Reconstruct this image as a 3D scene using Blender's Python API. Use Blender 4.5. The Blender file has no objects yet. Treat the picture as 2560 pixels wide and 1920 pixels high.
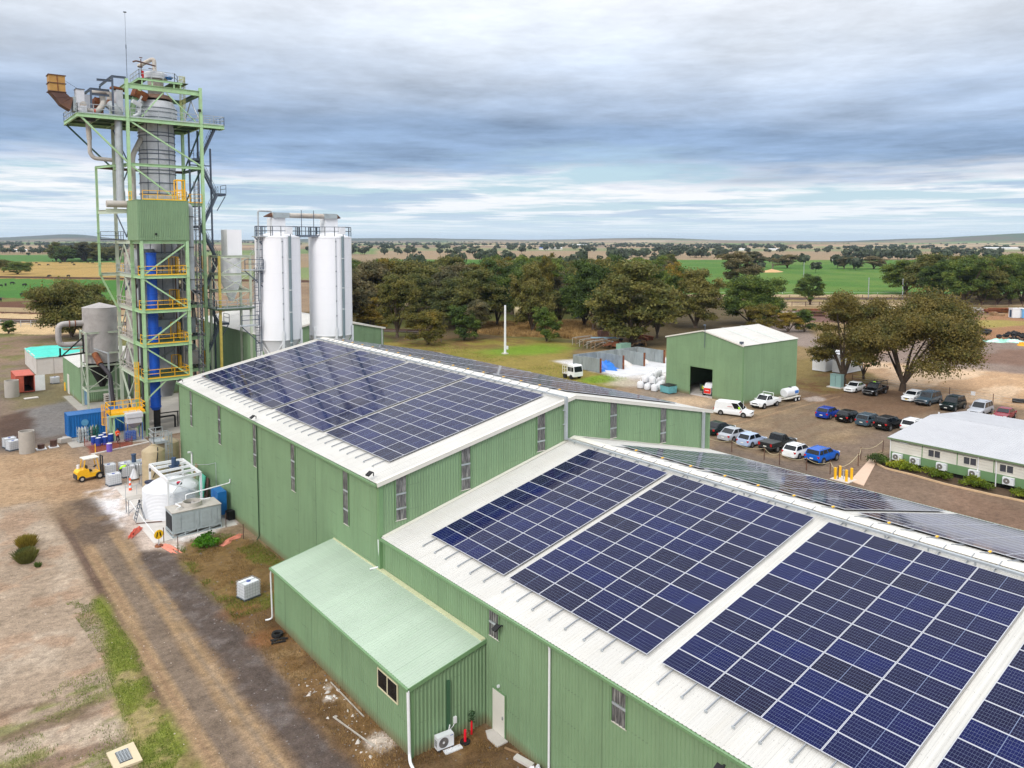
import bpy, bmesh, math, random
import numpy as np
from mathutils import Vector, Matrix, Euler
S = bpy.context.scene
COL = S.collection
R = math.radians
# ------------------------------------------------------------------ camera (lens shift as in a keystone-corrected aerial photo)
cam_d = bpy.data.cameras.new('camera'); cam = bpy.data.objects.new('camera', cam_d); COL.objects.link(cam)
F, CX, CY = 1922.2, 1271.0, 745.5
PIT, ROL, YAW = 0.0753414, 0.0019669, 0.6695405
_h = Vector((math.sin(YAW), math.cos(YAW), 0)); _r = Vector((math.cos(YAW), -math.sin(YAW), 0)); _u = Vector((0, 0, 1))
_fw = _h * math.cos(PIT) - _u * math.sin(PIT); _up = _h * math.sin(PIT) + _u * math.cos(PIT)
_r2 = _r * math.cos(ROL) + _up * math.sin(ROL); _up2 = -_r * math.sin(ROL) + _up * math.cos(ROL)
M = Matrix.Identity(4)
for i in range(3):
    M[i][0] = _r2[i]; M[i][1] = _up2[i]; M[i][2] = -_fw[i]
M[2][3] = 23.7
cam.matrix_world = M
cam_d.sensor_width = 36; cam_d.lens = F / 2560 * 36
cam_d.shift_x = (1280 - CX) / 2560; cam_d.shift_y = -(960 - CY) / 2560
cam_d.clip_start = .5; cam_d.clip_end = 60000
S.camera = cam
# ------------------------------------------------------------------ world, sun, exposure
SUN_EL, SUN_AZ = R(36), R(-118)     # azimuth from +Y towards +X
W = bpy.data.worlds.new('World'); S.world = W; W.use_nodes = True
nt = W.node_tree; nt.nodes.clear()
def N(t, **k):
    n = nt.nodes.new(t)
    for a, b in k.items(): setattr(n, a, b)
    return n
def LK(a, b): nt.links.new(a, b)
def mth(op, a, b=None, c=None, clamp=False):
    n = N('ShaderNodeMath', operation=op); n.use_clamp = clamp
    for i, v in enumerate((a, b, c)):
        if v is None: continue
        if isinstance(v, (int, float)): n.inputs[i].default_value = v
        else: LK(v, n.inputs[i])
    return n.outputs[0]
def ramp(fac, stops, interp='LINEAR'):
    n = N('ShaderNodeValToRGB'); n.color_ramp.interpolation = interp
    e = n.color_ramp.elements
    while len(e) < len(stops): e.new(.5)
    for i, (p, c) in enumerate(stops):
        e[i].position = p; e[i].color = (c[0], c[1], c[2], 1) if isinstance(c, (tuple, list)) else (c, c, c, 1)
    if fac is not None: LK(fac, n.inputs[0])
    return n.outputs[0]
def mixc(f, a, b, mode='MIX'):
    n = N('ShaderNodeMix', data_type='RGBA', blend_type=mode)
    for i, v in ((0, f), (6, a), (7, b)):
        if isinstance(v, (int, float)): n.inputs[i].default_value = v if i == 0 else (v, v, v, 1)
        elif isinstance(v, tuple): n.inputs[i].default_value = (*v, 1) if len(v) == 3 else v
        else: LK(v, n.inputs[i])
    return n.outputs[2]
def sky_world():
    tc = N('ShaderNodeTexCoord'); sep = N('ShaderNodeSeparateXYZ'); LK(tc.outputs['Generated'], sep.inputs[0])
    z = mth('MAXIMUM', sep.outputs[2], 0.0)
    inv = mth('DIVIDE', 1.0, mth('ADD', z, .012))
    cmb = N('ShaderNodeCombineXYZ'); LK(mth('MULTIPLY', sep.outputs[0], inv), cmb.inputs[0]); LK(mth('MULTIPLY', sep.outputs[1], inv), cmb.inputs[1])
    rot = N('ShaderNodeMapping'); rot.inputs['Rotation'].default_value = (0, 0, R(34)); LK(cmb.outputs[0], rot.inputs[0])
    def noise(vec, sc, det, loc, rough=.55, stretch=(1, 1, 1)):
        mp = N('ShaderNodeMapping'); mp.inputs['Location'].default_value = loc; mp.inputs['Scale'].default_value = stretch
        LK(vec, mp.inputs[0]); t = N('ShaderNodeTexNoise'); t.inputs['Scale'].default_value = sc; t.inputs['Detail'].default_value = det
        t.inputs['Roughness'].default_value = rough; LK(mp.outputs[0], t.inputs['Vector']); return t.outputs['Fac']
    w1 = noise(rot.outputs[0], .17, 5, (3.1, 7.7, 0), .55)
    w2 = noise(rot.outputs[0], .8, 9, (11.3, 2.2, 4), .66)
    w3 = noise(rot.outputs[0], .10, 3, (40.0, -12.0, 2), .5)
    el = mth('MULTIPLY', z, 57.3)
    elw = mth('ADD', el, mth('MULTIPLY', mth('SUBTRACT', w1, .5), mth('ADD', mth('MULTIPLY', el, .95), 1.5)))
    # main stratus deck: brightness against elevation warped by broad noise, so the bands are cloud edges
    deck = ramp(mth('DIVIDE', elw, 30.0), [(0, (.40, .52, .68)), (.17, (.27, .39, .58)), (.25, (.27, .38, .56)), (.33, (.46, .56, .72)), (.44, (.68, .74, .83)), (.58, (.86, .88, .93)), (1, (.90, .92, .95))])
    deck = mixc(1.0, deck, mth('ADD', mth('MULTIPLY', mth('SUBTRACT', w2, .5), 1.35), 1.0), 'MULTIPLY')
    deck = mixc(1.0, deck, mth('ADD', mth('MULTIPLY', mth('SUBTRACT', w3, .45), .95), 1.0), 'MULTIPLY')
    # low sky: pale cyan gaps with white and grey-blue streaks
    st = noise(cmb.outputs[0], .30, 8, (1.7, 5.1, 9), .62)
    st2 = noise(rot.outputs[0], .24, 7, (8.7, -3.1, 1), .6)
    ns = N('ShaderNodeTexSky', sky_type='NISHITA'); ns.sun_disc = False; ns.sun_elevation = SUN_EL; ns.sun_rotation = SUN_AZ
    ns.altitude = 100; ns.air_density = 1.0; ns.dust_density = 2.0
    gap = mixc(1.0, ns.outputs[0], (.075, .075, .075), 'MULTIPLY')
    gap = mixc(.70, gap, (.58, .80, .93))
    low = mixc(ramp(st, [(.44, 0), (.56, 1)]), gap, (.95, .95, .97))
    low = mixc(ramp(st2, [(.50, 0), (.58, .85)]), low, (.36, .50, .68))
    f = ramp(mth('ADD', mth('DIVIDE', elw, 10.0), mth('MULTIPLY', mth('SUBTRACT', st, .5), .5)), [(.40, 0), (.62, 1)])
    sky = mixc(f, low, deck)
    hz = ramp(mth('DIVIDE', el, 4.0), [(0, .97), (.2, .75), (.5, .3), (1, 0)])
    sky = mixc(hz, sky, (.74, .86, .93))
    # overcast luminance rises towards the zenith as in any stratus sky
    cie = mth('ADD', 1.0, mth('MULTIPLY', ramp(z, [(.28, 0), (.9, 1)]), 0.55))
    sky = mixc(1.0, sky, cie, 'MULTIPLY')
    bg = N('ShaderNodeBackground'); LK(sky, bg.inputs[0]); bg.inputs[1].default_value = SKYK
    out = N('ShaderNodeOutputWorld'); LK(bg.outputs[0], out.inputs[0])
SKYK = 1.0
sky_world()
W.cycles.sampling_method = 'MANUAL'; W.cycles.sample_map_resolution = 512
sl = bpy.data.lights.new('sun', 'SUN'); sun = bpy.data.objects.new('sun', sl); COL.objects.link(sun)
sl.energy = 1.6; sl.angle = R(14); sl.color = (1, .95, .88)
sd = Vector((math.sin(SUN_AZ) * math.cos(SUN_EL), math.cos(SUN_AZ) * math.cos(SUN_EL), math.sin(SUN_EL)))
sun.rotation_euler = (-sd).to_track_quat('-Z', 'Y').to_euler(); sun.location = (0, 0, 200)
S.view_settings.view_transform = 'Standard'; S.view_settings.look = 'None'; S.view_settings.exposure = 0.12; S.view_settings.gamma = 1
S.render.engine = 'CYCLES'; S.cycles.max_bounces = 5; S.cycles.transparent_max_bounces = 8; S.cycles.diffuse_bounces = 2; S.cycles.glossy_bounces = 2
S.cycles.transmission_bounces = 2; S.cycles.use_adaptive_sampling = True; S.cycles.adaptive_threshold = .02
try: S.cycles.use_denoising = True
except Exception: pass
# ------------------------------------------------------------------ colour + materials
def lin(v):
    v /= 255.0
    return v / 12.92 if v <= .04045 else ((v + .055) / 1.055) ** 2.4
def C8(r, g, b): return (lin(r), lin(g), lin(b))
MATS = {}
def mat(name, col, rough=.6, metal=0.0, var=.12, scale=2.0, bump=0.0, bscale=30, spec=.5, rand=0.0, dirt=None, dirt_amt=.35, stretch=None):
    """principled material: base colour broken by noise, optional shaped dirt and fine relief"""
    global nt
    if name in MATS: return MATS[name]
    m = bpy.data.materials.new(name); m.use_nodes = True; keep = nt; nt = m.node_tree
    b = nt.nodes['Principled BSDF']; b.inputs['Roughness'].default_value = rough; b.inputs['Metallic'].default_value = metal
    b.inputs['Specular IOR Level'].default_value = spec
    tc = N('ShaderNodeTexCoord'); vec = tc.outputs['Object']
    if stretch:
        mp = N('ShaderNodeMapping'); mp.inputs['Scale'].default_value = stretch; LK(vec, mp.inputs[0]); vec = mp.outputs[0]
    n1 = N('ShaderNodeTexNoise'); n1.inputs['Scale'].default_value = scale; n1.inputs['Detail'].default_value = 6; n1.inputs['Roughness'].default_value = .65; LK(vec, n1.inputs['Vector'])
    k = ramp(n1.outputs['Fac'], [(.25, 1 - var), (.75, 1 + var)]) if var else None
    c = mixc(1.0, col, k, 'MULTIPLY') if var else None
    if dirt:
        n2 = N('ShaderNodeTexNoise'); n2.inputs['Scale'].default_value = scale * .45; n2.inputs['Detail'].default_value = 8; n2.inputs['Roughness'].default_value = .75; LK(vec, n2.inputs['Vector'])
        f = mth('MULTIPLY', ramp(n2.outputs['Fac'], [(.48, 0), (.7, 1)]), dirt_amt)
        c = mixc(f, c if c is not None else col, dirt)
    if rand:
        oi = N('ShaderNodeObjectInfo'); k2 = ramp(oi.outputs['Random'], [(0, 1 - rand), (1, 1 + rand)]); c = mixc(1.0, c if c is not None else col, k2, 'MULTIPLY')
    if c is not None: LK(c, b.inputs['Base Color'])
    else: b.inputs['Base Color'].default_value = (*col, 1)
    if bump:
        n3 = N('ShaderNodeTexNoise'); n3.inputs['Scale'].default_value = bscale; n3.inputs['Detail'].default_value = 4; LK(vec, n3.inputs['Vector'])
        bp = N('ShaderNodeBump'); bp.inputs['Strength'].default_value = bump; bp.inputs['Distance'].default_value = .05; LK(n3.outputs['Fac'], bp.inputs['Height']); LK(bp.outputs[0], b.inputs['Normal'])
    nt = keep; MATS[name] = m
    return m
GREEN = C8(130, 158, 122)
m_gwall = mat('green_sheet', GREEN, .45, 0, .07, .35, dirt=C8(120, 140, 105), dirt_amt=.35, stretch=(1, 1, .25))
def sheet_mat(name, base, rough, splash=None, dirt=None, amt=.3, axis='xy', lap=.762, girt=1.5):
    """painted sheet: every lapped sheet its own slight tone, screw rows, streaky grime, soil splashed up from the ground"""
    global nt
    m = bpy.data.materials.new(name); m.use_nodes = True; keep = nt; nt = m.node_tree; b = nt.nodes['Principled BSDF']; b.inputs['Roughness'].default_value = rough
    g = N('ShaderNodeNewGeometry'); sp = N('ShaderNodeSeparateXYZ'); LK(g.outputs['Position'], sp.inputs[0]); x, y, z = sp.outputs
    u = mth('ADD', x, y) if axis == 'xy' else y; v = z if axis == 'xy' else x
    wn = N('ShaderNodeTexWhiteNoise', noise_dimensions='1D'); LK(mth('FLOOR', mth('DIVIDE', u, lap)), wn.inputs['W'])
    c = mixc(1.0, base, ramp(wn.outputs['Value'], [(0, .965), (1, 1.03)]), 'MULTIPLY')
    cb = N('ShaderNodeCombineXYZ'); LK(mth('MULTIPLY', u, 1.6), cb.inputs[0]); LK(mth('MULTIPLY', v, .22), cb.inputs[1])
    t = N('ShaderNodeTexNoise'); t.inputs['Scale'].default_value = 1.0; t.inputs['Detail'].default_value = 7; t.inputs['Roughness'].default_value = .7; LK(cb.outputs[0], t.inputs['Vector'])
    c = mixc(mth('MULTIPLY', ramp(t.outputs['Fac'], [(.46, 0), (.72, 1)]), amt), c, dirt)
    t2 = N('ShaderNodeTexNoise'); t2.inputs['Scale'].default_value = .35; t2.inputs['Detail'].default_value = 5; LK(g.outputs['Position'], t2.inputs['Vector']); c = mixc(1.0, c, ramp(t2.outputs['Fac'], [(.3, .94), (.7, 1.05)]), 'MULTIPLY')
    lapl = mth('LESS_THAN', mth('FRACT', mth('DIVIDE', u, lap)), .022); c = mixc(mth('MULTIPLY', lapl, .2), c, (.03, .04, .03))
    scr = mth('MULTIPLY', mth('LESS_THAN', mth('FRACT', mth('DIVIDE', v, girt)), .03), mth('LESS_THAN', mth('FRACT', mth('DIVIDE', u, .19)), .22)); c = mixc(mth('MULTIPLY', scr, .3), c, (.05, .05, .05))
    if splash:
        h = mth('SUBTRACT', mth('ADD', .25, mth('MULTIPLY', t2.outputs['Fac'], .7)), z); c = mixc(mth('MULTIPLY', ramp(h, [(0, 0), (.5, 1)]), .7), c, splash)
    LK(c, b.inputs['Base Color']); nt = keep; MATS[name] = m; return m
m_gwall = sheet_mat('green_sheet_wall', GREEN, .5, C8(122, 104, 78), C8(108, 130, 100), .34)
m_gtrim = mat('green_trim', C8(112, 146, 104), .45, 0, .05)
m_gdark = mat('green_recess', C8(52, 78, 54), .6)
m_groof = mat('pale_green_roof', C8(176, 194, 172), .4, 0, .05, .4, dirt=C8(140, 175, 140), dirt_amt=.35)
m_wroof = mat('cream_roof', C8(216, 211, 200), .45, 0, .03, .3, dirt=C8(200, 190, 175), dirt_amt=.3)
m_groof = sheet_mat('pale_green_roofing', C8(168, 185, 166), .45, None, C8(150, 176, 148), .25, 'roof', .762, .9)
m_wroof = sheet_mat('cream_roofing', C8(200, 198, 193), .5, None, C8(188, 180, 164), .25, 'roof', .762, 1.2)
m_cream = mat('cream_paint', C8(220, 216, 206), .5, 0, .04)
m_white = mat('white_paint', C8(235, 236, 238), .4, 0, .03, dirt=C8(190, 185, 180), dirt_amt=.25)
m_swhite = mat('silo_white', C8(244, 244, 248), .42, 0, .03, .3, dirt=C8(205, 205, 205), dirt_amt=.3, stretch=(1, 1, .15))
m_steelg = mat('tower_green', C8(170, 206, 158), .5, 0, .1, 1.2, dirt=C8(150, 150, 110), dirt_amt=.4)
m_steelp = mat('pale_green_steel', C8(190, 200, 180), .5, 0, .1, 1.2, dirt=C8(170, 165, 150), dirt_amt=.4)
m_dgreen = mat('deck_green', C8(70, 95, 70), .7)
m_galv = mat('galvanised', C8(178, 184, 188), .45, .2, .12, 1.5, dirt=C8(120, 118, 112), dirt_amt=.5)
m_galvd = mat('dark_galvanised', C8(88, 98, 112), .5, .2, .12, 1.5)
m_bsteel = mat('blue_grey_steel', C8(86, 96, 112), .5, .2, .1)
m_yel = mat('safety_yellow', C8(250, 190, 28), .45, 0, .08)
m_rust = mat('rust', C8(120, 66, 42), .8, 0, .35, 2.5, dirt=C8(176, 120, 60), dirt_amt=.7)
m_brown = mat('brown_duct', C8(92, 66, 58), .7, 0, .25, 1.2, dirt=C8(140, 92, 52), dirt_amt=.5)
m_ochre = mat('ochre_duct', C8(180, 138, 74), .6, 0, .2, 1.2, dirt=C8(150, 92, 48), dirt_amt=.6)
m_kiln = mat('kiln_shell', C8(204, 206, 212), .45, .05, .12, .8, dirt=C8(130, 130, 132), dirt_amt=.5)
m_zinc = mat('dusty_zinc', C8(176, 171, 168), .6, .1, .1, 1.0, dirt=C8(120, 112, 106), dirt_amt=.5)
m_dust = mat('dusty_pipe', C8(186, 180, 172), .6, 0, .15, 1.5, dirt=C8(150, 128, 108), dirt_amt=.5)
m_bluep = mat('blue_duct', C8(22, 92, 206), .4, 0, .1, 1.2, dirt=C8(14, 60, 150), dirt_amt=.4)
m_blue = mat('blue_paint', C8(24, 106, 176), .45, 0, .12, 1.2, dirt=C8(30, 70, 120), dirt_amt=.5)
m_dblue = mat('drum_blue', C8(28, 66, 158), .4, 0, .1)
m_teal = mat('teal_tarp', C8(44, 196, 178), .5, 0, .15, 1.0, bump=.4, bscale=2)
m_black = mat('black_rubber', C8(26, 26, 28), .7, 0, .2)
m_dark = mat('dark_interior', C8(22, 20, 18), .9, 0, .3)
m_conc = mat('concrete', C8(176, 170, 162), .85, 0, .12, .8, bump=.2, dirt=C8(138, 128, 116), dirt_amt=.5)
m_concw = mat('pale_concrete', C8(208, 202, 196), .85, 0, .08, .8, dirt=C8(170, 160, 150), dirt_amt=.5)
m_concd = mat('stained_concrete', C8(142, 150, 152), .85, 0, .2, 1.2, dirt=C8(96, 96, 92), dirt_amt=.6, stretch=(1, 1, .3))
m_plast = mat('white_plastic', C8(228, 230, 234), .35, 0, .05)
m_beige = mat('beige_plastic', C8(178, 160, 128), .5, 0, .08, dirt=C8(150, 130, 100), dirt_amt=.4)
m_red = mat('red_paint', C8(190, 92, 72), .55, 0, .15, dirt=C8(140, 60, 50), dirt_amt=.4)
m_orange = mat('orange_mesh', C8(222, 108, 88), .7, 0, .15)
m_grey = mat('grey_paint', C8(166, 176, 180), .5, 0, .1, dirt=C8(110, 116, 118), dirt_amt=.5)
m_dkgrey = mat('dark_grey', C8(60, 62, 66), .6)
m_wood = mat('weathered_wood', C8(150, 120, 88), .8, 0, .2)
m_polyc = mat('dirty_translucent_sheet', C8(92, 92, 92), .35, 0, .75, 3.0, dirt=C8(190, 190, 185), dirt_amt=.8, stretch=(5, 5, .6))
m_tglass = mat('dark_glass', C8(22, 27, 33), .12, 0, .25, 1.5, spec=.4)
m_mesh = mat('security_mesh', C8(72, 74, 82), .4, .1, .3, 12)
m_yblack = mat('sign_black', C8(20, 20, 20), .5)
m_sand = mat('white_lime', C8(226, 220, 214), .9, 0, .06)
m_btarp = mat('blue_tarp', C8(30, 118, 210), .45, 0, .2, 1.5, bump=.5, bscale=3)
m_bag = mat('bulk_bag', C8(224, 224, 228), .8, 0, .08, bump=.5, bscale=4)
m_skin = mat('skin', C8(196, 148, 120), .6)
m_hio = mat('hivis_orange', C8(255, 92, 40), .6, 0, .05)
m_hiy = mat('hivis_yellow', C8(176, 240, 30), .6, 0, .05)
m_navy = mat('navy_cloth', C8(28, 34, 52), .8)
m_hair = mat('dark_hair', C8(34, 26, 20), .8)
def panel_mat(name, c1, c2):
    global nt
    m = bpy.data.materials.new(name); m.use_nodes = True; keep = nt; nt = m.node_tree
    b = nt.nodes['Principled BSDF']; b.inputs['Roughness'].default_value = .06; b.inputs['IOR'].default_value = 1.38; b.inputs['Specular IOR Level'].default_value = .18
    uv = N('ShaderNodeUVMap'); sp = N('ShaderNodeSeparateXYZ'); LK(uv.outputs[0], sp.inputs[0])
    def line(v, n, w):
        f = mth('FRACT', mth('MULTIPLY', v, n)); d = mth('ABSOLUTE', mth('SUBTRACT', f, .5)); return mth('GREATER_THAN', d, .5 - w)
    l = mth('MAXIMUM', line(sp.outputs[0], 6.0, .022), mth('MULTIPLY', line(sp.outputs[1], 24.0, .026), .75))
    mid = mth('LESS_THAN', mth('ABSOLUTE', mth('SUBTRACT', sp.outputs[1], .5)), .0055)
    l = mth('MAXIMUM', l, mid)
    oi = N('ShaderNodeObjectInfo')
    c = mixc(oi.outputs['Random'], c1, c2)
    tn = N('ShaderNodeTexNoise'); tn.inputs['Scale'].default_value = 1.2; tc = N('ShaderNodeTexCoord'); LK(tc.outputs['Object'], tn.inputs['Vector'])
    c = mixc(1.0, c, ramp(tn.outputs['Fac'], [(.3, .8), (.7, 1.2)]), 'MULTIPLY')
    c = mixc(l, c, (.16, .20, .32)); LK(c, b.inputs['Base Color'])
    nt = keep; return m
m_pv = panel_mat('solar_glass', C8(2, 12, 70), C8(13, 11, 42))
m_frame = mat('aluminium_frame', C8(196, 198, 206), .4, .2, 0)
# ------------------------------------------------------------------ mesh builder
class MB:
    def __init__(s): s.v = []; s.f = []; s.m = []; s.mi = 0; s.sm = []
    def quad(s, *p):
        i = len(s.v); s.v += [tuple(q) for q in p]; s.f.append(tuple(range(i, i + len(p)))); s.m.append(s.mi); return s
    def mesh(s, vs, fs):
        i = len(s.v); s.v += [tuple(q) for q in vs]
        for f in fs: s.f.append(tuple(a + i for a in f)); s.m.append(s.mi)
        return s
    def box(s, a, b):
        x0, y0, z0 = a; x1, y1, z1 = b
        return s.mesh([(x0, y0, z0), (x1, y0, z0), (x1, y1, z0), (x0, y1, z0), (x0, y0, z1), (x1, y0, z1), (x1, y1, z1), (x0, y1, z1)],
                      [(0, 3, 2, 1), (4, 5, 6, 7), (0, 1, 5, 4), (1, 2, 6, 5), (2, 3, 7, 6), (3, 0, 4, 7)])
    def cb(s, c, d): return s.box([c[i] - d[i] / 2 for i in range(3)], [c[i] + d[i] / 2 for i in range(3)])
    def rbox(s, c, d, rz=0, rx=0, ry=0):
        e = Euler((rx, ry, rz)).to_matrix(); c = Vector(c)
        vs = [c + e @ Vector((sx * d[0] / 2, sy * d[1] / 2, sz * d[2] / 2)) for sz in (-1, 1) for sx, sy in ((-1, -1), (1, -1), (1, 1), (-1, 1))]
        return s.mesh(vs, [(0, 3, 2, 1), (4, 5, 6, 7), (0, 1, 5, 4), (1, 2, 6, 5), (2, 3, 7, 6), (3, 0, 4, 7)])
    def beam(s, p, q, w=.1, h=None, up=(0, 0, 1)):
        h = h or w; p = Vector(p); q = Vector(q); d = (q - p).normalized(); u = Vector(up)
        if abs(d.dot(u)) > .98: u = Vector((0, 1, 0))
        a = d.cross(u).normalized() * w / 2; b = a.cross(d).normalized() * h / 2
        vs = [p - a - b, p + a - b, p + a + b, p - a + b, q - a - b, q + a - b, q + a + b, q - a + b]
        return s.mesh(vs, [(3, 2, 1, 0), (4, 5, 6, 7), (0, 1, 5, 4), (1, 2, 6, 5), (2, 3, 7, 6), (3, 0, 4, 7)])
    def ibeam(s, p, q, w=.3, h=.3, t=.03, up=(0, 0, 1)):
        p = Vector(p); q = Vector(q); d = (q - p).normalized(); u = Vector(up)
        if abs(d.dot(u)) > .98: u = Vector((0, 1, 0))
        a = d.cross(u).normalized(); b = a.cross(d).normalized()
        o = b * (h / 2 - t / 2)
        s.beam(p + o, q + o, w, t, b); s.beam(p - o, q - o, w, t, b); return s.beam(p, q, t, h - 2 * t, b)
    def tube(s, p, q, r, n=8, r2=None, caps=True):
        r2 = r if r2 is None else r2; p = Vector(p); q = Vector(q); d = (q - p).normalized()
        u = Vector((0, 0, 1)) if abs(d.z) < .95 else Vector((1, 0, 0)); a = d.cross(u).normalized(); b = d.cross(a)
        vs = []; 
        for c, rr in ((p, r), (q, r2)):
            for i in range(n):
                t = 2 * math.pi * i / n; vs.append(c + a * rr * math.cos(t) + b * rr * math.sin(t))
        fs = [(i, n + i, n + (i + 1) % n, (i + 1) % n) for i in range(n)]
        if caps: fs += [tuple(range(n)), tuple(range(2 * n - 1, n - 1, -1))]
        return s.mesh(vs, fs)
    def pipe(s, pts, r, n=10, seg=4):
        """pipe through points with rounded bends"""
        P = [Vector(p) for p in pts]; out = [P[0]]
        for i in range(1, len(P) - 1):
            a = (P[i - 1] - P[i]); b = (P[i + 1] - P[i]); k = min(r * 2.2, a.length * .45, b.length * .45)
            a = P[i] + a.normalized() * k; b = P[i] + b.normalized() * k
            for j in range(seg + 1):
                t = j / seg; out.append(a * (1 - t) ** 2 + P[i] * 2 * t * (1 - t) + b * t * t)
        out.append(P[-1]); rings = []; ref = None
        for i, p in enumerate(out):
            d = (out[min(i + 1, len(out) - 1)] - out[max(i - 1, 0)]).normalized()
            if ref is None: ref = d.cross(Vector((0, 0, 1)) if abs(d.z) < .9 else Vector((1, 0, 0))).normalized()
            ref = (ref - d * ref.dot(d)).normalized(); b = d.cross(ref)
            rings.append([p + ref * r * math.cos(2 * math.pi * k / n) + b * r * math.sin(2 * math.pi * k / n) for k in range(n)])
        vs = [v for rg in rings for v in rg]; fs = []
        for i in range(len(rings) - 1):
            for k in range(n): fs.append((i * n + k, i * n + (k + 1) % n, (i + 1) * n + (k + 1) % n, (i + 1) * n + k))
        fs += [tuple(range(n - 1, -1, -1)), tuple((len(rings) - 1) * n + k for k in range(n))]
        return s.mesh(vs, fs)
    def lathe(s, c, prof, n=24, caps=True):
        """profile [(r,z)...] about a vertical axis at c"""
        vs = []; m = len(prof)
        for r, z in prof:
            for i in range(n):
                t = 2 * math.pi * i / n; vs.append((c[0] + r * math.cos(t), c[1] + r * math.sin(t), (c[2] if len(c) > 2 else 0) + z))
        fs = [(j * n + i, j * n + (i + 1) % n, (j + 1) * n + (i + 1) % n, (j + 1) * n + i) for j in range(m - 1) for i in range(n)]
        if caps: fs += [tuple(range(n - 1, -1, -1)), tuple((m - 1) * n + i for i in range(n))]
        return s.mesh(vs, fs)
    def cyl(s, x, y, z0, z1, r, n=20, r2=None): return s.lathe((x, y, 0), [(r, z0), (r if r2 is None else r2, z1)], n)
    def prism(s, poly, a, b, axis='y'):
        """extrude a 2-D polygon from a to b along an axis; poly given in the other two axes"""
        def pt(u, v, t): return {'y': (u, t, v), 'x': (t, u, v), 'z': (u, v, t)}[axis]
        n = len(poly); vs = [pt(u, v, a) for u, v in poly] + [pt(u, v, b) for u, v in poly]
        return s.mesh(vs, [tuple(range(n)), tuple(range(2 * n - 1, n - 1, -1))] + [(i, (i + 1) % n, n + (i + 1) % n, n + i) for i in range(n)])
    def sheet(s, o, U, V, Nn, ul, v0, v1, pitch=.2, d=.03):
        """ribbed metal sheet: ribs run along V; v0/v1 numbers or functions of u"""
        o = Vector(o); U = Vector(U); V = Vector(V); Nn = Vector(Nn); us = []; d = d * (1.4 if abs(V.z) > .9 else .75)
        k = 0
        n = int(round(ul / pitch)); pitch = ul / n
        for k in range(n):
            for a, h in ((0, 0), (.55, 0), (.68, 1), (.87, 1)): us.append(((k + a) * pitch, h * d))
        us.append((ul, 0)); vs = []
        for u, h in us:
            a = v0(u) if callable(v0) else v0; b = v1(u) if callable(v1) else v1
            vs.append(o + U * u + V * a + Nn * h); vs.append(o + U * u + V * b + Nn * h)
        return s.mesh(vs, [(2 * i, 2 * i + 2, 2 * i + 3, 2 * i + 1) for i in range(len(us) - 1)])
    def build(s, name, mats, parent=None, w=True, smooth=False, auto=None):
        me = bpy.data.meshes.new(name)
        off = parent.location if (parent is not None and w) else Vector((0, 0, 0))
        if parent is not None and w and parent.parent is not None: off = off + parent.parent.location
        vs = [(a[0] - off[0], a[1] - off[1], a[2] - off[2]) for a in s.v]
        me.from_pydata(vs, [], s.f)
        if not isinstance(mats, (list, tuple)): mats = [mats]
        for m in mats: me.materials.append(m)
        if len(mats) > 1: me.polygons.foreach_set('material_index', s.m)
        bm = bmesh.new(); bm.from_mesh(me); bmesh.ops.recalc_face_normals(bm, faces=bm.faces) if len(bm.faces) < 60000 and not getattr(s, 'norec', False) else None
        bm.to_mesh(me); bm.free()
        if smooth: me.polygons.foreach_set('use_smooth', [True] * len(me.polygons)); 
        if smooth:
            try: me.set_sharp_from_angle(angle=R(38))
            except Exception: pass
        me.update()
        o = bpy.data.objects.new(name, me); COL.objects.link(o)
        if parent is not None: o.parent = parent
        return o
def tag(o, label=None, cat=None, group=None, kind=None):
    if label: o['label'] = label
    if cat: o['category'] = cat
    if group: o['group'] = group
    if kind: o['kind'] = kind
    return o
def thing(name, label, cat, loc=(0, 0, 0), rz=0, group=None):
    o = bpy.data.objects.new(name, None); COL.objects.link(o); o.location = loc; o.rotation_euler = (0, 0, rz); o.empty_display_size = .3
    return tag(o, label, cat, group)
def dup(root, loc, rz=None, label=None, group=None, scale=None):
    r = root.copy(); COL.objects.link(r); r.location = loc
    if rz is not None: r.rotation_euler = (0, 0, rz)
    if label: r['label'] = label
    if group: r['group'] = group
    if scale: r.scale = scale if isinstance(scale, tuple) else (scale,) * 3
    for ch in list(root.children):
        c = ch.copy(); COL.objects.link(c); c.parent = r
        for g in ch.children:
            d = g.copy(); COL.objects.link(d); d.parent = c
    return r
def single(mb, name, m, label, cat, loc=None, group=None, smooth=False):
    """one-mesh thing; mb in world coordinates"""
    o = mb.build(name, m, None, smooth=smooth)
    if loc is not None:
        off = Vector(loc); me = o.data
        me.transform(Matrix.Translation(-off)); o.location = off
    return tag(o, label, cat, group)
# ------------------------------------------------------------------ ground: one sheet to the horizon, soil / grass colours painted per vertex
def lines(dense, lo, hi):
    """grid lines: dense [(a,b,step)...] then growing outwards to lo/hi"""
    v = []
    for a, b, st in dense: v += list(np.arange(a, b, st))
    a, b = dense[0][0], dense[-1][1]; s = dense[-1][2]; x = b
    while x < hi: v.append(x); s = max(s, (x - b) * .022 + dense[-1][2]); x += s
    v.append(hi); s = dense[0][2]; x = a - s; low = []
    while x > lo: low.append(x); s = max(s, (a - x) * .03 + dense[0][2]); x -= s
    low.append(lo); return np.array(sorted(set(low + v)))
def hash2(ix, iy, seed):
    n = (ix.astype(np.int64) * 374761393 + iy.astype(np.int64) * 668265263 + seed * 974711) & 0x7fffffff
    n = (n ^ (n >> 13)) * 1274126177 & 0x7fffffff
    return ((n ^ (n >> 16)) & 0xffff) / 65535.0
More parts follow.
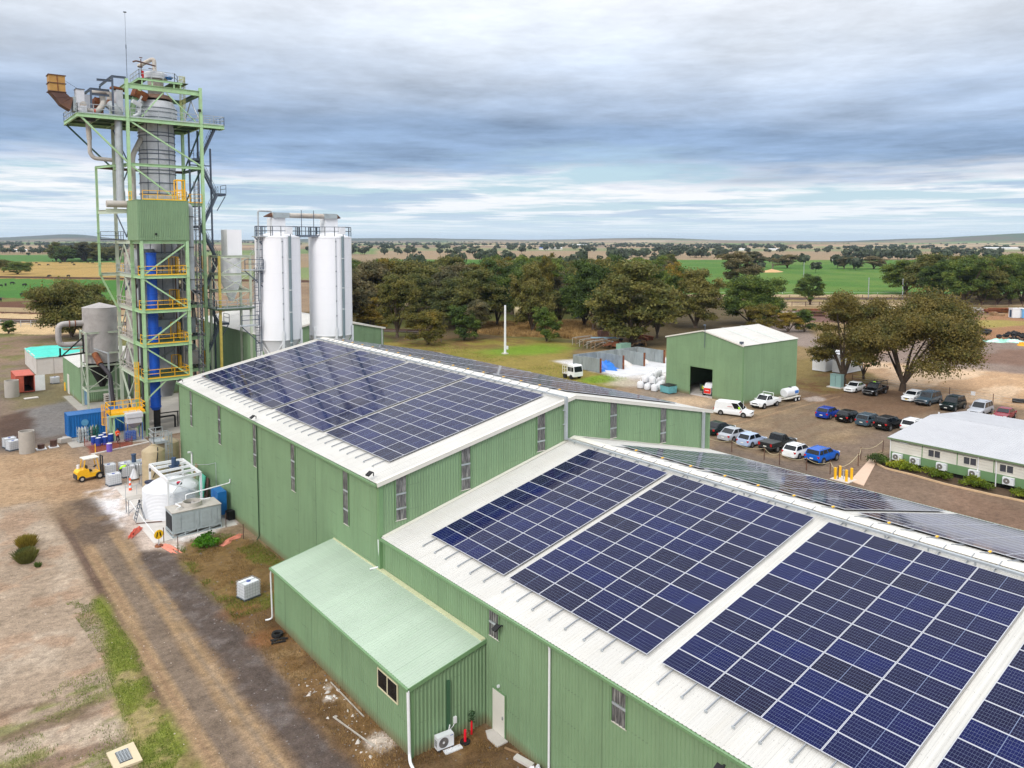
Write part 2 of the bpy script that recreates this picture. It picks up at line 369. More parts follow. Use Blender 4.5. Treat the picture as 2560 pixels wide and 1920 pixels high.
def vnoise(x, y, sc, seed=0, oct=4):
    out = 0; amp = .5; tot = 0
    for o in range(oct):
        u = x / sc; v = y / sc; iu = np.floor(u); iv = np.floor(v); fu = u - iu; fv = v - iv
        fu = fu * fu * (3 - 2 * fu); fv = fv * fv * (3 - 2 * fv)
        a = hash2(iu, iv, seed + o); b = hash2(iu + 1, iv, seed + o); c = hash2(iu, iv + 1, seed + o); d = hash2(iu + 1, iv + 1, seed + o)
        out = out + amp * (a * (1 - fu) * (1 - fv) + b * fu * (1 - fv) + c * (1 - fu) * fv + d * fu * fv); tot += amp; amp *= .55; sc *= .47
    return out / tot
xs = lines([(2, 26, .28), (26, 60, 1.2), (60, 125, .75)], -14000, 16000)
ys = lines([(20, 64, .28), (64, 110, .5), (110, 215, 1.2)], -400, 16000)
GX, GY = np.meshgrid(xs, ys); gx = GX.ravel(); gy = GY.ravel()
def sm(a, b, t): t = np.clip((t - a) / (b - a), 0, 1); return t * t * (3 - 2 * t)
n1 = vnoise(gx, gy, 3.0, 1); n2 = vnoise(gx, gy, 11.0, 5); n3 = vnoise(gx, gy, .9, 9); n4 = vnoise(gx, gy, 40.0, 15)
col = np.zeros((len(gx), 3))
def c8(r, g, b): return np.array(C8(r, g, b))
def put(mask, c, k=1.0):
    global col
    m = (np.clip(mask, 0, 1) * k)[:, None]; col[:] = col * (1 - m) + np.asarray(c) * m
def rect(x0, x1, y0, y1, soft=.6, nz=1.0):
    """soft rectangle whose edge wanders with the noise"""
    d = np.minimum(np.minimum(gx - x0, x1 - gx), np.minimum(gy - y0, y1 - gy)) + (n1 - .5) * 2 * nz
    return sm(-soft, soft, d)
def poly(pts, soft=.6, nz=1.0):
    P = np.array(pts, float); inside = np.zeros(len(gx), bool); dist = np.full(len(gx), 1e9)
    bx = (gx > P[:, 0].min() - soft * 3 - nz * 2) & (gx < P[:, 0].max() + soft * 3 + nz * 2) & (gy > P[:, 1].min() - soft * 3 - nz * 2) & (gy < P[:, 1].max() + soft * 3 + nz * 2)
    x = gx[bx]; y = gy[bx]; ins = np.zeros(len(x), bool); dd = np.full(len(x), 1e9)
    for i in range(len(P)):
        a = P[i]; b = P[(i + 1) % len(P)]; e = b - a; L2 = (e ** 2).sum()
        t = np.clip(((x - a[0]) * e[0] + (y - a[1]) * e[1]) / L2, 0, 1)
        dd = np.minimum(dd, np.hypot(x - a[0] - t * e[0], y - a[1] - t * e[1]))
        cr = ((a[1] > y) != (b[1] > y)) & (x < e[0] * (y - a[1]) / (e[1] if abs(e[1]) > 1e-9 else 1e-9) + a[0]); ins ^= cr
    sd = np.where(ins, dd, -dd) + (n1[bx] - .5) * 2 * nz
    out = np.zeros(len(gx)); out[bx] = sm(-soft, soft, sd); return out
def blob(x, y, rx, ry, soft=.4, nz=.5):
    d = 1 - np.hypot((gx - x) / rx, (gy - y) / ry) + (n1 - .5) * 2 * nz
    return sm(-soft, soft, d)
col[:] = c8(144, 124, 102)
put(sm(.4, .6, n2), c8(126, 104, 84), .6)
# far country: paddocks in stubble, fallow and green, painted as a patchwork that runs on in every direction
u = gx * .80 + gy * .60; v = -gx * .60 + gy * .80
r_ = np.hypot(gx, gy); cell = 420.0
iu = np.floor(u / cell + .35 * vnoise(gx, gy, 900, 31, 2)); iv = np.floor(v / (cell * .8)); hh = hash2(iu, iv, 77)
pal = np.array([c8(164, 140, 112), c8(146, 126, 98), c8(176, 158, 128), c8(118, 132, 84), c8(142, 124, 100), c8(152, 134, 108), c8(108, 128, 78), c8(132, 112, 92)])
pc = pal[(hh * 7.99).astype(int)]
far = sm(420, 520, r_)[:, None]; col = col * (1 - far) + pc * far
farn = vnoise(gx, gy, 160, 41, 4)
col *= (1 + (farn - .5)[:, None] * .5 * far)
fo = sm(5200, 8000, r_ + (vnoise(gx, gy, 1500, 131) - .5) * 3500)[:, None] * .85; col = col * (1 - fo) + c8(56, 68, 58) * fo
wv = .6 * gx + .8 * gy; lv = .77 * gx + .64 * gy
# left paddocks
L = gx < gy * .26
put((L & (lv > 150) & (lv < 700)) * 1.0, c8(150, 128, 84))
put((L & (lv > 262) & (lv < 392)) * 1.0, c8(62, 112, 38)); put((L & (lv > 262) & (lv < 392)) * sm(.45, .65, n4), c8(80, 120, 44), .6)
put((L & (lv > 392) & (lv < 690)) * 1.0, c8(168, 140, 82)); put((L & (lv > 392) & (lv < 690)) * sm(.5, .62, vnoise(gx, gy, 26, 61)), c8(140, 122, 66), .7)
put((L & (lv > 690) & (lv < 980)) * 1.0, c8(76, 116, 52))
put((L & (lv > 205) & (lv < 262)) * 1.0, c8(98, 66, 48)); put((L & (lv > 240) & (lv < 262)) * sm(.4, .6, n2), c8(110, 128, 62), .6)
put((L & (lv > 192) & (lv < 207)) * 1.0, c8(190, 166, 128)); put((L & (lv > 184) & (lv < 192)) * 1.0, c8(96, 78, 66))
put((L & (lv > 160) & (lv < 184)) * 1.0, c8(196, 170, 130)); put((L & (lv > 140) & (lv < 162)) * 1.0, c8(104, 106, 58)); put((L & (lv > 140) & (lv < 162)) * sm(.5, .6, n2), c8(140, 124, 86))
# right paddock behind the trees
Rr = gx > gy * .55
put((Rr & (wv > 335) & (wv < 945)) * 1.0, c8(74, 114, 40)); put((Rr & (wv > 335) & (wv < 945)) * sm(.42, .62, n4), c8(98, 124, 52), .7)
put((Rr & (wv > 945) & (wv < 1700)) * 1.0, c8(150, 130, 104)); put((Rr & (wv > 1700) & (wv < 2300)) * 1.0, c8(128, 130, 92))
put((Rr & (wv > 322) & (wv < 336)) * 1.0, c8(176, 156, 124)); put((Rr & (wv > 296) & (wv < 322)) * 1.0, c8(140, 124, 84)); put((Rr & (wv > 306) & (wv < 312)) * 1.0, c8(80, 66, 58))
put((Rr & (wv > 276) & (wv < 290)) * 1.0, c8(190, 168, 136)); put((Rr & (wv > 150) & (wv < 276)) * 1.0, c8(136, 116, 82))
# grove floor, lawn
put(poly([(55, 88), (97, 86), (112, 120), (150, 108), (230, 130), (240, 240), (60, 240)], 5, 3), c8(90, 78, 54))
put(poly([(80, 140), (120, 132), (175, 150), (190, 235), (70, 230)], 5, 3) * sm(.45, .6, n2), c8(100, 110, 48), .6)
put(poly([(50, 84), (96, 86), (98, 104), (108, 116), (121, 127), (116, 145), (100, 150), (84, 158), (50, 158)], 1.5, 2), c8(126, 118, 52))
put(poly([(50, 84), (96, 86), (98, 104), (108, 116), (121, 127), (116, 145), (100, 150), (84, 158), (50, 158)], 1.5, 2) * sm(.45, .65, n2), c8(140, 124, 66), .7)
put(poly([(114, 160), (117, 148), (125, 138), (128, 128), (156, 157), (152, 165), (131, 175)], 2, 2), c8(146, 122, 76), .9)
put(blob(106, 127, 11, 7, .4, .4), c8(104, 138, 34), .85); put(blob(94, 92, 5, 3, .3, .3), c8(108, 140, 36), .9)
put(poly([(82, 140), (104, 132), (118, 140), (112, 156), (84, 160)], 3, 3) * sm(.42, .6, n1), c8(112, 84, 56), .7)
# yard behind the big sheds, bays, car park
put(poly([(52, 60), (96, 84), (98, 90), (120, 90), (130, 100), (148, 112), (130, 70), (128, 66), (110, 60), (60, 30), (52, 30)], 1.2, 1.5), c8(142, 128, 114))
put(poly([(97, 92), (98, 88), (118, 87), (122, 106), (100, 112)], 1.2, 1.0), c8(206, 204, 204)); put(blob(96, 87, 5, 3.5, .5, .6), c8(190, 180, 170), .7)
put(blob(91, 71, 6.5, 3.4, .5, .6), c8(206, 180, 152), .9); put(blob(86, 69, 5, 3, .5, .6), c8(180, 156, 132), .6)
cp = rect(53, 124, 38, 66, 1.5, 1.5); put(cp, c8(124, 108, 90)); put(cp * sm(.42, .62, n2), c8(146, 126, 100), .8)
ang = np.sin(gy * 1.6 + (vnoise(gx, gy, 14, 71) - .5) * 14 + gx * .12); put(cp * sm(.35, 1, ang), c8(116, 94, 76), .4)
put(rect(53, 126, 40, 45.5, 2, 2.5), c8(112, 98, 90), .7); put(rect(104, 124, 46, 64, 2, 2.5), c8(112, 84, 64), .6)
put(rect(52, 84, 10, 40, 1.2, 1), c8(114, 98, 88)); put(rect(52, 84, 10, 40, 1.2, 1) * sm(.5, .62, n2), c8(128, 108, 92), .7); put(rect(60, 78, 4, 30, 2, 2.5), c8(118, 92, 76), .5)
put(rect(82, 104, 0, 40, 1, .6), c8(112, 96, 84))
put(rect(53, 74, 40, 54, 1, 1), c8(104, 92, 84), .8)
# tracks left by tyres in the car park: pale bands
for yy in (58.5, 60.2): put(sm(.35, .1, np.abs(gy - yy - .04 * (gx - 80) - (n2 - .5) * 1.2)) * (gx > 60) * (gx < 112), c8(168, 140, 110), .45)
put(poly([(104.5, 60.5), (106, 59.2), (108.5, 60), (109, 62), (106, 62.2)], .25, .3), c8(168, 156, 150), .9)
# ground beyond the parked cars
put(poly([(124, 20), (124, 40), (122, 66), (160, 84), (230, 90), (260, 60), (220, 0)], 1.5, 2), c8(184, 152, 120))
put(poly([(124, 20), (124, 66), (150, 80), (200, 60), (200, 10)], 1.5, 2) * sm(.45, .6, vnoise(gx * .6, gy * 2, 8, 88)), c8(206, 180, 152), .9)
put(poly([(158, 40), (150, 76), (200, 84), (235, 66), (235, 20)], 2, 2.5), c8(126, 112, 106), .9); put(poly([(168, 50), (164, 66), (215, 60), (215, 40)], 2, 2.5), c8(118, 88, 72), .7)
put(poly([(196, 74), (205, 96), (300, 96), (300, 60), (225, 64)], 2, 2), c8(150, 112, 82)); put(poly([(215, 84), (222, 94), (290, 92), (280, 74)], 2, 2) * sm(.4, .55, n2), c8(150, 142, 74), .8)
put(poly([(111, 62), (114, 74), (140, 84), (150, 80), (128, 60)], 1.2, 1.2), c8(124, 108, 66)); put(poly([(111, 62), (114, 70), (135, 72), (128, 60)], 1.2, 1.2) * sm(.45, .6, n1), c8(112, 80, 54), .8)
put(poly([(148, 72), (176, 128), (200, 120), (186, 108), (160, 84)], 1.5, 1.5), c8(140, 126, 118))
put(poly([(205, 128), (216, 140), (300, 112), (290, 96), (215, 110)], 2, 2), c8(112, 84, 76))
# left yard
put(rect(-40, 20, 80, 215, 3, 3), c8(128, 112, 98)); put(rect(-40, 20, 100, 160, 3, 3) * sm(.42, .6, n2), c8(106, 98, 92), .8)
put(poly([(4, 150), (17, 176), (60, 215), (-40, 230), (-40, 150)], 3, 3), c8(132, 112, 92)); put(poly([(12, 158), (24, 196), (50, 208), (20, 212), (-10, 190)], 3, 2) * sm(.45, .6, n1), c8(108, 108, 62), .8)
put(rect(12, 21, 126, 156, 1.5, 1.5), c8(112, 108, 66), .55)
put(poly([(10, 106), (19, 104), (19, 128), (12, 124)], 1.2, 1.4), c8(124, 122, 122), .9); put(poly([(8, 104), (12, 104), (13, 124), (9, 122)], .8, .8), c8(86, 66, 56), .9)
put(rect(-40, 15, 78, 100, 3, 2.5), c8(168, 142, 114)); put(rect(8, 20, 80, 94, 2, 2.0) * sm(.4, .6, n1), c8(150, 122, 96), .7)
put(rect(-40, 9.2, 28, 80, 1.0, .8), c8(157, 140, 123)); put(rect(-40, 9.2, 28, 80, 1, .8) * sm(.46, .60, vnoise(gx, gy, 5, 91)), c8(178, 163, 147), .7)
put(rect(-40, 9, 30, 78, 1, .8) * sm(.52, .62, vnoise(gx, gy, 2.2, 95)), c8(158, 130, 108), .6)
put(rect(-20, 8, 36, 46, 1, 1) * sm(.52, .60, vnoise(gx * .6, gy * 1.6, 1.8, 97)), c8(112, 118, 62), .7); put(rect(-20, 7.5, 36, 45, 1, 1) * sm(.56, .66, vnoise(gx * .35, gy * 1.8, 2.6, 99)), c8(110, 90, 76), .7)
wob = (vnoise(gx * 0 + 3, gy, 9, 101) - .5) * .5
gxr = gx - wob - .012 * (gy - 50)
rd = sm(8.9, 9.5, gxr) * (gy < 82) * sm(80, 72, gy)
put(rd * (gxr < 17.6), c8(118, 98, 80))
put(sm(9.0, 9.5, gxr) * sm(10.1, 9.6, gxr) * sm(78, 66, gy), c8(96, 78, 70), .9)
put(sm(9.6, 9.95, gxr) * sm(10.9, 10.5, gxr) * sm(76, 62, gy), c8(154, 130, 102), .95)
put(sm(10.5, 10.8, gxr) * sm(12.1, 11.7, gxr) * sm(78, 66, gy), c8(120, 106, 94), .95)
put(sm(11.8, 12.1, gxr) * sm(13.2, 12.8, gxr) * sm(76, 62, gy), c8(158, 133, 104), .95)
put(sm(.18, .05, np.abs(gxr - 12.55)) * sm(76, 62, gy), c8(132, 116, 100), .8); put(sm(.15, .04, np.abs(gxr - 10.2)) * sm(76, 62, gy), c8(138, 112, 90), .7)
put(sm(9.6, 13.0, gxr) * sm(13.4, 13.0, gxr) * (n3 > .56) * sm(78, 66, gy), c8(140, 124, 108), .35)
dk = poly([(13.1, 20), (13.2, 44), (12.9, 60), (13.4, 63), (15.2, 60.5), (15.6, 52), (15.4, 42), (15.6, 34), (15.9, 20)], .35, .5)
put(dk, c8(90, 80, 76), .95); put(dk * sm(.52, .62, n3), c8(112, 104, 102), .6)
gr = poly([(15.6, 47), (15.2, 58), (16.5, 62), (21, 60), (21, 46), (17, 45.5)], .6, .8); put(gr, c8(122, 98, 64)); put(gr * sm(.42, .62, n1), c8(112, 112, 52), .65)
br = poly([(15.3, 20), (15.2, 40), (15.8, 47), (21.4, 47), (21.6, 20)], .5, .6); put(br, c8(126, 98, 66)); put(br * sm(.5, .64, n3), c8(160, 134, 100), .55); put(br * sm(.55, .7, n1), c8(92, 72, 52), .7)
put(blob(16.4, 43.4, 1.3, 1.0, .5, .4), c8(132, 88, 56), .7); put(blob(15.9, 48.0, 1.1, 1.0, .5, .4), c8(132, 92, 58), .5)
for cx_, cy_, rr in ((16.9, 31.0, .6), (16.7, 36.6, .25), (16.3, 35.6, .25)): put(blob(cx_, cy_, rr, rr, .35, .7) * (n3 > .45), c8(206, 192, 182), .95)
put(blob(21.3, 31.0, .5, .8, .4, .5), c8(110, 92, 68), .5)
gs = poly([(7.4, 36), (7.8, 44), (8.6, 50), (9.1, 56), (9.5, 56), (9.6, 47), (9.4, 40), (9.7, 30), (8.6, 30)], .35, .35)
put(gs, c8(140, 128, 80), .7); put(gs * sm(.28, .52, vnoise(gx, gy, 1.3, 111)), c8(112, 126, 46), .8)
# lime spill and slab surroundings by the white tank
wh = poly([(13.2, 62), (13.6, 72), (12.6, 77), (15, 81), (18, 83), (21.2, 80), (21.2, 63), (17, 62.2), (15.6, 60.5), (14.3, 61.5)], .6, .8); put(wh, c8(200, 184, 174))
put(wh * sm(.40, .56, n1), c8(232, 228, 228), .95); put(poly([(12.4, 70), (13, 80), (15.5, 80), (14.2, 70)], .6, .8) * sm(.4, .6, n3), c8(222, 220, 226), .8)
put(poly([(10, 66), (10.8, 78), (13, 78), (13.2, 64)], .6, .7) * sm(.35, .55, n1), c8(98, 84, 74), .9)
put(poly([(14.8, 80), (14.8, 100), (19, 96), (30, 98), (30, 82)], .5, .3), c8(150, 132, 116), .8); put(poly([(15.6, 94.3), (15.9, 98), (20.3, 98.5), (20.3, 95)], .2, .2), c8(140, 78, 58), .9)
put(poly([(18.6, 104), (18.6, 132), (36, 132), (36, 104)], .5, .4), c8(186, 176, 164), .9)
col *= (1 + (n3 - .5)[:, None] * .30 * (1 - far))
col = np.clip(col * np.array([.93, .91, .88]), 0, 1)
z = np.zeros(len(gx)); rr = np.maximum(r_, 1); az = np.degrees(np.arctan2(gx, gy))
z += sm(2500, 5000, r_) * (vnoise(gx, gy, 2600, 121, 4) - .35) * 55
def hill(a, d, w, hgt, dd): return hgt * np.exp(-((az - a) / w) ** 2) * np.exp(-((r_ - d) / dd) ** 2)
z += hill(9.0, 9500, 2.2, 45, 1500) + hill(6.0, 9800, 5, 40, 1500) + hill(48.5, 8200, 7, 42, 1500) + hill(66, 8800, 4, 40, 1600) + hill(73, 7600, 5.5, 95, 1600) + hill(30, 9800, 10, 30, 1800)
z = np.where(r_ > 2500, np.maximum(z, 0), z)
z += (1 - sm(300, 600, r_)) * (n2 - .5) * .0
z = np.minimum(z, 115)
me = bpy.data.meshes.new('ground'); nx, ny = len(xs), len(ys)
co = np.stack([gx, gy, z], 1).astype(np.float32); idx = np.arange(nx * ny).reshape(ny, nx)
fq = np.stack([idx[:-1, :-1].ravel(), idx[:-1, 1:].ravel(), idx[1:, 1:].ravel(), idx[1:, :-1].ravel()], 1).astype(np.int32)
me.vertices.add(len(co)); me.vertices.foreach_set('co', co.ravel()); me.loops.add(fq.size); me.loops.foreach_set('vertex_index', fq.ravel())
me.polygons.add(len(fq)); me.polygons.foreach_set('loop_start', np.arange(0, fq.size, 4, dtype=np.int32)); me.polygons.foreach_set('use_smooth', np.ones(len(fq), bool)); me.update(calc_edges=True)
ca = me.color_attributes.new('soil', 'FLOAT_COLOR', 'POINT'); ca.data.foreach_set('color', np.concatenate([col, np.ones((len(col), 1))], 1).astype(np.float32).ravel())
gm = bpy.data.materials.new('soil'); gm.use_nodes = True; keep = nt; nt = gm.node_tree; b = nt.nodes['Principled BSDF']; b.inputs['Roughness'].default_value = .95; b.inputs['Specular IOR Level'].default_value = .15
at = N('ShaderNodeVertexColor', layer_name='soil'); ge = N('ShaderNodeNewGeometry')
t1 = N('ShaderNodeTexNoise'); t1.inputs['Scale'].default_value = 2.2; t1.inputs['Detail'].default_value = 9; t1.inputs['Roughness'].default_value = .72; LK(ge.outputs['Position'], t1.inputs['Vector'])
t5 = N('ShaderNodeTexNoise'); t5.inputs['Scale'].default_value = 11; t5.inputs['Detail'].default_value = 5; t5.inputs['Roughness'].default_value = .8; LK(ge.outputs['Position'], t5.inputs['Vector'])
t2 = N('ShaderNodeTexNoise'); t2.inputs['Scale'].default_value = .22; t2.inputs['Detail'].default_value = 8; t2.inputs['Roughness'].default_value = .7; LK(ge.outputs['Position'], t2.inputs['Vector'])
t3 = N('ShaderNodeTexVoronoi'); t3.inputs['Scale'].default_value = 7; LK(ge.outputs['Position'], t3.inputs['Vector'])
c = mixc(1.0, at.outputs[0], ramp(t1.outputs['Fac'], [(.3, .60), (.5, 1), (.72, 1.40)]), 'MULTIPLY'); c = mixc(1.0, c, ramp(t2.outputs['Fac'], [(.3, .82), (.7, 1.18)]), 'MULTIPLY'); c = mixc(1.0, c, ramp(t5.outputs['Fac'], [(.32, .62), (.5, 1), (.68, 1.4)]), 'MULTIPLY')
c = mixc(mth('MULTIPLY', mth('LESS_THAN', t3.outputs['Distance'], .13), .2), c, mixc(1.0, t3.outputs['Color'], (.42, .38, .34), 'MULTIPLY'))
t4 = N('ShaderNodeTexVoronoi', feature='DISTANCE_TO_EDGE'); t4.inputs['Scale'].default_value = 2.4; wv4 = N('ShaderNodeVectorMath', operation='ADD'); LK(ge.outputs['Position'], wv4.inputs[0]); LK(t1.outputs['Color'], wv4.inputs[1]); LK(wv4.outputs[0], t4.inputs['Vector'])
c = mixc(mth('MULTIPLY', mth('LESS_THAN', t4.outputs['Distance'], .035), mth('MULTIPLY', ramp(t2.outputs['Fac'], [(.45, 0), (.6, 1)]), .28)), c, (.10, .08, .07))
LK(c, b.inputs['Base Color'])
bp = N('ShaderNodeBump'); bp.inputs['Strength'].default_value = .45; bp.inputs['Distance'].default_value = .12; LK(t1.outputs['Fac'], bp.inputs['Height']); LK(bp.outputs[0], b.inputs['Normal']); nt = keep
me.materials.append(gm); ground = bpy.data.objects.new('ground', me); COL.objects.link(ground); tag(ground, kind='structure')
def slab(name, pts, h, m, label=None, cat=None, kind='structure'):
    mb = MB(); mb.prism(pts, -.05, h, 'z'); o = mb.build(name, m); tag(o, label, cat, kind=kind); return o
slab('concrete_pad', [(14.6, 63.0), (21.1, 63.0), (21.1, 80), (15.2, 80), (15.2, 72), (14.6, 70)], .03, m_concw)
slab('concrete_pad', [(14.4, 98.2), (14.4, 104.6), (22.0, 104.6), (22.0, 96.0), (20.4, 97.0), (18.6, 98.0)], .05, m_conc)
slab('concrete_pad', [(18.5, 119), (18.5, 131.5), (36, 131.5), (36, 98), (22, 98), (22, 117)], .04, m_conc)
slab('concrete_pad', [(20.9, 27.2), (21.55, 27.2), (21.55, 28.4), (21.2, 28.5), (20.95, 28.0)], .06, m_concw)
slab('footpath', [(72.3, 35.8), (72.7, 37.4), (82.9, 40.25), (83.2, 39.0), (81.2, 38.95)], .05, mat('path_concrete', C8(206, 178, 156), .85, 0, .06))
slab('concrete_pad', [(98, 91.5), (118, 88.5), (121, 106), (100, 108)], .04, mat('lime_concrete', C8(206, 206, 208), .85, 0, .06, .5, dirt=C8(170, 168, 166), dirt_amt=.5))

# ------------------------------------------------------------------ sheds
S1, E1, RX = .2046, 9.57, 36.98      # roof slope, eave height, ridge x
S2, E2 = .2300, 6.25
def gable_top(x0, x1, e, s):
    mid = (x0 + x1) / 2
    return lambda u: e + s * ((mid - x0) - abs(x0 + u - mid))
def strip_window(parent, plane, a0, a1, zb, zt, panes=3, topf=None, m=None):
    """translucent wall strip: sheet panes between cross rails. plane=('x',X) or ('y',Y)"""
    ax, P = plane; n = panes; f = MB(); pb = []
    d = -.05
    hgt = (zt - zb); cuts = [zb, zb + hgt * .27, zb + hgt * .62, zt] if n == 3 else [zb + hgt * i / n for i in range(n + 1)]
    for i in range(n):
        z0 = cuts[i] + (.08 if i else 0); z1 = cuts[i + 1] - (.08 if i < n - 1 else 0)
        q = MB()
        if ax == 'x': q.sheet((P - .045, a0, 0), (0, 1, 0), (0, 0, 1), (-1, 0, 0), a1 - a0, z0, z1, .19, .028)
        else: q.sheet((a0, P - .045, 0), (1, 0, 0), (0, 0, 1), (0, -1, 0), a1 - a0, z0, z1 if topf is None or i < n - 1 else (lambda u, T=topf: T(a0 + u) - .05), .19, .028)
        q.build('pane', m_polyc, parent)
    for i in range(1, n):
        r = MB()
        if ax == 'x': r.box((P - .085, a0 + .01, cuts[i] - .05), (P - .04, a1 - .01, cuts[i] + .05))
        else: r.box((a0 + .01, P - .085, cuts[i] - .05), (a1 - .01, P - .04, cuts[i] + .05))
        r.build('window_rail', m_galv, parent)
    for e0 in (a0 - .05, a1):
        r = MB()
        if ax == 'x': r.box((P - .095, e0, zb), (P - .035, e0 + .05, zt))
        else: r.box((e0, P - .095, zb), (e0 + .05, P - .035, (topf(e0 + .02) - .06) if topf else zt))
        r.build('side_trim', m_gtrim, parent)
    r = MB()
    if ax == 'x': r.box((P - .07, a0 - .03, zb - .05), (P - .035, a1 + .03, zb))
    else: r.box((a0 - .03, P - .07, zb - .05), (a1 + .03, P - .035, zb))
    r.build('sill', m_cream, parent)
def floodlight(p, face, label, grp='black floodlights on the shed roofs', up=.22):
    t = thing('floodlight', label, 'floodlight', p, 0, grp)
    a = MB(); a.beam((0, 0, 0), (0, 0, up), .05); a.beam((0, 0, up), (face[0] * .25, face[1] * .25, up + .03), .05); a.build('bracket', m_dkgrey, t, 0)
    b_ = MB(); b_.rbox((face[0] * .36, face[1] * .36, up), (.36, .30, .08), math.atan2(face[1], face[0]), 0, .5); b_.build('lamp_head', m_black, t, 0)
    g = MB(); g.rbox((face[0] * .37, face[1] * .37, up - .05), (.3, .25, .02), math.atan2(face[1], face[0]), 0, .5); g.build('lens', m_tglass, t, 0)
def downpipe(pts, label, r=.055, m=None, grp='white downpipes on the sheds'):
    mb = MB(); mb.pipe(pts, r, 8); single(mb, 'downpipe', m or m_white, label, 'downpipe', pts[-1], grp, True)
# --- tall shed
t = thing('tall_shed', 'tall green corrugated shed with a cream roof full of solar panels', 'shed', (21.42, 39.2, 0))
def tall_wall():
    X0, X1, Y0, Y1 = 21.42, 52.54, 39.2, 80.1
    for a, b_ in ((Y0, 48.01), (48.01, 58.57), (58.57, 69.59), (69.59, Y1)):
        q = MB(); q.sheet((X0, a + .04, 0), (0, 1, 0), (0, 0, 1), (-1, 0, 0), b_ - a - .08, 0, E1 - .1, .2, .03); q.build('wall_sheet', m_gwall, t)
    for j in (48.01, 58.57, 69.59):
        q = MB(); q.box((X0 - .012, j - .045, .02), (X0 + .05, j + .045, E1 - .12)); q.build('joint', m_gdark, t)
    g = gable_top(X0, X1, E1 - .12, S1)
    q = MB(); q.sheet((X0, Y0, 0), (1, 0, 0), (0, 0, 1), (0, -1, 0), X1 - X0, lambda u: 0 if u < .1 else 5.0, g, .2, .03); q.build('wall_sheet', m_gwall, t)
    q = MB(); q.sheet((X1, Y0, 0), (0, 1, 0), (0, 0, 1), (1, 0, 0), Y1 - Y0, 0, E1 - .12, .2, .03); q.build('wall_sheet', m_gwall, t)
    q = MB(); q.sheet((X0, Y1, 0), (1, 0, 0), (0, 0, 1), (0, 1, 0), X1 - X0, 0, g, .2, .03); q.build('wall_sheet', m_gwall, t)
    q = MB(); q.box((X0 - .05, Y0 - .05, 0), (X0 + .22, Y0 + .02, E1 - .1)); q.box((X0 - .052, Y0 - .045, 0), (X0 + .02, Y0 + .22, E1 - .1)); q.build('corner_trim', m_gtrim, t)
    q = MB(); q.box((X0 - .05, Y1 - .1, 0), (X0 + .02, Y1 + .05, E1 - .1)); q.build('corner_trim', m_gtrim, t)
    # roof
    wL = (RX - 21.22); L = wL * math.hypot(1, S1)
    V = Vector((1, 0, S1)).normalized(); Nn = Vector((-S1, 0, 1)).normalized()
    q = MB(); q.sheet((21.22, Y0 - .12, E1 - .05), (0, 1, 0), V, Nn, Y1 - Y0 + .24, 0, L, .2, .03); q.build('roof_sheet', m_wroof, t)
    V2 = Vector((-1, 0, S1)).normalized(); N2 = Vector((S1, 0, 1)).normalized()
    q = MB(); q.sheet((2 * RX - 21.22, Y0 - .12, E1 - .05), (0, 1, 0), V2, N2, Y1 - Y0 + .24, 0, L, .2, .03); q.build('roof_sheet', m_wroof, t)
    zr = E1 - .05 + S1 * wL
    q = MB(); q.beam((RX - .22, Y0 - .14, zr + .0), (RX - .22, Y1 + .14, zr + .0), .46, .02, (-S1, 0, 1)); q.beam((RX + .22, Y0 - .14, zr), (RX + .22, Y1 + .14, zr), .46, .02, (S1, 0, 1)); q.build('ridge_cap', m_cream, t)
    for sx, (ea, eb) in ((-1, (21.2, RX)), (1, (2 * RX - 21.2, RX))):
        for yy in (Y0 - .14, Y1 + .14):
            q = MB(); q.beam((ea, yy, E1 - .12), (eb, yy, zr - .07), .06, .26, (0, 0, 1)); q.beam((ea, yy + (.09 if yy < 50 else -.09), E1 - .02 + .02), (eb, yy + (.09 if yy < 50 else -.09), zr + .02 + .02), .26, .02, (0, 0, 1)); q.build('barge_cap', m_cream, t)
    for xx in (21.17, 2 * RX - 21.17):
        q = MB(); q.box((xx - .07, Y0 - .1, E1 - .22), (xx + .07, Y1 + .1, E1 - .09)); q.build('gutter', m_gtrim, t)
    for yw in (75.74, 67.41, 58.87, 51.36, 43.09): strip_window(t, ('x', X0), yw, yw + .7, 5.8, 9.28)
    for xw in (22.48, 27.2, 33.5, 40.55, 46.17):
        gt = lambda x, g=g: g(x - X0)
        zt = gt(xw) - .1; strip_window(t, ('y', Y0), xw, xw + .72, (7.03 if xw < 23 else 7.91 if xw < 28 else 9.33 if xw < 34 else 9.1 if xw < 42 else 7.82), zt, 3, gt)
tall_wall()
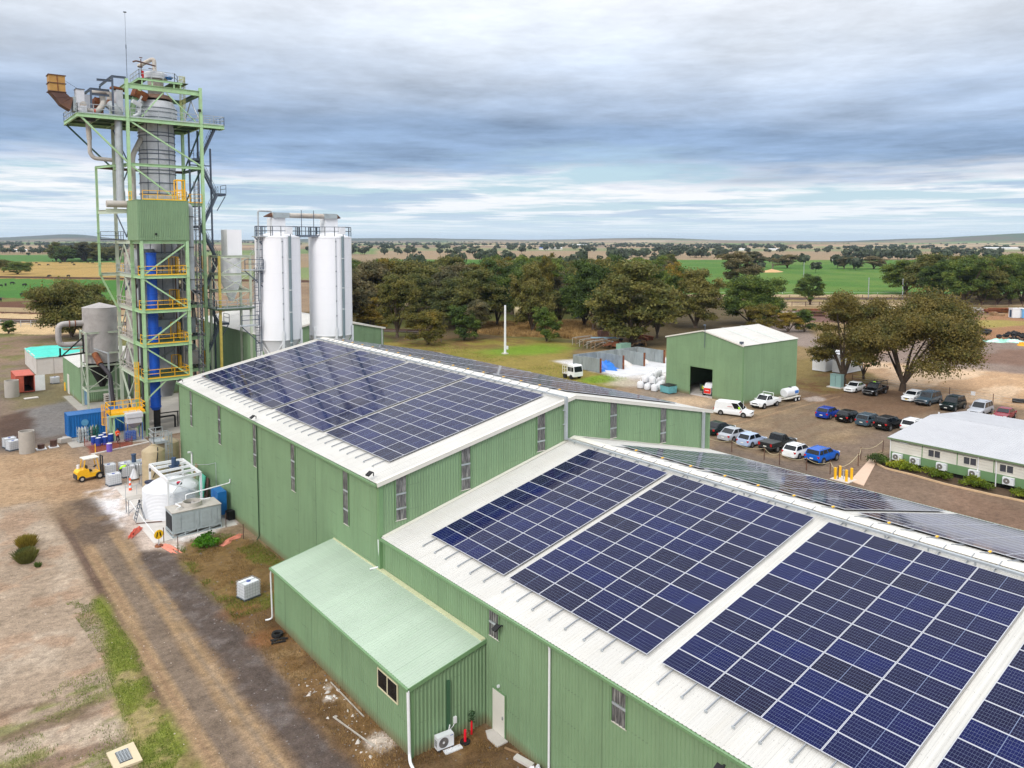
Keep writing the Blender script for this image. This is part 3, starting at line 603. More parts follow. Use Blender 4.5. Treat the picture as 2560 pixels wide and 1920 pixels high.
# --- long front shed
t = thing('long_shed', 'long lower green shed under four big blue solar arrays', 'shed', (21.62, 13.0, 0))
def long_wall():
    X0, X1, Y0, Y1 = 21.62, 52.34, -14.0, 39.14; XE = 21.45
    q = MB(); q.sheet((X0, Y0, 0), (0, 1, 0), (0, 0, 1), (-1, 0, 0), Y1 - Y0, 0, E2 - .08, .2, .03); q.build('wall_sheet', m_gwall, t)
    q = MB(); q.sheet((X1, Y0, 0), (0, 1, 0), (0, 0, 1), (1, 0, 0), Y1 - Y0, 0, E2 - .08, .2, .03); q.build('wall_sheet', m_gwall, t)
    g = gable_top(X0, X1, E2 - .1, S2); q = MB(); q.sheet((X0, Y0, 0), (1, 0, 0), (0, 0, 1), (0, -1, 0), X1 - X0, 0, g, .2, .03); q.build('wall_sheet', m_gwall, t)
    wL = RX - XE; L = wL * math.hypot(1, S2); zr = E2 + S2 * wL
    V = Vector((1, 0, S2)).normalized(); Nn = Vector((-S2, 0, 1)).normalized()
    q = MB(); q.sheet((XE, Y0, E2), (0, 1, 0), V, Nn, Y1 - Y0 - .02, 0, L, .2, .03); q.build('roof_sheet', m_wroof, t)
    V2 = Vector((-1, 0, S2)).normalized(); N2 = Vector((S2, 0, 1)).normalized()
    q = MB(); q.sheet((2 * RX - XE, Y0, E2), (0, 1, 0), V2, N2, Y1 - Y0 - .02, 0, L, .2, .03); q.build('roof_sheet', m_wroof, t)
    q = MB(); q.beam((RX - .2, Y0, zr + .02), (RX - .2, Y1, zr + .02), .42, .02, (-S2, 0, 1)); q.beam((RX + .2, Y0, zr + .02), (RX + .2, Y1, zr + .02), .42, .02, (S2, 0, 1)); q.build('ridge_cap', m_cream, t)
    for a, b_ in (((XE + .1, E2 + .03), (RX, zr + .04)), ((2 * RX - XE - .1, E2 + .03), (RX, zr + .04))):
        q = MB(); q.beam((a[0], Y1 - .12, a[1] + .03), (b_[0], Y1 - .12, b_[1] + .03), .3, .02, (0, 0, 1)); q.build('flashing', m_cream, t)
    for xx in (XE - .05, 2 * RX - XE + .05):
        q = MB(); q.box((xx - .07, Y0, E2 - .14), (xx + .07, Y1 - .05, E2 - .015)); q.build('gutter', m_gtrim, t)
    q = MB(); q.box((X0 - .03, Y1 - .18, 4.1), (X0 + .1, Y1 + .02, E2 - .1)); q.build('corner_trim', m_gtrim, t)
    for yw, zb in ((27.93, 4.69), (19.75, 4.52), (11.9, 4.55)): strip_window(t, ('x', X0), yw, yw + .76, zb, 6.05, 2)
    d = MB(); d.box((X0 - .09, 27.46, .08), (X0 - .04, 28.38, 2.14)); d = d.build('door', m_cream, t)
    h = MB(); h.cb((X0 - .12, 27.56, 1.02), (.06, .06, .14)); h.build('handle', m_galv, d)
    q = MB()
    for a, b_ in (((27.40, 0), (27.46, 2.2)), ((28.38, 0), (28.44, 2.2)), ((27.46, 2.14), (28.38, 2.2))): q.box((X0 - .075, a[0], a[1]), (X0 - .03, b_[0], b_[1]))
    q.build('door_frame', m_gtrim, t)
    q = MB(); q.cb((X0 - .1, 27.9, 2.45), (.12, .1, .1)); q.build('door_light', m_plast, t)
long_wall()
# --- annex
t = thing('lean_to_annex', 'low green lean-to annex with a pale green ribbed roof', 'annex', (17.37, 29.06, 0))
def annex():
    X0, X1, Y0, Y1 = 17.37, 21.58, 29.06, 45.3; zl, zh = 3.42, 4.30; s = (zh - zl) / (X1 - 17.2)
    q = MB(); q.sheet((X0, Y0, 0), (0, 1, 0), (0, 0, 1), (-1, 0, 0), Y1 - Y0, 0, zl - .02, .2, .03); q.build('wall_sheet', m_gwall, t)
    for yy, n in ((Y0, -1), (Y1, 1)):
        q = MB(); q.sheet((X0, yy, 0), (1, 0, 0), (0, 0, 1), (0, n, 0), X1 - X0, 0, lambda u: zl + s * u, .21, .04); q.build('wall_sheet', m_gwall, t)
    V = Vector((1, 0, s)).normalized(); Nn = Vector((-s, 0, 1)).normalized()
    q = MB(); q.sheet((17.2, Y0 - .1, zl + .02), (0, 1, 0), V, Nn, Y1 - Y0 + .2, 0, (X1 - 17.2) * math.hypot(1, s), .2, .03); q.build('roof_sheet', m_groof, t)
    for yy in (Y0 - .12, Y1 + .12):
        q = MB(); q.beam((17.18, yy, zl - .06), (X1, yy, zh - .06), .04, .2, (0, 0, 1)); q.build('barge_cap', m_gtrim, t)
    q = MB(); q.box((17.08, Y0 - .14, zl - .1), (17.22, Y1 + .14, zl + .02)); q.build('gutter', m_gtrim, t)
    q = MB(); q.box((X1 - .25, Y0 - .05, zh - .03), (X1 + .0, Y1, zh + .05)); q.build('flashing', mat('yellowed_sealant', C8(206, 206, 168), .6), t)
    q = MB(); q.box((X0 - .04, Y0 - .05, 0), (X0 + .12, Y0 + .02, zl)); q.build('corner_trim', m_gtrim, t)
    w = MB()
    y0, y1, z0, z1 = 30.12, 32.05, 2.05, 3.05
    for a, b_ in (((y0, z0), (y1, z0 + .07)), ((y0, z1 - .07), (y1, z1)), ((y0, z0 + .07), (y0 + .06, z1 - .07)), ((y1 - .06, z0 + .07), (y1, z1 - .07)), (((y0 + y1) / 2 - .03, z0 + .07), ((y0 + y1) / 2 + .03, z1 - .07))): w.box((X0 - .09, a[0], a[1]), (X0 - .03, b_[0], b_[1]))
    w = w.build('window', mat('window_frame_cream', C8(222, 214, 180), .5), t)
    for a, b_ in ((y0 + .06, (y0 + y1) / 2 - .03), ((y0 + y1) / 2 + .03, y1 - .06)): q = MB(); q.box((X0 - .07, a, z0 + .07), (X0 - .045, b_, z1 - .07)); q.build('pane', m_tglass, w)
    q = MB(); q.box((19.30, Y0 - .12, .55), (19.46, Y0 - .03, 3.02)); q.build('cable_duct', mat('dark_green_duct', C8(60, 98, 72), .5), t)
    q = MB(); q.box((19.66, Y0 - .13, .78), (19.82, Y0 - .045, 1.1)); q.build('isolator_box', m_white, t)
annex()
downpipe([(17.14, 45.2, 3.34), (17.14, 45.32, 3.1), (17.2, 45.34, .25), (17.1, 45.5, .1), (16.85, 45.6, .08)], 'white downpipe at the far corner of the lean-to annex')
downpipe([(17.18, 28.98, 3.36), (17.22, 28.96, .3), (17.1, 28.7, .1), (16.95, 28.0, .06)], 'white downpipe at the near corner of the annex by the air conditioner', .075)
downpipe([(21.38, 39.30, 6.1), (21.45, 39.30, 4.45), (21.3, 39.6, 4.3), (21.0, 39.7, 4.27)], 'short white downpipe that spills onto the annex roof')
downpipe([(21.45, 24.22, 6.12), (21.5, 24.22, 5.9), (21.5, 24.22, .1)], 'white downpipe on the long shed wall right of the white door')
downpipe([(21.28, 58.57, 9.4), (21.3, 58.57, .3), (21.1, 58.57, .1)], 'dark green downpipe down a joint of the tall shed wall', .05, m_gdark)
floodlight((21.45, 39.95, 9.75), (-.9, -.2), 'black floodlight on the near eave corner of the tall shed roof')
floodlight((21.35, 58.8, 9.7), (-.9, -.2), 'black floodlight half way along the tall shed eave')
floodlight((21.35, 78.7, 9.7), (-.9, -.2), 'black floodlight at the far eave corner near the kiln tower')
floodlight((21.55, 27.65, 5.5), (-1, 0), 'black floodlight on the long shed wall beside the upper translucent strip', up=.05)
floodlight((21.55, 15.15, 5.6), (-1, 0), 'black floodlight low under the long shed eave at the bottom edge', up=.05)
# --- solar panels
def panel_mesh():
    q = MB(); a, b_, f = 1.063, 2.252, .02; q.mi = 0
    q.box((-a / 2, -b_ / 2, -.02), (a / 2, -b_ / 2 + f, .015)); q.box((-a / 2, b_ / 2 - f, -.02), (a / 2, b_ / 2, .015))
    q.box((-a / 2, -b_ / 2 + f, -.02), (-a / 2 + f, b_ / 2 - f, .015)); q.box((a / 2 - f, -b_ / 2 + f, -.02), (a / 2, b_ / 2 - f, .015))
    q.mi = 1; k = len(q.f); q.quad((-a / 2 + f, -b_ / 2 + f, .008), (a / 2 - f, -b_ / 2 + f, .008), (a / 2 - f, b_ / 2 - f, .008), (-a / 2 + f, b_ / 2 - f, .008))
    o = q.build('solar_panel', [m_frame, m_pv], None); me = o.data; uv = me.uv_layers.new(name='UVMap')
    for p in me.polygons:
        for li in p.loop_indices:
            c = me.vertices[me.loops[li].vertex_index].co; uv.data[li].uv = ((c.x / (a - 2 * f) + .5), (c.y / (b_ - 2 * f) + .5))
    bpy.data.objects.remove(o); return me
PVM = panel_mesh()
def array(label, y0, ncol, x0, nrow, slope, z_at, side=1, py=2.27, px=1.075, raillow=.85, railtop=1.05, missing=()):
    """side=1 roof rises towards +x ; x0,z_at at the low (side 1) or high (side -1) edge; y0 = near (small y) edge"""
    cs = math.cos(math.atan(slope)); t = thing('solar_array', label, 'solar array', (x0, y0, z_at), 0, 'solar arrays on the shed roofs')
    for i in range(nrow):
        for j in range(ncol):
            if (i, j) in missing: continue
            d = (i + .5) * px * cs
            o = bpy.data.objects.new('solar_panel', PVM); COL.objects.link(o); o.parent = t
            o.location = (d, (j + .5) * py, side * slope * d + .14); o.rotation_euler = (0, -side * math.atan(slope), 0)
    Lx = nrow * px * cs
    for j in range(ncol):
        for f in (.24, .76):
            yy = (j + f) * py; a, b_ = (-raillow, Lx + railtop) if side > 0 else (-railtop, Lx + raillow)
            q = MB(); q.beam((a, yy, side * slope * a + .08), (b_, yy, side * slope * b_ + .08), .04, .05)
            q.build('rail', mat('rail_alloy', C8(146, 150, 156), .5, .1, .05), t, 0)
            e = MB(); xx = a if side > 0 else b_; (side < 0 and f < .5 and MB().cb((-.25, yy, .17), (.22, .09, .05)).build('end_cap', m_yel, t, 0)); e.cb((xx, yy, side * slope * xx + .05), (.05, .12, .09)); e.build('rail_foot', m_galv, t, 0)
def rz1(x): return E1 - .05 + S1 * (x - 21.22)
def rz2(x): return E2 + S2 * (x - 21.45)
NM = ['nearest', 'second', 'third', 'farthest']
for k, y0 in enumerate((41.1, 50.62, 60.2, 69.8)):
    array('solar array on the left slope of the tall shed, %s from the gable' % NM[k], y0, 4, 23.16, 12, S1, rz1(23.16), 1, py=2.255)
for y0, nc, lb in ((29.72, 3, 'narrow three-column solar array on the long shed, beside the tall gable'), (20.2, 4, 'wide blue solar array on the long shed, between the narrow array and its wider neighbour'),
                   (10.35, 4, 'large bright blue solar array on the long shed, third from the tall gable'), (.6, 4, 'blue solar array cut off by the lower right corner, on the long shed'), (-9.2, 4, 'solar array on the long shed beyond the bottom of the photo')):
    array(lb, y0, nc, 23.25, 12, S2, rz2(23.25), 1, py=2.27)
for y0, nc, lb in ((29.3, 3, 'greenish array on the far slope of the long shed next to the tall gable'), (19.95, 4, 'dark array on the far slope of the long shed, in the middle'), (10.2, 4, 'reddish array on the far slope of the long shed at the right edge'), (.5, 4, 'array on the far slope of the long shed nearest the bottom right')):
    array(lb, y0, nc, 38.4, 12, S2, rz2(2 * RX - 38.4), -1, py=2.27, raillow=.3, railtop=1.4)
for k, y0 in enumerate((41.4, 50.9, 60.5, 70.2)):
    array('solar array on the hidden right slope of the tall shed, %s from the gable' % NM[k], y0, 4, 38.3, 12, S1, rz1(2 * RX - 38.3), -1, py=2.255, raillow=.3, railtop=1.3)
# cable trays
q = MB(); zt = rz2(36.1) + .22
q.beam((36.1, -13, zt), (36.1, 39.0, zt), .16, .1)
for k in range(27): q.cb((36.1, -12.5 + k * 1.95, zt - .12), (.06, .06, .16))
single(q, 'cable_tray', m_galv, 'galvanised cable tray along the ridge of the long shed', 'cable tray', (36.1, 13, zt))
q = MB(); zt = rz1(36.1) + .2
q.beam((36.1, 40, zt), (36.1, 80, zt), .16, .1); q.beam((36.1, 40, zt), (36.1, 38.98, zt), .16, .1); q.beam((36.0, 38.98, zt + .05), (36.0, 38.98, 9.8), .22, .16, (0, 1, 0))
for zz in (11.9, 10.9): q.cb((35.82, 38.98, zz), (.2, .08, .06))
single(q, 'cable_tray', m_galv, 'galvanised cable tray along the tall shed ridge and down its gable', 'cable tray', (36.1, 60, zt))
q = MB(); q.beam((51.4, 38.98, 9.6), (51.4, 38.98, 6.4), .24, .16, (0, 1, 0))
single(q, 'cable_duct', m_galv, 'grey cable duct near the right end of the tall gable', 'cable duct', (51.4, 38.98, 6.4))
# --- rear shed beyond the silos
t = thing('rear_shed', 'green shed with cream gable roof half hidden behind the two silos', 'shed', (36.3, 96, 0))
def rear():
    X0, X1, Y0, Y1, e, s = 36.3, 53.4, 96, 124, 11.3, .21
    q = MB(); q.sheet((X0, Y0, 0), (0, 1, 0), (0, 0, 1), (-1, 0, 0), Y1 - Y0, 0, e, .2, .03); q.build('wall_sheet', m_gwall, t)
    q = MB(); q.sheet((X1, Y0, 0), (0, 1, 0), (0, 0, 1), (1, 0, 0), Y1 - Y0, 0, e, .2, .03); q.build('wall_sheet', m_gwall, t)
    g = gable_top(X0, X1, e, s); q = MB(); q.sheet((X0, Y0, 0), (1, 0, 0), (0, 0, 1), (0, -1, 0), X1 - X0, 0, g, .2, .03); q.build('wall_sheet', m_gwall, t)
    w = (X1 - X0) / 2 + .2; L = w * math.hypot(1, s)
    for sx, xe in ((1, X0 - .2), (-1, X1 + .2)):
        q = MB(); q.sheet((xe, Y0 - .2, e), (0, 1, 0), Vector((sx, 0, s)).normalized(), Vector((-sx * s, 0, 1)).normalized(), Y1 - Y0 + .4, 0, L, .2, .03); q.build('roof_sheet', m_wroof, t)
        q = MB(); q.beam((xe, Y0 - .22, e - .06), (xe + sx * w, Y0 - .22, e - .06 + s * w), .04, .24, (0, 0, 1)); q.build('barge_cap', m_cream, t)
    for yw in (98.5, 104): strip_window(t, ('x', X0), yw, yw + .7, 6.5, 10.8)
    q = MB(); q.pipe([(X1 - .3, Y0 - .1, e), (X1 - .3, Y0 - .1, .2)], .06, 8); q.build('downpipe', m_white, t)
rear()
# --- detached shed with the open door
t = thing('detached_shed', 'square green gabled shed with an open doorway behind the white van', 'shed', (94.9, 65.2, 0))
def det():
    X0, X1, Y0, Y1, e, rdg = 94.9, 108.9, 65.2, 79.4, 8.55, 10.15; s = (rdg - e) / (7.1)
    g = gable_top(Y0, Y1, e, s)
    dy0, dy1, dh = 70.49, 74.66, 4.4
    q = MB(); q.sheet((X0, Y0, 0), (0, 1, 0), (0, 0, 1), (-1, 0, 0), dy0 - Y0, 0, lambda u: g(u), .2, .03); q.build('wall_sheet', m_gwall, t)
    q = MB(); q.sheet((X0, dy1, 0), (0, 1, 0), (0, 0, 1), (-1, 0, 0), Y1 - dy1, 0, lambda u: g(u + dy1 - Y0), .2, .03); q.build('wall_sheet', m_gwall, t)
    q = MB(); q.sheet((X0, dy0, 0), (0, 1, 0), (0, 0, 1), (-1, 0, 0), dy1 - dy0, dh, lambda u: g(u + dy0 - Y0), .2, .03); q.build('wall_sheet', m_gwall, t)
    q = MB(); q.sheet((X1, Y0, 0), (0, 1, 0), (0, 0, 1), (1, 0, 0), Y1 - Y0, 0, g, .2, .03); q.build('wall_sheet', m_gwall, t)
    for yy, n in ((Y0, -1), (Y1, 1)):
        q = MB(); q.sheet((X0, yy, 0), (1, 0, 0), (0, 0, 1), (0, n, 0), X1 - X0, 0, e, .2, .03); q.build('wall_sheet', m_gwall, t)
    ym = (Y0 + Y1) / 2; w = (Y1 - Y0) / 2 + .15; L = w * math.hypot(1, s)
    for sy, ye in ((1, Y0 - .15), (-1, Y1 + .15)):
        q = MB(); q.sheet((X0 - .15, ye, e - .02), (1, 0, 0), Vector((0, sy, s)).normalized(), Vector((0, -sy * s, 1)).normalized(), X1 - X0 + .3, 0, L, .2, .03); q.build('roof_sheet', m_wroof, t)
        for xx in (X0 - .17, X1 + .17):
            q = MB(); q.beam((xx, ye, e - .06), (xx, ye + sy * w, e - .06 + s * w), .04, .2, (0, 0, 1)); q.build('barge_cap', m_cream, t)
    for xx in (99.6, 104.4): q = MB(); q.beam((xx, Y0 - .1, e + .03), (xx, ym, e + .03 + s * w), .7, .015, (0, -s, 1)); q.build('skylight_strip', mat('skylight', C8(196, 200, 192), .35), t)
    q = MB(); q.box((X0 - .05, Y0 - .05, 0), (X0 + .05, Y0 + .12, e)); q.build('corner_trim', m_gtrim, t)
    q = MB(); q.box((X0 - .03, dy0 - .08, 0), (X0 + .04, dy0, dh)); q.box((X0 - .03, dy1, 0), (X0 + .04, dy1 + .08, dh)); q.box((X0 - .03, dy0, dh), (X0 + .04, dy1, dh + .08)); q.build('door_frame', m_gtrim, t)
    q = MB(); q.box((X0 + .05, Y0 + .1, -.02), (X1 - .05, Y1 - .1, .03)); q.build('floor_slab', m_concw, t)
    q = MB()
    for i in range(5): q.cb((104 + (i % 2), 70.2 + i * 1.1, .6 + (i % 3) * .3), (1, .9, 1.2 + (i % 3) * .6))
    q.build('shelving', m_wood, t)
    q = MB(); q.pipe([(X0 - .2, 71.9, 7.6), (X0 - .2, 71.9, 10.9)], .05, 6); q.cb((X0 - .3, 71.9, 11.0), (.35, .2, .25)); q.build('camera_mast', m_galvd, t)
    q = MB(); q.cb((X0 - .1, Y0 + .3, e + .45), (.5, .4, .3)); q.cb((X0 - .1, Y0 + .3, e + .2), (.06, .06, .4)); q.build('floodlight_head', m_bsteel, t)
det()
# --- site office
t = thing('site_office', 'long cream and green site office under a white ribbed roof', 'office', (82.04, 37.9, 0))
def office():
    X0, X1, Y0, Y1 = 82.04, 102.0, 4.0, 37.9; zf, ze, zr = .45, 2.78, 3.75; XR = 92.0; zm = 1.35
    yj = [37.9, 34.66, 31.29, 28.0, 24.7, 21.3, 18, 14.7, 11.3, 8, 4]
    for a, b_ in zip(yj[:-1], yj[1:]):
        for k in range(5):
            z0 = zm + k * (ze - zm) / 5; q = MB(); q.box((X0 - .02 - (.006 if k % 2 else 0), b_ + .04, z0), (X0 + .08, a - .04, z0 + (ze - zm) / 5 - .015)); q.build('cladding_board', m_cream, t)
        q = MB(); q.box((X0 - .03, b_ + .0, zf), (X0 + .08, a, zm)); q.build('skirting_panel', m_gtrim, t)
        q = MB(); q.box((X0 - .05, a - .05, zf), (X0 + .02, a + .03, ze)); q.build('cover_strip', m_gtrim, t)
    q = MB(); q.box((X0 + .08, Y0, zf), (X1, Y1 - .02, ze - .02)); q.build('building_body', m_cream, t)
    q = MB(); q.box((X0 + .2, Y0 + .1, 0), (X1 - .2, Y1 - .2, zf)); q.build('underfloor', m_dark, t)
    s = (zr - ze) / (XR - X0 + .3)
    for sx, xe in ((1, X0 - .3), (-1, X1 + .3)):
        w = abs(XR - xe); q = MB(); q.sheet((xe, Y0, ze + .05), (0, 1, 0), Vector((sx, 0, s)).normalized(), Vector((-sx * s, 0, 1)).normalized(), Y1 - Y0 + .25, 0, w * math.hypot(1, s), .25, .04)
        q.build('roof_sheet', mat('white_roof', C8(182, 183, 187), .5, 0, .05, .4, dirt=C8(160, 160, 166), dirt_amt=.4), t)
    q = MB(); q.box((X0 - .36, Y0, ze - .09), (X0 - .28, Y1 + .22, ze + .08)); q.build('gutter', mat('olive_gutter', C8(112, 132, 100), .5), t)
    q = MB(); q.mesh([(X0 - .3, Y1 + .2, ze - .05), (X1 + .3, Y1 + .2, ze - .05), (X1 + .3, Y1 + .2, ze + .06), (XR, Y1 + .2, zr + .02), (X0 - .3, Y1 + .2, ze + .06)], [(0, 1, 2, 3, 4)]); q.build('gable_panel', m_gtrim, t)
    for yc in (33.45, 30.1, 26.9, 23.0, 19.0):
        f = MB(); y0, y1, z0, z1 = yc - .62, yc + .62, 1.62, 2.42
        for a, b_ in (((y0, z0), (y1, z0 + .06)), ((y0, z1 - .06), (y1, z1)), ((y0, z0 + .06), (y0 + .06, z1 - .06)), ((y1 - .06, z0 + .06), (y1, z1 - .06)), ((yc - .035, z0 + .06), (yc + .035, z1 - .06))): f.box((X0 - .09, a[0], a[1]), (X0 - .03, b_[0], b_[1]))
        f = f.build('window', m_cream, t)
        for a, b_ in ((y0 + .06, yc - .035), (yc + .035, y1 - .06)): q = MB(); q.box((X0 - .07, a, z0 + .06), (X0 - .04, b_, z1 - .06)); q.build('pane', m_mesh, f)
    q = MB(); q.box((X0 - .12, 36.1, 2.45), (X0 - .03, 36.9, 2.55)); q.build('light_fitting', m_plast, t)
    for yy in (37.85, 29.35, 27.75, 17.0): q = MB(); q.pipe([(X0 - .2, yy, ze - .1), (X0 - .12, yy, ze - .4), (X0 - .12, yy, .1)], .05, 8); q.build('downpipe', m_white, t)
office()
# ------------------------------------------------------------------ kiln tower
def rail(pts, z, m, parent, name='handrail', hgt=1.1, kick=True, step=1.5, w=1, r=.032):
    q = MB()
    for a, b_ in zip(pts[:-1], pts[1:]):
        L = math.hypot(b_[0] - a[0], b_[1] - a[1]); n = max(1, int(round(L / step)))
        for k in range(n + 1):
            x = a[0] + (b_[0] - a[0]) * k / n; y = a[1] + (b_[1] - a[1]) * k / n; q.beam((x, y, z), (x, y, z + hgt), r * 2)
        for hh in (hgt, hgt * .55): q.beam((a[0], a[1], z + hh), (b_[0], b_[1], z + hh), r * 2)
        if kick: q.beam((a[0], a[1], z + .07), (b_[0], b_[1], z + .07), .015, .14)
    return q.build(name, m, parent, w)
def cage_ladder(p, z0, z1, face, m, parent, cage_from=2.2, w=1, name='caged_ladder'):
    """ladder at p with hoops on the side `face`"""
    fx, fy = face; sx, sy = -fy, fx; x, y = p; q = MB()
    for s in (-.22, .22): q.beam((x + sx * s, y + sy * s, z0), (x + sx * s, y + sy * s, z1), .05)
    k = z0 + .3
    while k < z1: q.beam((x - sx * .22, y - sy * .22, k), (x + sx * .22, y + sy * .22, k), .03); k += .3
    hz = z0 + cage_from; pts = [(math.cos(t) * .38 * 1.0, math.sin(t) * .36) for t in [math.pi * i / 6 for i in range(7)]]
    P = [(x + sx * a + fx * (b_ + .1), y + sy * a + fy * (b_ + .1)) for a, b_ in pts]
    while hz <= z1 + .01:
        for a, b_ in zip(P[:-1], P[1:]): q.beam((*a, hz), (*b_, hz), .02, .06)
        hz += .9
    for a in P[::1]: q.beam((*a, z0 + cage_from), (*a, z1), .035)
    return q.build(name, m, parent, w)
TW = thing('kiln_tower', 'tall green steel kiln tower with yellow handrails on every floor', 'tower', (22.6, 98.8, 0))
LV = [6.9, 11.1, 15.25, 19.4, 23.6]
XL, XR1, XR2, YF, YM, YB = 22.6, 27.8, 31.3, 98.8, 103.5, 111.9
for (x, y, z1, m) in ((XL, YF, 23.6, m_steelg), (XR1, YF, 23.6, m_steelg), (XL, YM, 43.2, m_steelg), (XR2, YM, 43.1, m_steelg), (XL, YB, 42.4, m_steelp), (XR2, YB, 42.4, m_steelg), (20.3, YB - 1, 33.0, m_steelg)):
    z0_ = 19.2 if x < 21 else 0; q = MB(); q.ibeam((x, y, z0_), (x, y, z1), .36 if x > 21 else .26, .36 if x > 21 else .26, .04); q.build('column', m, TW)
    q = MB()
    for z in LV:
        if z0_ < z < z1: q.cb((x, y, z - .32), (.5, .5, .05)); q.cb((x, y, z + .95), (.5, .5, .05))
    q.build('splice_plate', m, TW)
def bm(a, b_, w=.25, h=.4, m=m_steelg, name='floor_beam'): q = MB(); q.ibeam(a, b_, w, h, .03); q.build(name, m, TW)
def br(a, b_, w=.16, m=m_steelg): q = MB(); q.beam(a, b_, w); q.build('brace', m, TW)
for i, z in enumerate(LV):
    bm((XL, YF, z - .2), (XR1, YF, z - .2)); bm((XL, YF, z - .2), (XL, YM, z - .2)); bm((XR1, YF, z - .2), (XR1, YM, z - .2), m=m_dgreen)
    bm((XL, YM, z - .2), (XL, YB, z - .2), .25, .5, m_steelp); bm((XL, YB, z - .2), (XR2, YB, z - .2), m=m_steelp); bm((XR2, YM, z - .2), (XR2, YB, z - .2), m=m_dgreen); bm((XR1, YM, z - .2), (XR2, YM, z - .2), m=m_steelg)
    q = MB(); q.box((XL + .2, YF + .15, z - .06), (XR1 - .1, YM, z)); q.box((XL + .2, YM, z - .06), (XR2 - .2, YM + 1.6, z)); q.build('floor_grating', m_dgreen, TW)
    q = MB(); q.box((XL + .2, YM + 4.0, z - .06), (XR2 - .2, YB - .2, z)); q.build('floor_grating', m_dust, TW)
    if z < 23: 
        rail([(XL - .1, YF + 1.5), (XL - .1, YF - .1), (XR1 - .2, YF - .1)], z, m_yel, TW)
        rail([(XR1 - .1, YF), (XR1 - .1, YM - .4)], z, m_yel, TW, kick=False)
        rail([(XL - .1, YM + .4), (XL - .1, YB - .3)], z, m_galv if i > 2 else m_dust, TW)
        q = MB()
        for yy in (YM - .5, YM - 1.7): q.beam((XR1 - .3, yy, z), (XR1 - .3, yy, z + 2.1), .12)
        for xx in (XR1 - .3, XR1 - 1.1): q.beam((xx, YM - .5, z), (xx, YM - .5, z + 2.1), .12); 
        for k in range(6): q.beam((XR1 - .3, YM - 1.7 + k * .22, z + .1), (XR1 - .3, YM - 1.7 + k * .22, z + 2.05), .03)
        for k in range(4): q.beam((XR1 - 1.1 + k * .2, YM - .5, z + .1), (XR1 - 1.1 + k * .2, YM - .5, z + 2.05), .03)
        q.beam((XR1 - .3, YM - .5, z + 2.1), (XR1 - .3, YM - 1.7, z + 2.1), .1); q.beam((XR1 - .3, YM - .5, z + 2.1), (XR1 - 1.1, YM - .5, z + 2.1), .1)
        q.build('safety_gate', m_yel, TW)
        q = MB()
        q.box((XR2 - .25, YM + .3, z + .05), (XR2 - .2, YM + 1.6, z + 2.2)); q.build('yellow_screen', m_yel, TW)
    if i: 
        zl = LV[i - 1]
        if i % 2 == 0: br((XL + .2, YF, zl + .1), (XR1 - .2, YF, z - .5))
        else: br((XL + .2, YF, z - .5), (XR1 - .2, YF, zl + .1))
        ym = (YM + YB) / 2; br((XL, YB - .2, zl + .1), (XL, ym, z - .5), .14, m_steelp); br((XL, YM + .2, zl + .1), (XL, ym, z - .5), .14, m_steelp)
        br((XR2, YM + .2, zl), (XR2, YB - .2, z - .4), .14, m_steelg); br((XR1 + .1, YM, z - .4), (XR2 - .1, YM, zl), .1, m_galv)
br((XL + .2, YF, 4.6), (XL + 2.3, YF, 6.5), .14); br((XL, YB - .3, 6.4), (XL, YM + .4, .4), .2, m_steelp); br((XL, YM + 5, 3), (XL, YM + .4, 6.4), .16, m_steelp)
# cladded box
q = MB(); ZB0, ZB1 = 23.6, 28.35
q.sheet((22.2, 98.55, 0), (1, 0, 0), (0, 0, 1), (0, -1, 0), 5.85, ZB0, ZB1, .2, .035); q.build('cladding_sheet', m_gwall, TW)
q = MB(); q.sheet((22.2, 98.55, 0), (0, 1, 0), (0, 0, 1), (-1, 0, 0), 5.1, ZB0, ZB1, .2, .02); q.build('cladding_sheet', m_gwall, TW)
q = MB(); q.sheet((28.05, 98.55, 0), (0, 1, 0), (0, 0, 1), (1, 0, 0), 5.1, ZB0, ZB1, .2, .02); q.build('cladding_sheet', m_gwall, TW)
q = MB(); q.box((22.15, 98.5, ZB1), (28.1, 103.6, ZB1 + .06)); q.build('box_roof', m_gtrim, TW); q = MB(); q.box((22.2, 98.6, ZB0 - .02), (28.05, 103.5, ZB0 + .05)); q.build('box_floor', m_gtrim, TW)
q = MB(); q.cb((24.2, 98.46, 24.35), (.22, .12, .22)); q.build('vent_cowl', m_black, TW)
rail([(22.4, 103.3), (22.4, 101.9)], ZB1 + .06, m_yel, TW); rail([(22.9, 98.7), (27.9, 98.7), (27.9, 103.2)], ZB1 + .06, m_yel, TW)
q = MB()
for xx, yy in ((27.0, 99.4), (27.9, 99.4), (27.0, 100.6), (27.9, 100.6)): q.beam((xx, yy, ZB1 + .06), (xx, yy, ZB1 + 2.6), .12)
for a, b_ in (((27, 99.4), (27.9, 99.4)), ((27.9, 99.4), (27.9, 100.6)), ((27, 99.4), (27, 100.6)), ((27, 100.6), (27.9, 100.6))): q.beam((*a, ZB1 + 2.6), (*b_, ZB1 + 2.6), .12); q.beam((*a, ZB1 + 1.4), (*b_, ZB1 + 1.4), .08)
q.build('safety_gate', m_yel, TW)
rail([(28.1, 103.3), (31.1, 103.3)], 28.4, m_yel, TW)
q = MB(); q.mesh([], []); 
for k in range(7): q.cb((24 + k * .5, 99.6 + (k % 2) * .6, 28.75), (.35, .35, .6))
q.build('valve_cluster', m_dust, TW)
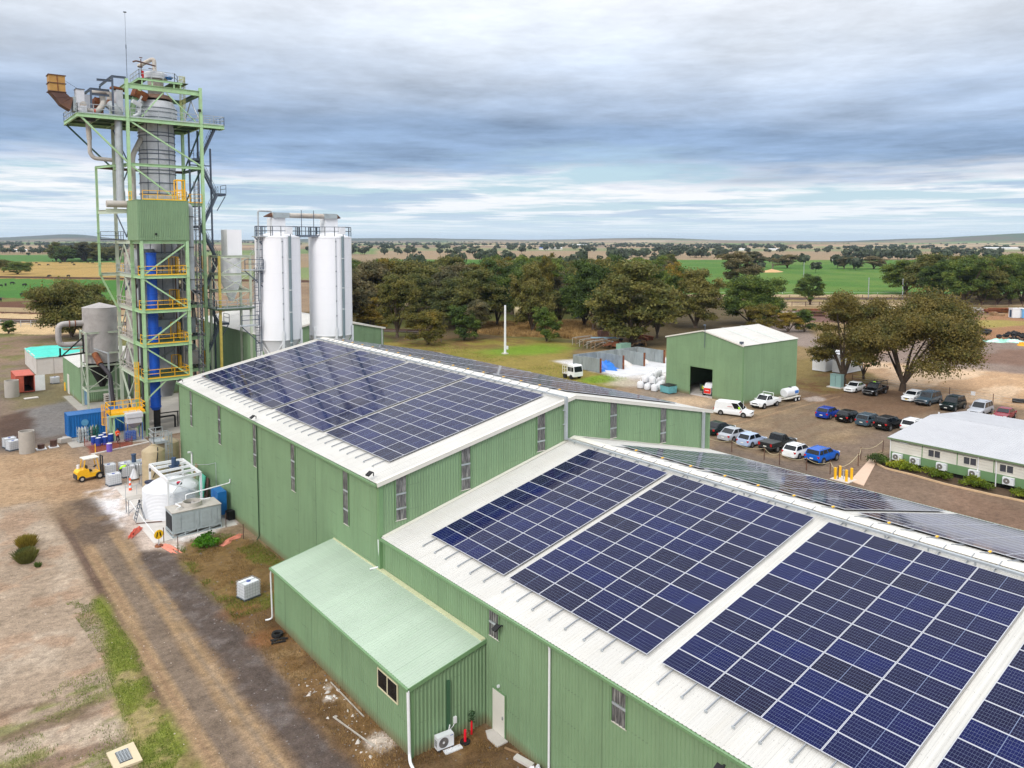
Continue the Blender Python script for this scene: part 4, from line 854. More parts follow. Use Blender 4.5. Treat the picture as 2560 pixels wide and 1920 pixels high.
# middle and top levels
for z in (28.4, 33.1):
    bm((XL, YM, z - .2), (XR2, YM, z - .2), .22, .35); bm((XL, YM, z - .2), (XL, YB, z - .2), .22, .35); bm((XR2, YM, z - .2), (XR2, YB, z - .2), .22, .35, m_dgreen); bm((XL, YB, z - .2), (XR2, YB, z - .2), .22, .35, m_brown if z > 30 else m_dgreen)
bm((20.3, YB - 1, 32.9), (XL, YM, 32.9), .2, .3); bm((20.3, YB - 1, 32.9), (XL, YB, 32.9), .2, .3, m_brown)
bm((20.3, YB - 1, 27.2), (XL, YM + .5, 27.2), .25, .5, m_steelp); bm((20.3, YB - 1, 19.2), (XL, YB - 1, 19.2), .25, .4, m_steelp); br((20.3, YB - 1, 19.2), (XL - .1, YB - 1, 14.2), .2, m_steelg)
br((XL + .2, YM, 38.2), (XR2 - .2, YM, 33.2), .18); br((XL + .2, YM, 32.8), (XR1 + .6, YM, 28.5), .18); br((17.5, YM, 38.2), (XL - .1, YM, 33.1), .2); br((17.4, YB + .6, 38.2), (XL - .1, YB, 32.9), .2, mat('dark_green_steel', C8(58, 92, 84), .6, 0, .1))
br((XR2, YM + .2, 38.0), (XR2, YB - .2, 33), .16, MATS['dark_green_steel']); br((XR2, YM + .2, 33), (XR2, YB - .2, 28.5), .16, MATS['dark_green_steel']); br((XL, YB, 38), (XL, YM + .2, 33), .12, m_bsteel); br((XL, YM + .2, 32.5), (XL, YB, 28.5), .12, m_bsteel)
br((XL + .1, YB, 27), (XL + .1, YM + 3, 24), .12, m_bsteel); br((XL + .1, YM + 3, 24), (XL + .1, YM + .3, 27.2), .12, m_bsteel)
rail([(20.5, YB - 1.2), (XL - .3, YB - 1.2), (XL - .3, YM + 3)], 23.6, m_bsteel, TW)
PX0, PX1, PX2, PY0, PY1, PZ = 17.2, 31.6, 34.2, 103.4, 112.8, 38.6
for a, b_ in (((PX0, PY0), (PX2, PY0)), ((PX0, PY1), (PX1, PY1)), ((PX0, PY0), (PX0, PY1)), ((PX1, PY0 + .1), (PX1, PY1)), ((PX2, PY0), (PX2, PY0 + 1.6)), ((PX1, PY0 + 1.6), (PX2, PY0 + 1.6))): bm((*a, PZ - .25), (*b_, PZ - .25), .22, .45, name='platform_beam')
for k in range(1, 6): bm((PX0 + k * 2.4, PY0 + .1, PZ - .3), (PX0 + k * 2.4, PY1 - .1, PZ - .3), .15, .25, m_steelg, 'joist')
for k in (1, 2): bm((PX0 + .1, PY0 + k * 3.1, PZ - .35), (PX1, PY0 + k * 3.1, PZ - .35), .15, .25, m_dgreen, 'joist')
q = MB(); q.box((PX0 + .1, PY0 + .1, PZ - .05), (PX1 - .1, PY1 - .1, PZ)); q.box((PX1 + .1, PY0 + .12, PZ - .05), (PX2 - .1, PY0 + 1.5, PZ)); q.build('floor_grating', m_dgreen, TW)
rail([(PX0, PY1), (PX0, PY0), (XL - .3, PY0)], PZ, m_galv, TW); rail([(XL + .3, PY0), (XR2 - .3, PY0)], PZ, m_galv, TW); rail([(XR2 + .3, PY0), (PX2, PY0), (PX2, PY0 + 1.6), (PX1, PY0 + 1.6)], PZ, m_galv, TW); rail([(PX1, PY0 + 2), (PX1, PY1), (PX0, PY1)], PZ, m_galv, TW)
q = MB(); q.ibeam((XL, YM, 42.4), (XR2, YM, 42.4), .3, .62, .04); q.build('crane_beam', m_steelg, TW)
q = MB(); q.ibeam((XR2, YM, 42.4), (XR2, YB, 42.4), .3, .55, .04); q.build('crane_beam', m_dgreen, TW); q = MB(); q.ibeam((XL, YM, 42.4), (XL, YB, 42.4), .3, .55, .04); q.build('crane_beam', m_steelg, TW); q = MB(); q.ibeam((XL, YB, 42.4), (XR2, YB, 42.4), .3, .55, .04); q.build('crane_beam', m_dgreen, TW)
br((24.2, YM, 38.8), (26.8, YM, 42.0), .15); br((27.2, YM, 42.0), (30.6, YM, 38.8), .12); br((XR2, YM + .3, 38.8), (XR2, YM + 4, 42), .12, m_galv); br((XR2, YB - .3, 38.8), (XR2, YM + 4.2, 42), .12, m_galv)
GZ = 43.7
for a, b_ in (((24.4, 105.2), (29.6, 105.2)), ((24.4, 110.2), (29.6, 110.2)), ((24.4, 105.2), (24.4, 110.2)), ((29.6, 105.2), (29.6, 110.2))): bm((*a, GZ), (*b_, GZ), .12, .25, name='platform_beam')
q = MB(); q.box((24.5, 105.3, GZ + .08), (25.6, 110.1, GZ + .12)); q.box((28.4, 105.3, GZ + .08), (30.4, 110.1, GZ + .12)); q.box((25.6, 105.3, GZ + .08), (28.4, 106.2, GZ + .12)); q.build('floor_grating', m_dgreen, TW)
for xx in (24.8, 26.0, 28.6, 29.4): br((xx, 105.3, 42.7), (xx, 105.3, GZ), .14)
rail([(24.5, 110), (24.5, 105.3), (28.7, 105.3), (29.5, 107), (30.4, 107), (30.4, 110)], GZ + .1, m_galv, TW, kick=False)
cage_ladder((29.95, 106.6), 38.6, 44.9, (0, -1), mat('yellowed_steel', C8(190, 188, 120), .5, 0, .1), TW)
q = MB(); q.cb((XR2 - .25, YM - .3, 40.2), (.3, .4, .3)); q.build('loudspeaker', m_black, TW)
# kiln vessel
t = thing('lime_kiln', 'grey cylindrical lime kiln shell with steel hoops inside the tower', 'kiln', (26.9, 107.7, 0))
q = MB(); q.cyl(26.9, 107.7, 8.0, 38.5, 2.16, 32); q.cyl(26.9, 107.7, 3.0, 8.0, 1.0, 24, 2.16); q.build('shell', m_kiln, t, smooth=True)
for z in (29.5, 30.9, 32.1, 32.55, 33.9, 34.6, 35.05, 36.1, 36.9, 37.3, 20, 22, 17, 13, 10): q = MB(); q.cyl(26.9, 107.7, z, z + .09, 2.25, 32); q.build('hoop', m_galvd, t, smooth=True)
q = MB()
for a in range(10): an = a * .628 + .15; q.beam((26.9 + 2.18 * math.cos(an), 107.7 + 2.18 * math.sin(an), 8), (26.9 + 2.18 * math.cos(an), 107.7 + 2.18 * math.sin(an), 38.4), .06)
q.build('shell_stiffener', m_galvd, t)
q = MB(); q.lathe((27.0, 107.7, 0), [(2.45, 38.6), (2.45, 40.4), (2.1, 41.2), (2.0, 41.4)], 32); q.build('upper_drum', m_kiln, t, smooth=True)
for z in (39.2, 39.9, 40.4): q = MB(); q.cyl(27, 107.7, z, z + .06, 2.5, 32); q.build('hoop', m_galvd, t, smooth=True)
q = MB(); q.cyl(27, 107.7, 41.4, 41.7, 1.7, 32); q.build('seal_gap', m_black, t); q = MB(); q.cyl(27, 107.7, 41.7, 41.95, 1.95, 32); q.cyl(27, 107.7, 41.98, 42.2, 1.75, 32); q.build('seal_ring', mat('rusty_ring', C8(150, 122, 106), .5, .3, .15, dirt=C8(120, 80, 60)), t, smooth=True)
q = MB(); q.cyl(27, 107.7, 42.2, 44.3, .95, 24); q.build('feed_neck', m_dust, t, smooth=True)
q = MB(); q.lathe((27, 107.7, 0), [(1.45, 44.3), (1.45, 45.0), (1.2, 45.15), (.3, 45.2)], 28); q.build('feed_hopper', m_kiln, t, smooth=True)
q = MB(); q.cyl(28.4, 106.6, 44.3, 44.7, .32, 12); q.cyl(28.4, 106.6, 44.5, 44.6, .5, 12); q.build('motor', m_blue, t, smooth=True)
q = MB(); q.pipe([(26.8, 107.2, 45.1), (26.8, 107.2, 46.9), (25.2, 108.6, 45.9)], .26, 12); q.build('vent_pipe', m_dust, t, smooth=True)
q = MB(); q.pipe([(23.9, 105.6, 45.75), (24.3, 105.7, 45.95), (26.7, 106.4, 45.75)], .1, 8); q.pipe([(24.9, 105.9, 44.2), (24.9, 105.9, 46.3)], .06, 6); q.cb((24.9, 105.9, 46.45), (.35, .1, .1)); q.cb((24.8, 105.9, 45.3), (.6, .4, .05)); q.cb((26.1, 106.2, 45.3), (.5, .3, .05)); q.build('gas_pipe', m_brown, t, smooth=True)
q = MB(); q.cyl(25.0, 105.6, 43.9, 44.8, .13, 8); q.build('fire_extinguisher', mat('signal_red', C8(206, 36, 40), .5), t)
q = MB(); q.rbox((24.6, 105.9, 41.8), (1.6, 1.2, .9), .2, .2, .3); q.rbox((25.0, 106.4, 42.2), (.5, 1.6, .5), .5, .4, .2); q.build('rusted_chute', m_rust, t)
q = MB(); q.pipe([(24.9, 106.6, 42.4), (24.0, 106.0, 41.4), (23.6, 105.9, 39.0)], .35, 12); q.build('transfer_pipe', m_steelg, t, smooth=True)
q = MB(); q.pipe([(24.3, 104.7, 40.3), (24.2, 104.7, 39.2), (23.5, 104.6, 38.9)], .2, 10); q.rbox((23.9, 104.4, 40.5), (1.1, .6, .5), .3, .3, .4); q.rbox((24.3, 104.4, 41.0), (.16, .16, 1.0), .3, .3, .4); q.build('white_actuator', m_plast, t)
q = MB(); q.pipe([(24.9, 107.0, 36.6), (23.6, 106.2, 34.2), (23.6, 106.2, 28.4)], .32, 12); q.build('offtake_duct', m_dust, t, smooth=True)
# clutter inside tower floors
t = thing('process_plant', 'grey hoppers and pipework crowded inside the lower kiln tower', 'machinery', (27, 108, 0))
random.seed(5)
for (x, y, r, z0, z1) in ((29.6, 106.0, .9, 6.9, 9.8), (25.2, 110.2, 1.2, 7, 14), (24.4, 106.2, 1.3, 8, 22.5), (24.3, 109.6, 1.35, 7.2, 22.0), (29.8, 110.4, .9, 11, 17)):
    q = MB(); q.cyl(x, y, z0, z1, r, 18); q.build('vessel', random.choice([m_zinc, m_dust, m_galv]), t, smooth=True)
for (x, y, z, dx, dy, dz) in ((24.2, 109.8, 20.6, 1.6, 2.0, 2.2), (29.5, 105.5, 12.4, 1.6, 1.4, 1.8), (26.4, 104.2, 12.6, 2.6, .8, 1.6), (28.8, 104.5, 16.2, 1.2, 1.2, 1.4), (24.5, 104.6, 2.0, 2, 1.2, 2.5), (29.5, 104.5, 1.6, 1.6, 1.4, 2.6), (26.8, 104.6, 21.6, 3, .5, .4), (29.6, 104.6, 8.2, 1.8, 1.2, 1.6), (29.4, 104.4, 20.8, 1.6, 1.2, 1.4), (25.2, 104.3, 16.6, 1.2, 1.0, 1.6), (23.6, 107.6, 12.6, 1.2, 2.4, 2), (23.8, 108, 20.6, 1.2, 2, 1.8), (23.5, 109.5, 8.4, 1.2, 2, 2)):
    q = MB(); q.cb((x, y, z), (dx, dy, dz)); q.cb((x, y, z + dz / 2 + .05), (dx + .15, dy + .15, .1)); q.build('cabinet', random.choice([m_zinc, m_dust, m_grey]), t)
for i, (x, y) in enumerate(((22.95, 100.4), (23.2, 100.9), (22.9, 101.6), (27.5, 103.1), (28.3, 103.3), (30.9, 104.2), (23.1, 104.4), (23.0, 106.5), (23.1, 109.8), (30.8, 108))): q = MB(); q.pipe([(x, y, .1), (x, y, 23.3 if i % 3 else 19)], .07 + .05 * (i % 3), 8, 1); q.build('riser_pipe', (m_brown, m_zinc, m_dkgrey)[i % 3], t, smooth=True)
for i in range(34):
    x = 23.6 + random.random() * 6.8; y = 104 + random.random() * 6.6; z = random.choice(LV) + random.random(); q = MB()
    q.pipe([(x, y, z), (x, y, z + 2.5 + random.random() * 2), (x + random.uniform(-2, 2), y, z + 3), (x + random.uniform(-2, 2), y + 1, z + 1)], .09 + random.random() * .1, 7, 2); q.build('pipe', random.choice([m_zinc, m_dust, m_galvd, m_galv]), t, smooth=True)
q = MB(); q.pipe([(24.4, 101.0, 2.9), (24.4, 101.0, 1.6), (26.4, 101.2, 1.6), (26.4, 101.2, .1)], .12, 8); q.cyl(24.3, 101.2, .1, 2.7, .4, 12); q.cb((25.6, 101.4, 2.0), (2.6, .12, .12)); q.cb((26.8, 101.4, 1), (.12, .12, 2)); q.cb((22.9, 100.2, 1), (.12, .12, 1.9)); q.build('pump_frame', m_black, t)
q = MB(); q.cyl(28.1, 103.0, 0, 7, .32, 12); q.cyl(29.0, 104, 0, 1.6, .8, 14); q.build('hopper_leg', m_dust, t, smooth=True)
# blue duct
t = thing('blue_vertical_duct', 'bright blue vertical duct at the front of the tower', 'duct', (24.2, 101.2, 2.9))
q = MB(); q.cyl(24.2, 101.2, 2.95, 22.1, .6, 24); q.cyl(24.2, 101.2, 2.6, 2.95, .45, 24, .6); q.build('duct', m_bluep, t, smooth=True)
for z in (2.95, 4.2, 7.0, 9.9, 12.8, 14.2, 17.0, 19.9, 21.9): q = MB(); q.cyl(24.2, 101.2, z, z + .09, .68, 24); q.build('flange', m_bluep, t, smooth=True)
q = MB(); q.cb((24.95, 101.2, 12.5), (.4, .4, .8)); q.build('inspection_box', m_bluep, t)
# ducts
t = thing('exhaust_duct', 'fat grey vertical duct left of the kiln that turns along the green box', 'duct', (21.7, 103.5, 28))
q = MB(); q.cyl(21.7, 104.2, 28.3, 38.3, .43, 20); q.cyl(21.7, 104.2, 28.3, 29.6, .5, 20); q.build('duct', m_galv, t, smooth=True)
q = MB(); q.tube((19.95, 103.6, 28.0), (22.45, 103.6, 28.0), .42, 18); q.build('duct', m_dust, t, smooth=True); q = MB(); q.cb((21.2, 103.8, 27.2), (2.6, .3, .45)); q.build('bearer', m_steelp, t)
t = thing('thin_duct', 'thin brownish duct hanging below the top platform on its left', 'duct', (18.9, 106, 33.5))
q = MB(); q.pipe([(18.7, 106, 38.3), (18.8, 106, 35.8)], .3, 12); q.pipe([(18.8, 106, 35.8), (18.8, 106, 34.2), (19.2, 106, 33.6), (21.2, 106, 33.5)], .24, 12); q.build('duct', m_dust, t, smooth=True)
q = MB(); q.cb((18.6, 106, 38.15), (1.6, 1.6, .3)); q.build('damper_box', m_dkgrey, t)
t = thing('side_duct', 'pale grey duct bending down the right side of the green box', 'duct', (28.9, 101, 17.4))
q = MB(); q.pipe([(28.1, 101, 27.9), (28.9, 101, 27.9), (28.9, 101, 17.4)], .36, 16); q.build('duct', m_galv, t, smooth=True)
for z in (18.6, 22.7, 26.5): q = MB(); q.cyl(28.9, 101, z, z + .1, .42, 16); q.build('flange', m_dkgrey, t, smooth=True)
# stack and fan set on the top platform
t = thing('exhaust_stack', 'rusty brown and ochre square exhaust stack elbow at the top left of the tower', 'exhaust stack', (15.4, 105.5, 39))
def sq_duct(path, w, m, name):
    """square duct swept in the XZ plane; path = [((x_left,z),(x_right,z))...] edge pairs"""
    q = MB()
    for (a, b_), (c, d) in zip(path[:-1], path[1:]): q.prism([a, b_, d, c], 104.7, 104.7 + w, 'y')
    return q.build(name, m, t)
sq_duct([((14.6, 42.85), (16.25, 42.85)), ((14.6, 41.95), (16.25, 41.95))], 1.6, m_ochre, 'duct_section'); sq_duct([((14.6, 41.93), (16.25, 41.93)), ((14.65, 41.0), (16.27, 40.95))], 1.6, m_ochre, 'duct_section')
sq_duct([((14.6, 40.98), (16.27, 40.93)), ((15.25, 40.2), (16.65, 40.55))], 1.6, m_brown, 'elbow_section'); sq_duct([((15.26, 40.18), (16.66, 40.53)), ((15.7, 39.55), (16.95, 40.45))], 1.6, m_brown, 'elbow_section'); sq_duct([((15.71, 39.54), (16.96, 40.43)), ((16.7, 38.95), (17.0, 40.4))], 1.6, m_brown, 'elbow_section')
for z in (42.85, 41.92, 40.95): q = MB(); q.box((14.5, 104.6, z), (16.35, 106.4, z + .07)); q.build('flange', m_brown, t)
q = MB(); q.beam((15.42, 104.68, 42.8), (15.5, 104.68, 41), .08); q.build('stiffener', m_rust, t)
q = MB(); q.tube((16.3, 105.2, 42.4), (18.8, 105.0, 40.9), .015, 4); q.tube((16.3, 105.2, 42.4), (17.9, 105.0, 41.4), .015, 4); q.build('guy_wire', m_dkgrey, t)
t = thing('fan_unit', 'pale grey fan housing and dusty ducts on the top platform', 'fan unit', (19.5, 106, 38.6))
q = MB(); q.box((17.0, 104.8, 38.9), (17.35, 106.3, 40.6)); q.build('flange_box', m_grey, t); q = MB(); q.box((17.35, 104.6, 39.0), (18.2, 105.9, 41.5)); q.box((18.25, 104.9, 39.0), (18.9, 106.4, 41.0)); q.build('fan_housing', mat('pale_grey', C8(206, 208, 214), .5, 0, .06), t)
q = MB(); q.box((17.3, 104.5, 41.5), (18.25, 106, 41.57)); q.build('housing_lid', m_bsteel, t)
q = MB(); q.tube((17.95, 103.95, 39.7), (17.95, 104.3, 39.7), .33, 16); q.tube((17.95, 103.9, 39.7), (17.95, 104.0, 39.7), .14, 12); q.build('fan_motor', m_dust, t, smooth=True); q = MB(); q.box((17.6, 103.9, 38.65), (18.3, 104.6, 39.5)); q.build('motor_base', MATS['pale_grey'], t)
q = MB(); q.pipe([(18.4, 104.6, 39.1), (19.5, 104.6, 39.0), (20.3, 105, 40.0), (20.3, 105.4, 41.2)], .34, 14); q.build('duct', m_dust, t, smooth=True)
q = MB(); q.pipe([(19.05, 104.6, 39.03), (19.3, 104.6, 39.03)], .37, 14); q.build('coupling', m_red, t, smooth=True)
q = MB(); q.box((19.5, 105.6, 38.8), (20.4, 107.4, 40.9)); q.box((21.0, 106.2, 40.4), (21.9, 107.4, 40.9)); q.build('rusty_casing', m_rust, t)
q = MB(); q.pipe([(20.9, 105.2, 40.2), (21.6, 104.8, 39.6), (22.0, 104.8, 38.7)], .55, 16); q.build('cone_duct', m_galv, t, smooth=True)
q = MB(); q.pipe([(21.3, 106.6, 40.6), (21.3, 106.6, 42.0), (19.2, 106.8, 41.6)], .33, 14); q.build('duct', m_dust, t, smooth=True)
q = MB(); q.box((21.75, 105.0, 39.3), (22.5, 106.6, 42.0)); q.build('filter_box', MATS['pale_grey'], t)
q = MB(); q.rbox((22.2, 105.6, 42.2), (1.8, 1.2, .25), .1, 0, .1); q.build('rusted_cover', m_rust, t)
t = thing('monorail_frame', 'blue grey steel hoist frame standing on the top platform', 'hoist frame', (20.5, 105, 38.6))
for x, y, z in ((18.9, 104.6, 41.7), (21.1, 103.7, 43.3), (20.5, 110.8, 41.8), (18.9, 109, 41.7)): q = MB(); q.ibeam((x, y, 38.6), (x, y, z), .2, .2, .03); q.build('post', m_bsteel, t)
for a, b_ in (((18.9, 104.6, 41.7), (20.9, 104.6, 41.7)), ((18.9, 104.6, 41.1), (20.9, 104.6, 41.1)), ((21.1, 103.7, 43.3), (22.6, 103.6, 43.3)), ((21.1, 103.7, 43.3), (21.1, 111, 43.3)), ((19.4, 103.7, 43.0 - .3), (21.1, 103.7, 42.75)), ((18.9, 104.6, 41.7), (18.9, 111, 41.7)), ((21.1, 111, 43.3), (21.1, 111, 38.6))): q = MB(); q.ibeam(a, b_, .16, .26, .03); q.build('beam', m_bsteel, t)
q = MB(); q.tube((22.95, 104.6, 38.7), (22.95, 104.6, 47.0), .035, 6); q.tube((22.95, 104.6, 47.0), (22.95, 104.6, 51.4), .018, 6); q.tube((22.95, 104.6, 47.0), (22.95, 104.6, 47.5), .06, 6); q.cyl(22.95, 104.6, 51.35, 51.42, .2, 10)
single(q, 'whip_antenna', m_galvd, 'thin tall whip antenna rising from the tower top', 'antenna', (22.95, 104.6, 38.7))
# stair tower
t = thing('stair_tower', 'dark zigzag steel staircase on the right side of the kiln tower', 'staircase', (32.5, 105, 0))
def flight(a, b_):
    q = MB(); a = Vector(a); b_ = Vector(b_); n = max(4, int(abs(b_.z - a.z) / .24)); 
    for s in (-.42, .42): q.beam(a + Vector((0, s, 0)), b_ + Vector((0, s, 0)), .05, .22)
    q.build('stringer', m_galvd, t); q = MB()
    for k in range(1, n): p = a + (b_ - a) * (k / n); q.cb(p, (.26, .8, .04))
    q.build('stair_treads', m_galvd, t); q = MB()
    for s in (-.42, .42):
        for hh in (.5, .95): q.beam(a + Vector((0, s, hh)), b_ + Vector((0, s, hh)), .035)
        for k in range(0, 5): p = a + (b_ - a) * (k / 4) + Vector((0, s, 0)); q.beam(p, p + Vector((0, 0, .95)), .035)
    q.build('stair_rail', m_galvd, t)
def landing(x0, x1, y0, y1, z, out):
    q = MB(); q.box((x0, y0, z - .05), (x1, y1, z)); q.build('landing', m_galvd, t); q = MB()
    for a, b_ in (((x0, y0), (x1, y0)), ((x0, y1), (x1, y1)), ((x0, y0), (x0, y1)), ((x1, y0), (x1, y1))): q.ibeam((*a, z - .18), (*b_, z - .18), .12, .24, .02)
    q.build('landing_frame', m_bsteel, t)
    rail([(x1 if out > 0 else x0, y0), (x1 if out > 0 else x0, y1)], z, m_galvd, t, 'landing_rail', kick=False)
zr = [38.5, 34.2, 29.8, 25.5, 21.3, 17.0, 12.6, 8.3, 4.0, .1]
for k in range(9):
    zt_, zb_ = zr[k], zr[k + 1]; ytop = 104.4 if k % 2 == 0 else 105.6; xa, xb = (33.4, 31.4) if k % 2 == 0 else (31.4, 33.4)
    zm = (zt_ + zb_) / 2
    flight((xa, ytop, zt_), (xb, ytop, zb_))
    if k % 2 == 0: landing(30.4, 31.4, 103.9, 106.1, zb_, -1)
    else: landing(33.4, 34.4, 103.9, 106.1, zb_, 1)
for x, y, z in ((33.2, 106.2, 35.8), (31.6, 106.2, 38), (30.5, 106.2, 38)): q = MB(); q.ibeam((x, y, 0), (x, y, z), .2, .2, .02); q.build('post', m_bsteel, t)
for z in (33.5, 25, 16.6): q = MB(); q.beam((30.5, 106.2, z), (33.2, 106.2, z), .14); q.build('tie_beam', m_bsteel, t)
for z in (29.5, 21, 12.4): q = MB(); q.beam((34.3, 104.0, z - .1), (33.2, 104.0, z - 2.0), .1); q.build('bracket', m_bsteel, t)
# lattice mast
t = thing('lattice_mast', 'thin grey lattice hoist mast standing in front of the stairs', 'mast', (29.75, 101, 0))
q = MB(); P4 = [(-.25, -.25), (.25, -.25), (.25, .25), (-.25, .25)]
for a in P4: q.beam((29.75 + a[0], 101 + a[1], 0), (29.75 + a[0], 101 + a[1], 31), .06)
q.build('mast_leg', m_galvd, t); q = MB()
for k in range(62):
    z = k * .5
    for i in range(4):
        a = P4[i]; b_ = P4[(i + 1) % 4]; q.beam((29.75 + a[0], 101 + a[1], z), (29.75 + b_[0], 101 + b_[1], z + .5), .03); q.beam((29.75 + a[0], 101 + a[1], z), (29.75 + b_[0], 101 + b_[1], z), .03)
o = q.build('mast_lacing', m_zinc, t); o['kind'] = 'stuff'
# --- silos
def silo(x, y, label, extra):
    t = thing('white_silo', label, 'silo', (x, y, 0), 0, 'tall white silos behind the tall shed'); r = 2.52
    q = MB(); q.cyl(x, y, 12.3, 24.0, r, 40); q.lathe((x, y, 0), [(r, 24.0), (1.2, 24.45), (.01, 24.6)], 40); q.build('silo_shell', m_swhite, t, smooth=True)
    q = MB(); q.lathe((x, y, 0), [(r - .05, 12.3), (r - .35, 11.8), (.35, 7.0), (.3, 6.4)], 32); q.build('cone', m_swhite, t, smooth=True)
    for z in (12.3, 23.9): q = MB(); q.cyl(x, y, z, z + .1, r + .04, 40); q.build('ring_beam', m_white, t, smooth=True)
    for z in (14.2, 16.1, 18.0, 19.9, 21.9): q = MB(); q.cyl(x, y, z, z + .025, r + .008, 40); q.build('weld_seam', m_white, t, smooth=True)
    q = MB(); q.beam((x - .5, y - r - .03, 12.4), (x - .5, y - r - .03, 23.9), .05); q.build('cable_run', m_galv, t)
    for k in range(7): q = MB(); q.cb((x - .5, y - r - .05, 13 + k * 1.75), (.12, .06, .1)); q.build('cable_bracket', m_galvd, t)
    for k in range(6):
        a = k * math.pi / 3 + .3; a2 = a + math.pi / 3; c = (x + (r + .06) * math.cos(a), y + (r + .06) * math.sin(a)); d = (x + (r + .06) * math.cos(a2), y + (r + .06) * math.sin(a2))
        q = MB(); q.ibeam((*c, 0), (*c, 13.4), .25, .25, .03); q.build('leg', m_white, t)
        q = MB(); q.beam((*c, 12.1), (*d, 8.4), .1); q.beam((*d, 12.1), (*c, 8.4), .1); q.beam((*c, 8.3), (*d, 8.3), .12); q.build('brace', m_white, t)
    q = MB(); px, py = x + .15, y - r - .14; q.tube((px + .2, py, 9), (px + .2, py, 24.1), .16, 12); q.build('fill_pipe', m_galvd if 0 else mat('blue_grey_pipe', C8(120, 136, 142), .45, .2, .08), t, smooth=True)
    for z in (12, 15.5, 18, 21.5): q = MB(); q.cyl(px + .2, py, z, z + .06, .21, 12); q.build('pipe_clamp', m_white, t)
    ring = [(x + (r - .05) * math.cos(2 * math.pi * k / 14), y + (r - .05) * math.sin(2 * math.pi * k / 14)) for k in range(15)]
    rail(ring, 24.1, m_bsteel, t, kick=False, step=3, r=.03)
    q = MB(); q.box((x - .9, y - .7, 24.3), (x + .7, y + .8, 26.2)); q.build('vent_filter', m_plast, t); q = MB(); q.cb((px + .2, py + .3, 24.75), (.7, .7, .8)); q.build('inlet_box', m_plast, t)
    return t
silo(34.2, 86, 'tall white silo nearest the kiln tower, with a ladder tower on its left', True); silo(40.7, 86, 'tall white silo on the right of the pair, beside the trees', False)
t = thing('silo_conveyor', 'grey enclosed conveyor spanning the tops of both white silos', 'conveyor', (37, 86, 26.2))
q = MB(); q.tube((33.3, 85.4, 26.5), (41.3, 85.4, 26.45), .3, 14); q.build('conveyor_casing', m_dust, t, smooth=True)
for a, b_ in ((33.4, 35.3), (39.6, 41.2)): q = MB(); q.box((a, 85.05, 26.2), (b_, 85.75, 26.78)); q.build('end_cover', m_grey, t)
q = MB(); q.tube((33.3, 85.4, 26.5), (32.4, 85.4, 26.3), .3, 10, .05); q.build('end_cone', m_brown, t); q = MB(); q.tube((41.3, 85.4, 26.45), (41.8, 85.4, 26.3), .3, 10, .05); q.build('end_cone', m_brown, t)
for x in (36.7, 38.2): q = MB(); q.beam((x, 85, 24.1), (x, 85, 27.1), .06); q.build('stay_post', m_bsteel, t)
t = thing('silo_walkway', 'short steel bridge between the tops of the two silos', 'walkway', (37.4, 85, 24))
q = MB(); q.box((36.3, 84.6, 24.0), (38.6, 85.6, 24.08)); q.build('deck', m_bsteel, t); rail([(36.2, 84.6), (38.7, 84.6)], 24.1, m_bsteel, t, kick=True); rail([(36.2, 85.6), (38.7, 85.6)], 24.1, m_bsteel, t, kick=True)
t = thing('silo_ladder_tower', 'grey caged ladder and small landings on the left of the first silo', 'ladder', (31.6, 85, 0))
cage_ladder((31.75, 85.2), 16.8, 25.2, (0, -1), m_bsteel, t); cage_ladder((31.4, 85.2), 9, 20.6, (0, -1), m_bsteel, t)
q = MB(); q.pipe([(31.5, 84.7, 17), (31.5, 84.7, 26.9), (33.2, 85.2, 26.9)], .1, 8); q.build('dust_pipe', m_galv, t, smooth=True)
for x0, x1, z in ((29.8, 31.9, 20.4), (29.3, 31.2, 14.2), (31.0, 33.0, 24.1)):
    q = MB(); q.box((x0, 84.4, z - .12), (x1, 85.4, z)); q.build('landing', m_galv, t); rail([(x0, 84.4), (x1, 84.4)], z, m_bsteel, t, kick=False); q = MB(); q.beam((x0 + .1, 84.9, z - .1), (x1 + .3, 84.9, z - 2.2), .09); q.build('bracket', m_bsteel, t)
# --- small filter tower behind
t = thing('filter_tower', 'pale green steel frame with a small white bin between the tower and silos', 'filter tower', (34, 102, 0))
for x in (32.2, 36.2):
    for y in (100.6, 104.4): q = MB(); q.ibeam((x, y, 0), (x, y, 21.6), .28, .28, .03); q.build('column', m_steelp if x > 33 or y > 102 else mat('yellowed_column', C8(196, 178, 90), .6, 0, .2), t)
for z in (14.6, 17.0, 19.2, 21.5):
    for a, b_ in (((32.2, 100.6), (36.2, 100.6)), ((32.2, 104.4), (36.2, 104.4)), ((32.2, 100.6), (32.2, 104.4)), ((36.2, 100.6), (36.2, 104.4))): q = MB(); q.ibeam((*a, z), (*b_, z), .2, .3, .03); q.build('beam', m_steelp, t)
for z0, z1 in ((14.6, 17), (17, 19.2), (19.2, 21.5)): q = MB(); q.beam((32.2, 100.6, z1), (36.2, 100.6, z0), .08); q.beam((32.2, 100.6, z0), (36.2, 100.6, z1), .08); q.beam((32.2, 100.6, z0), (32.2, 104.4, z1), .08); q.build('brace', m_steelp, t)
q = MB(); q.box((33.5, 101.2, 21.3), (35.4, 103.6, 25.0)); q.build('filter_box', m_swhite, t)
q = MB(); q.cyl(34.3, 102.5, 18.2, 21.3, 1.3, 24); q.cyl(34.3, 102.5, 15.6, 18.2, .3, 24, 1.3); q.build('bin', m_swhite, t, smooth=True)
rail([(31.6, 104.8), (31.6, 100.2), (37, 100.2)], 14.8, m_galv, t); q = MB(); q.box((31.4, 100, 14.65), (37, 105, 14.75)); q.build('deck', m_dgreen, t)
q = MB()
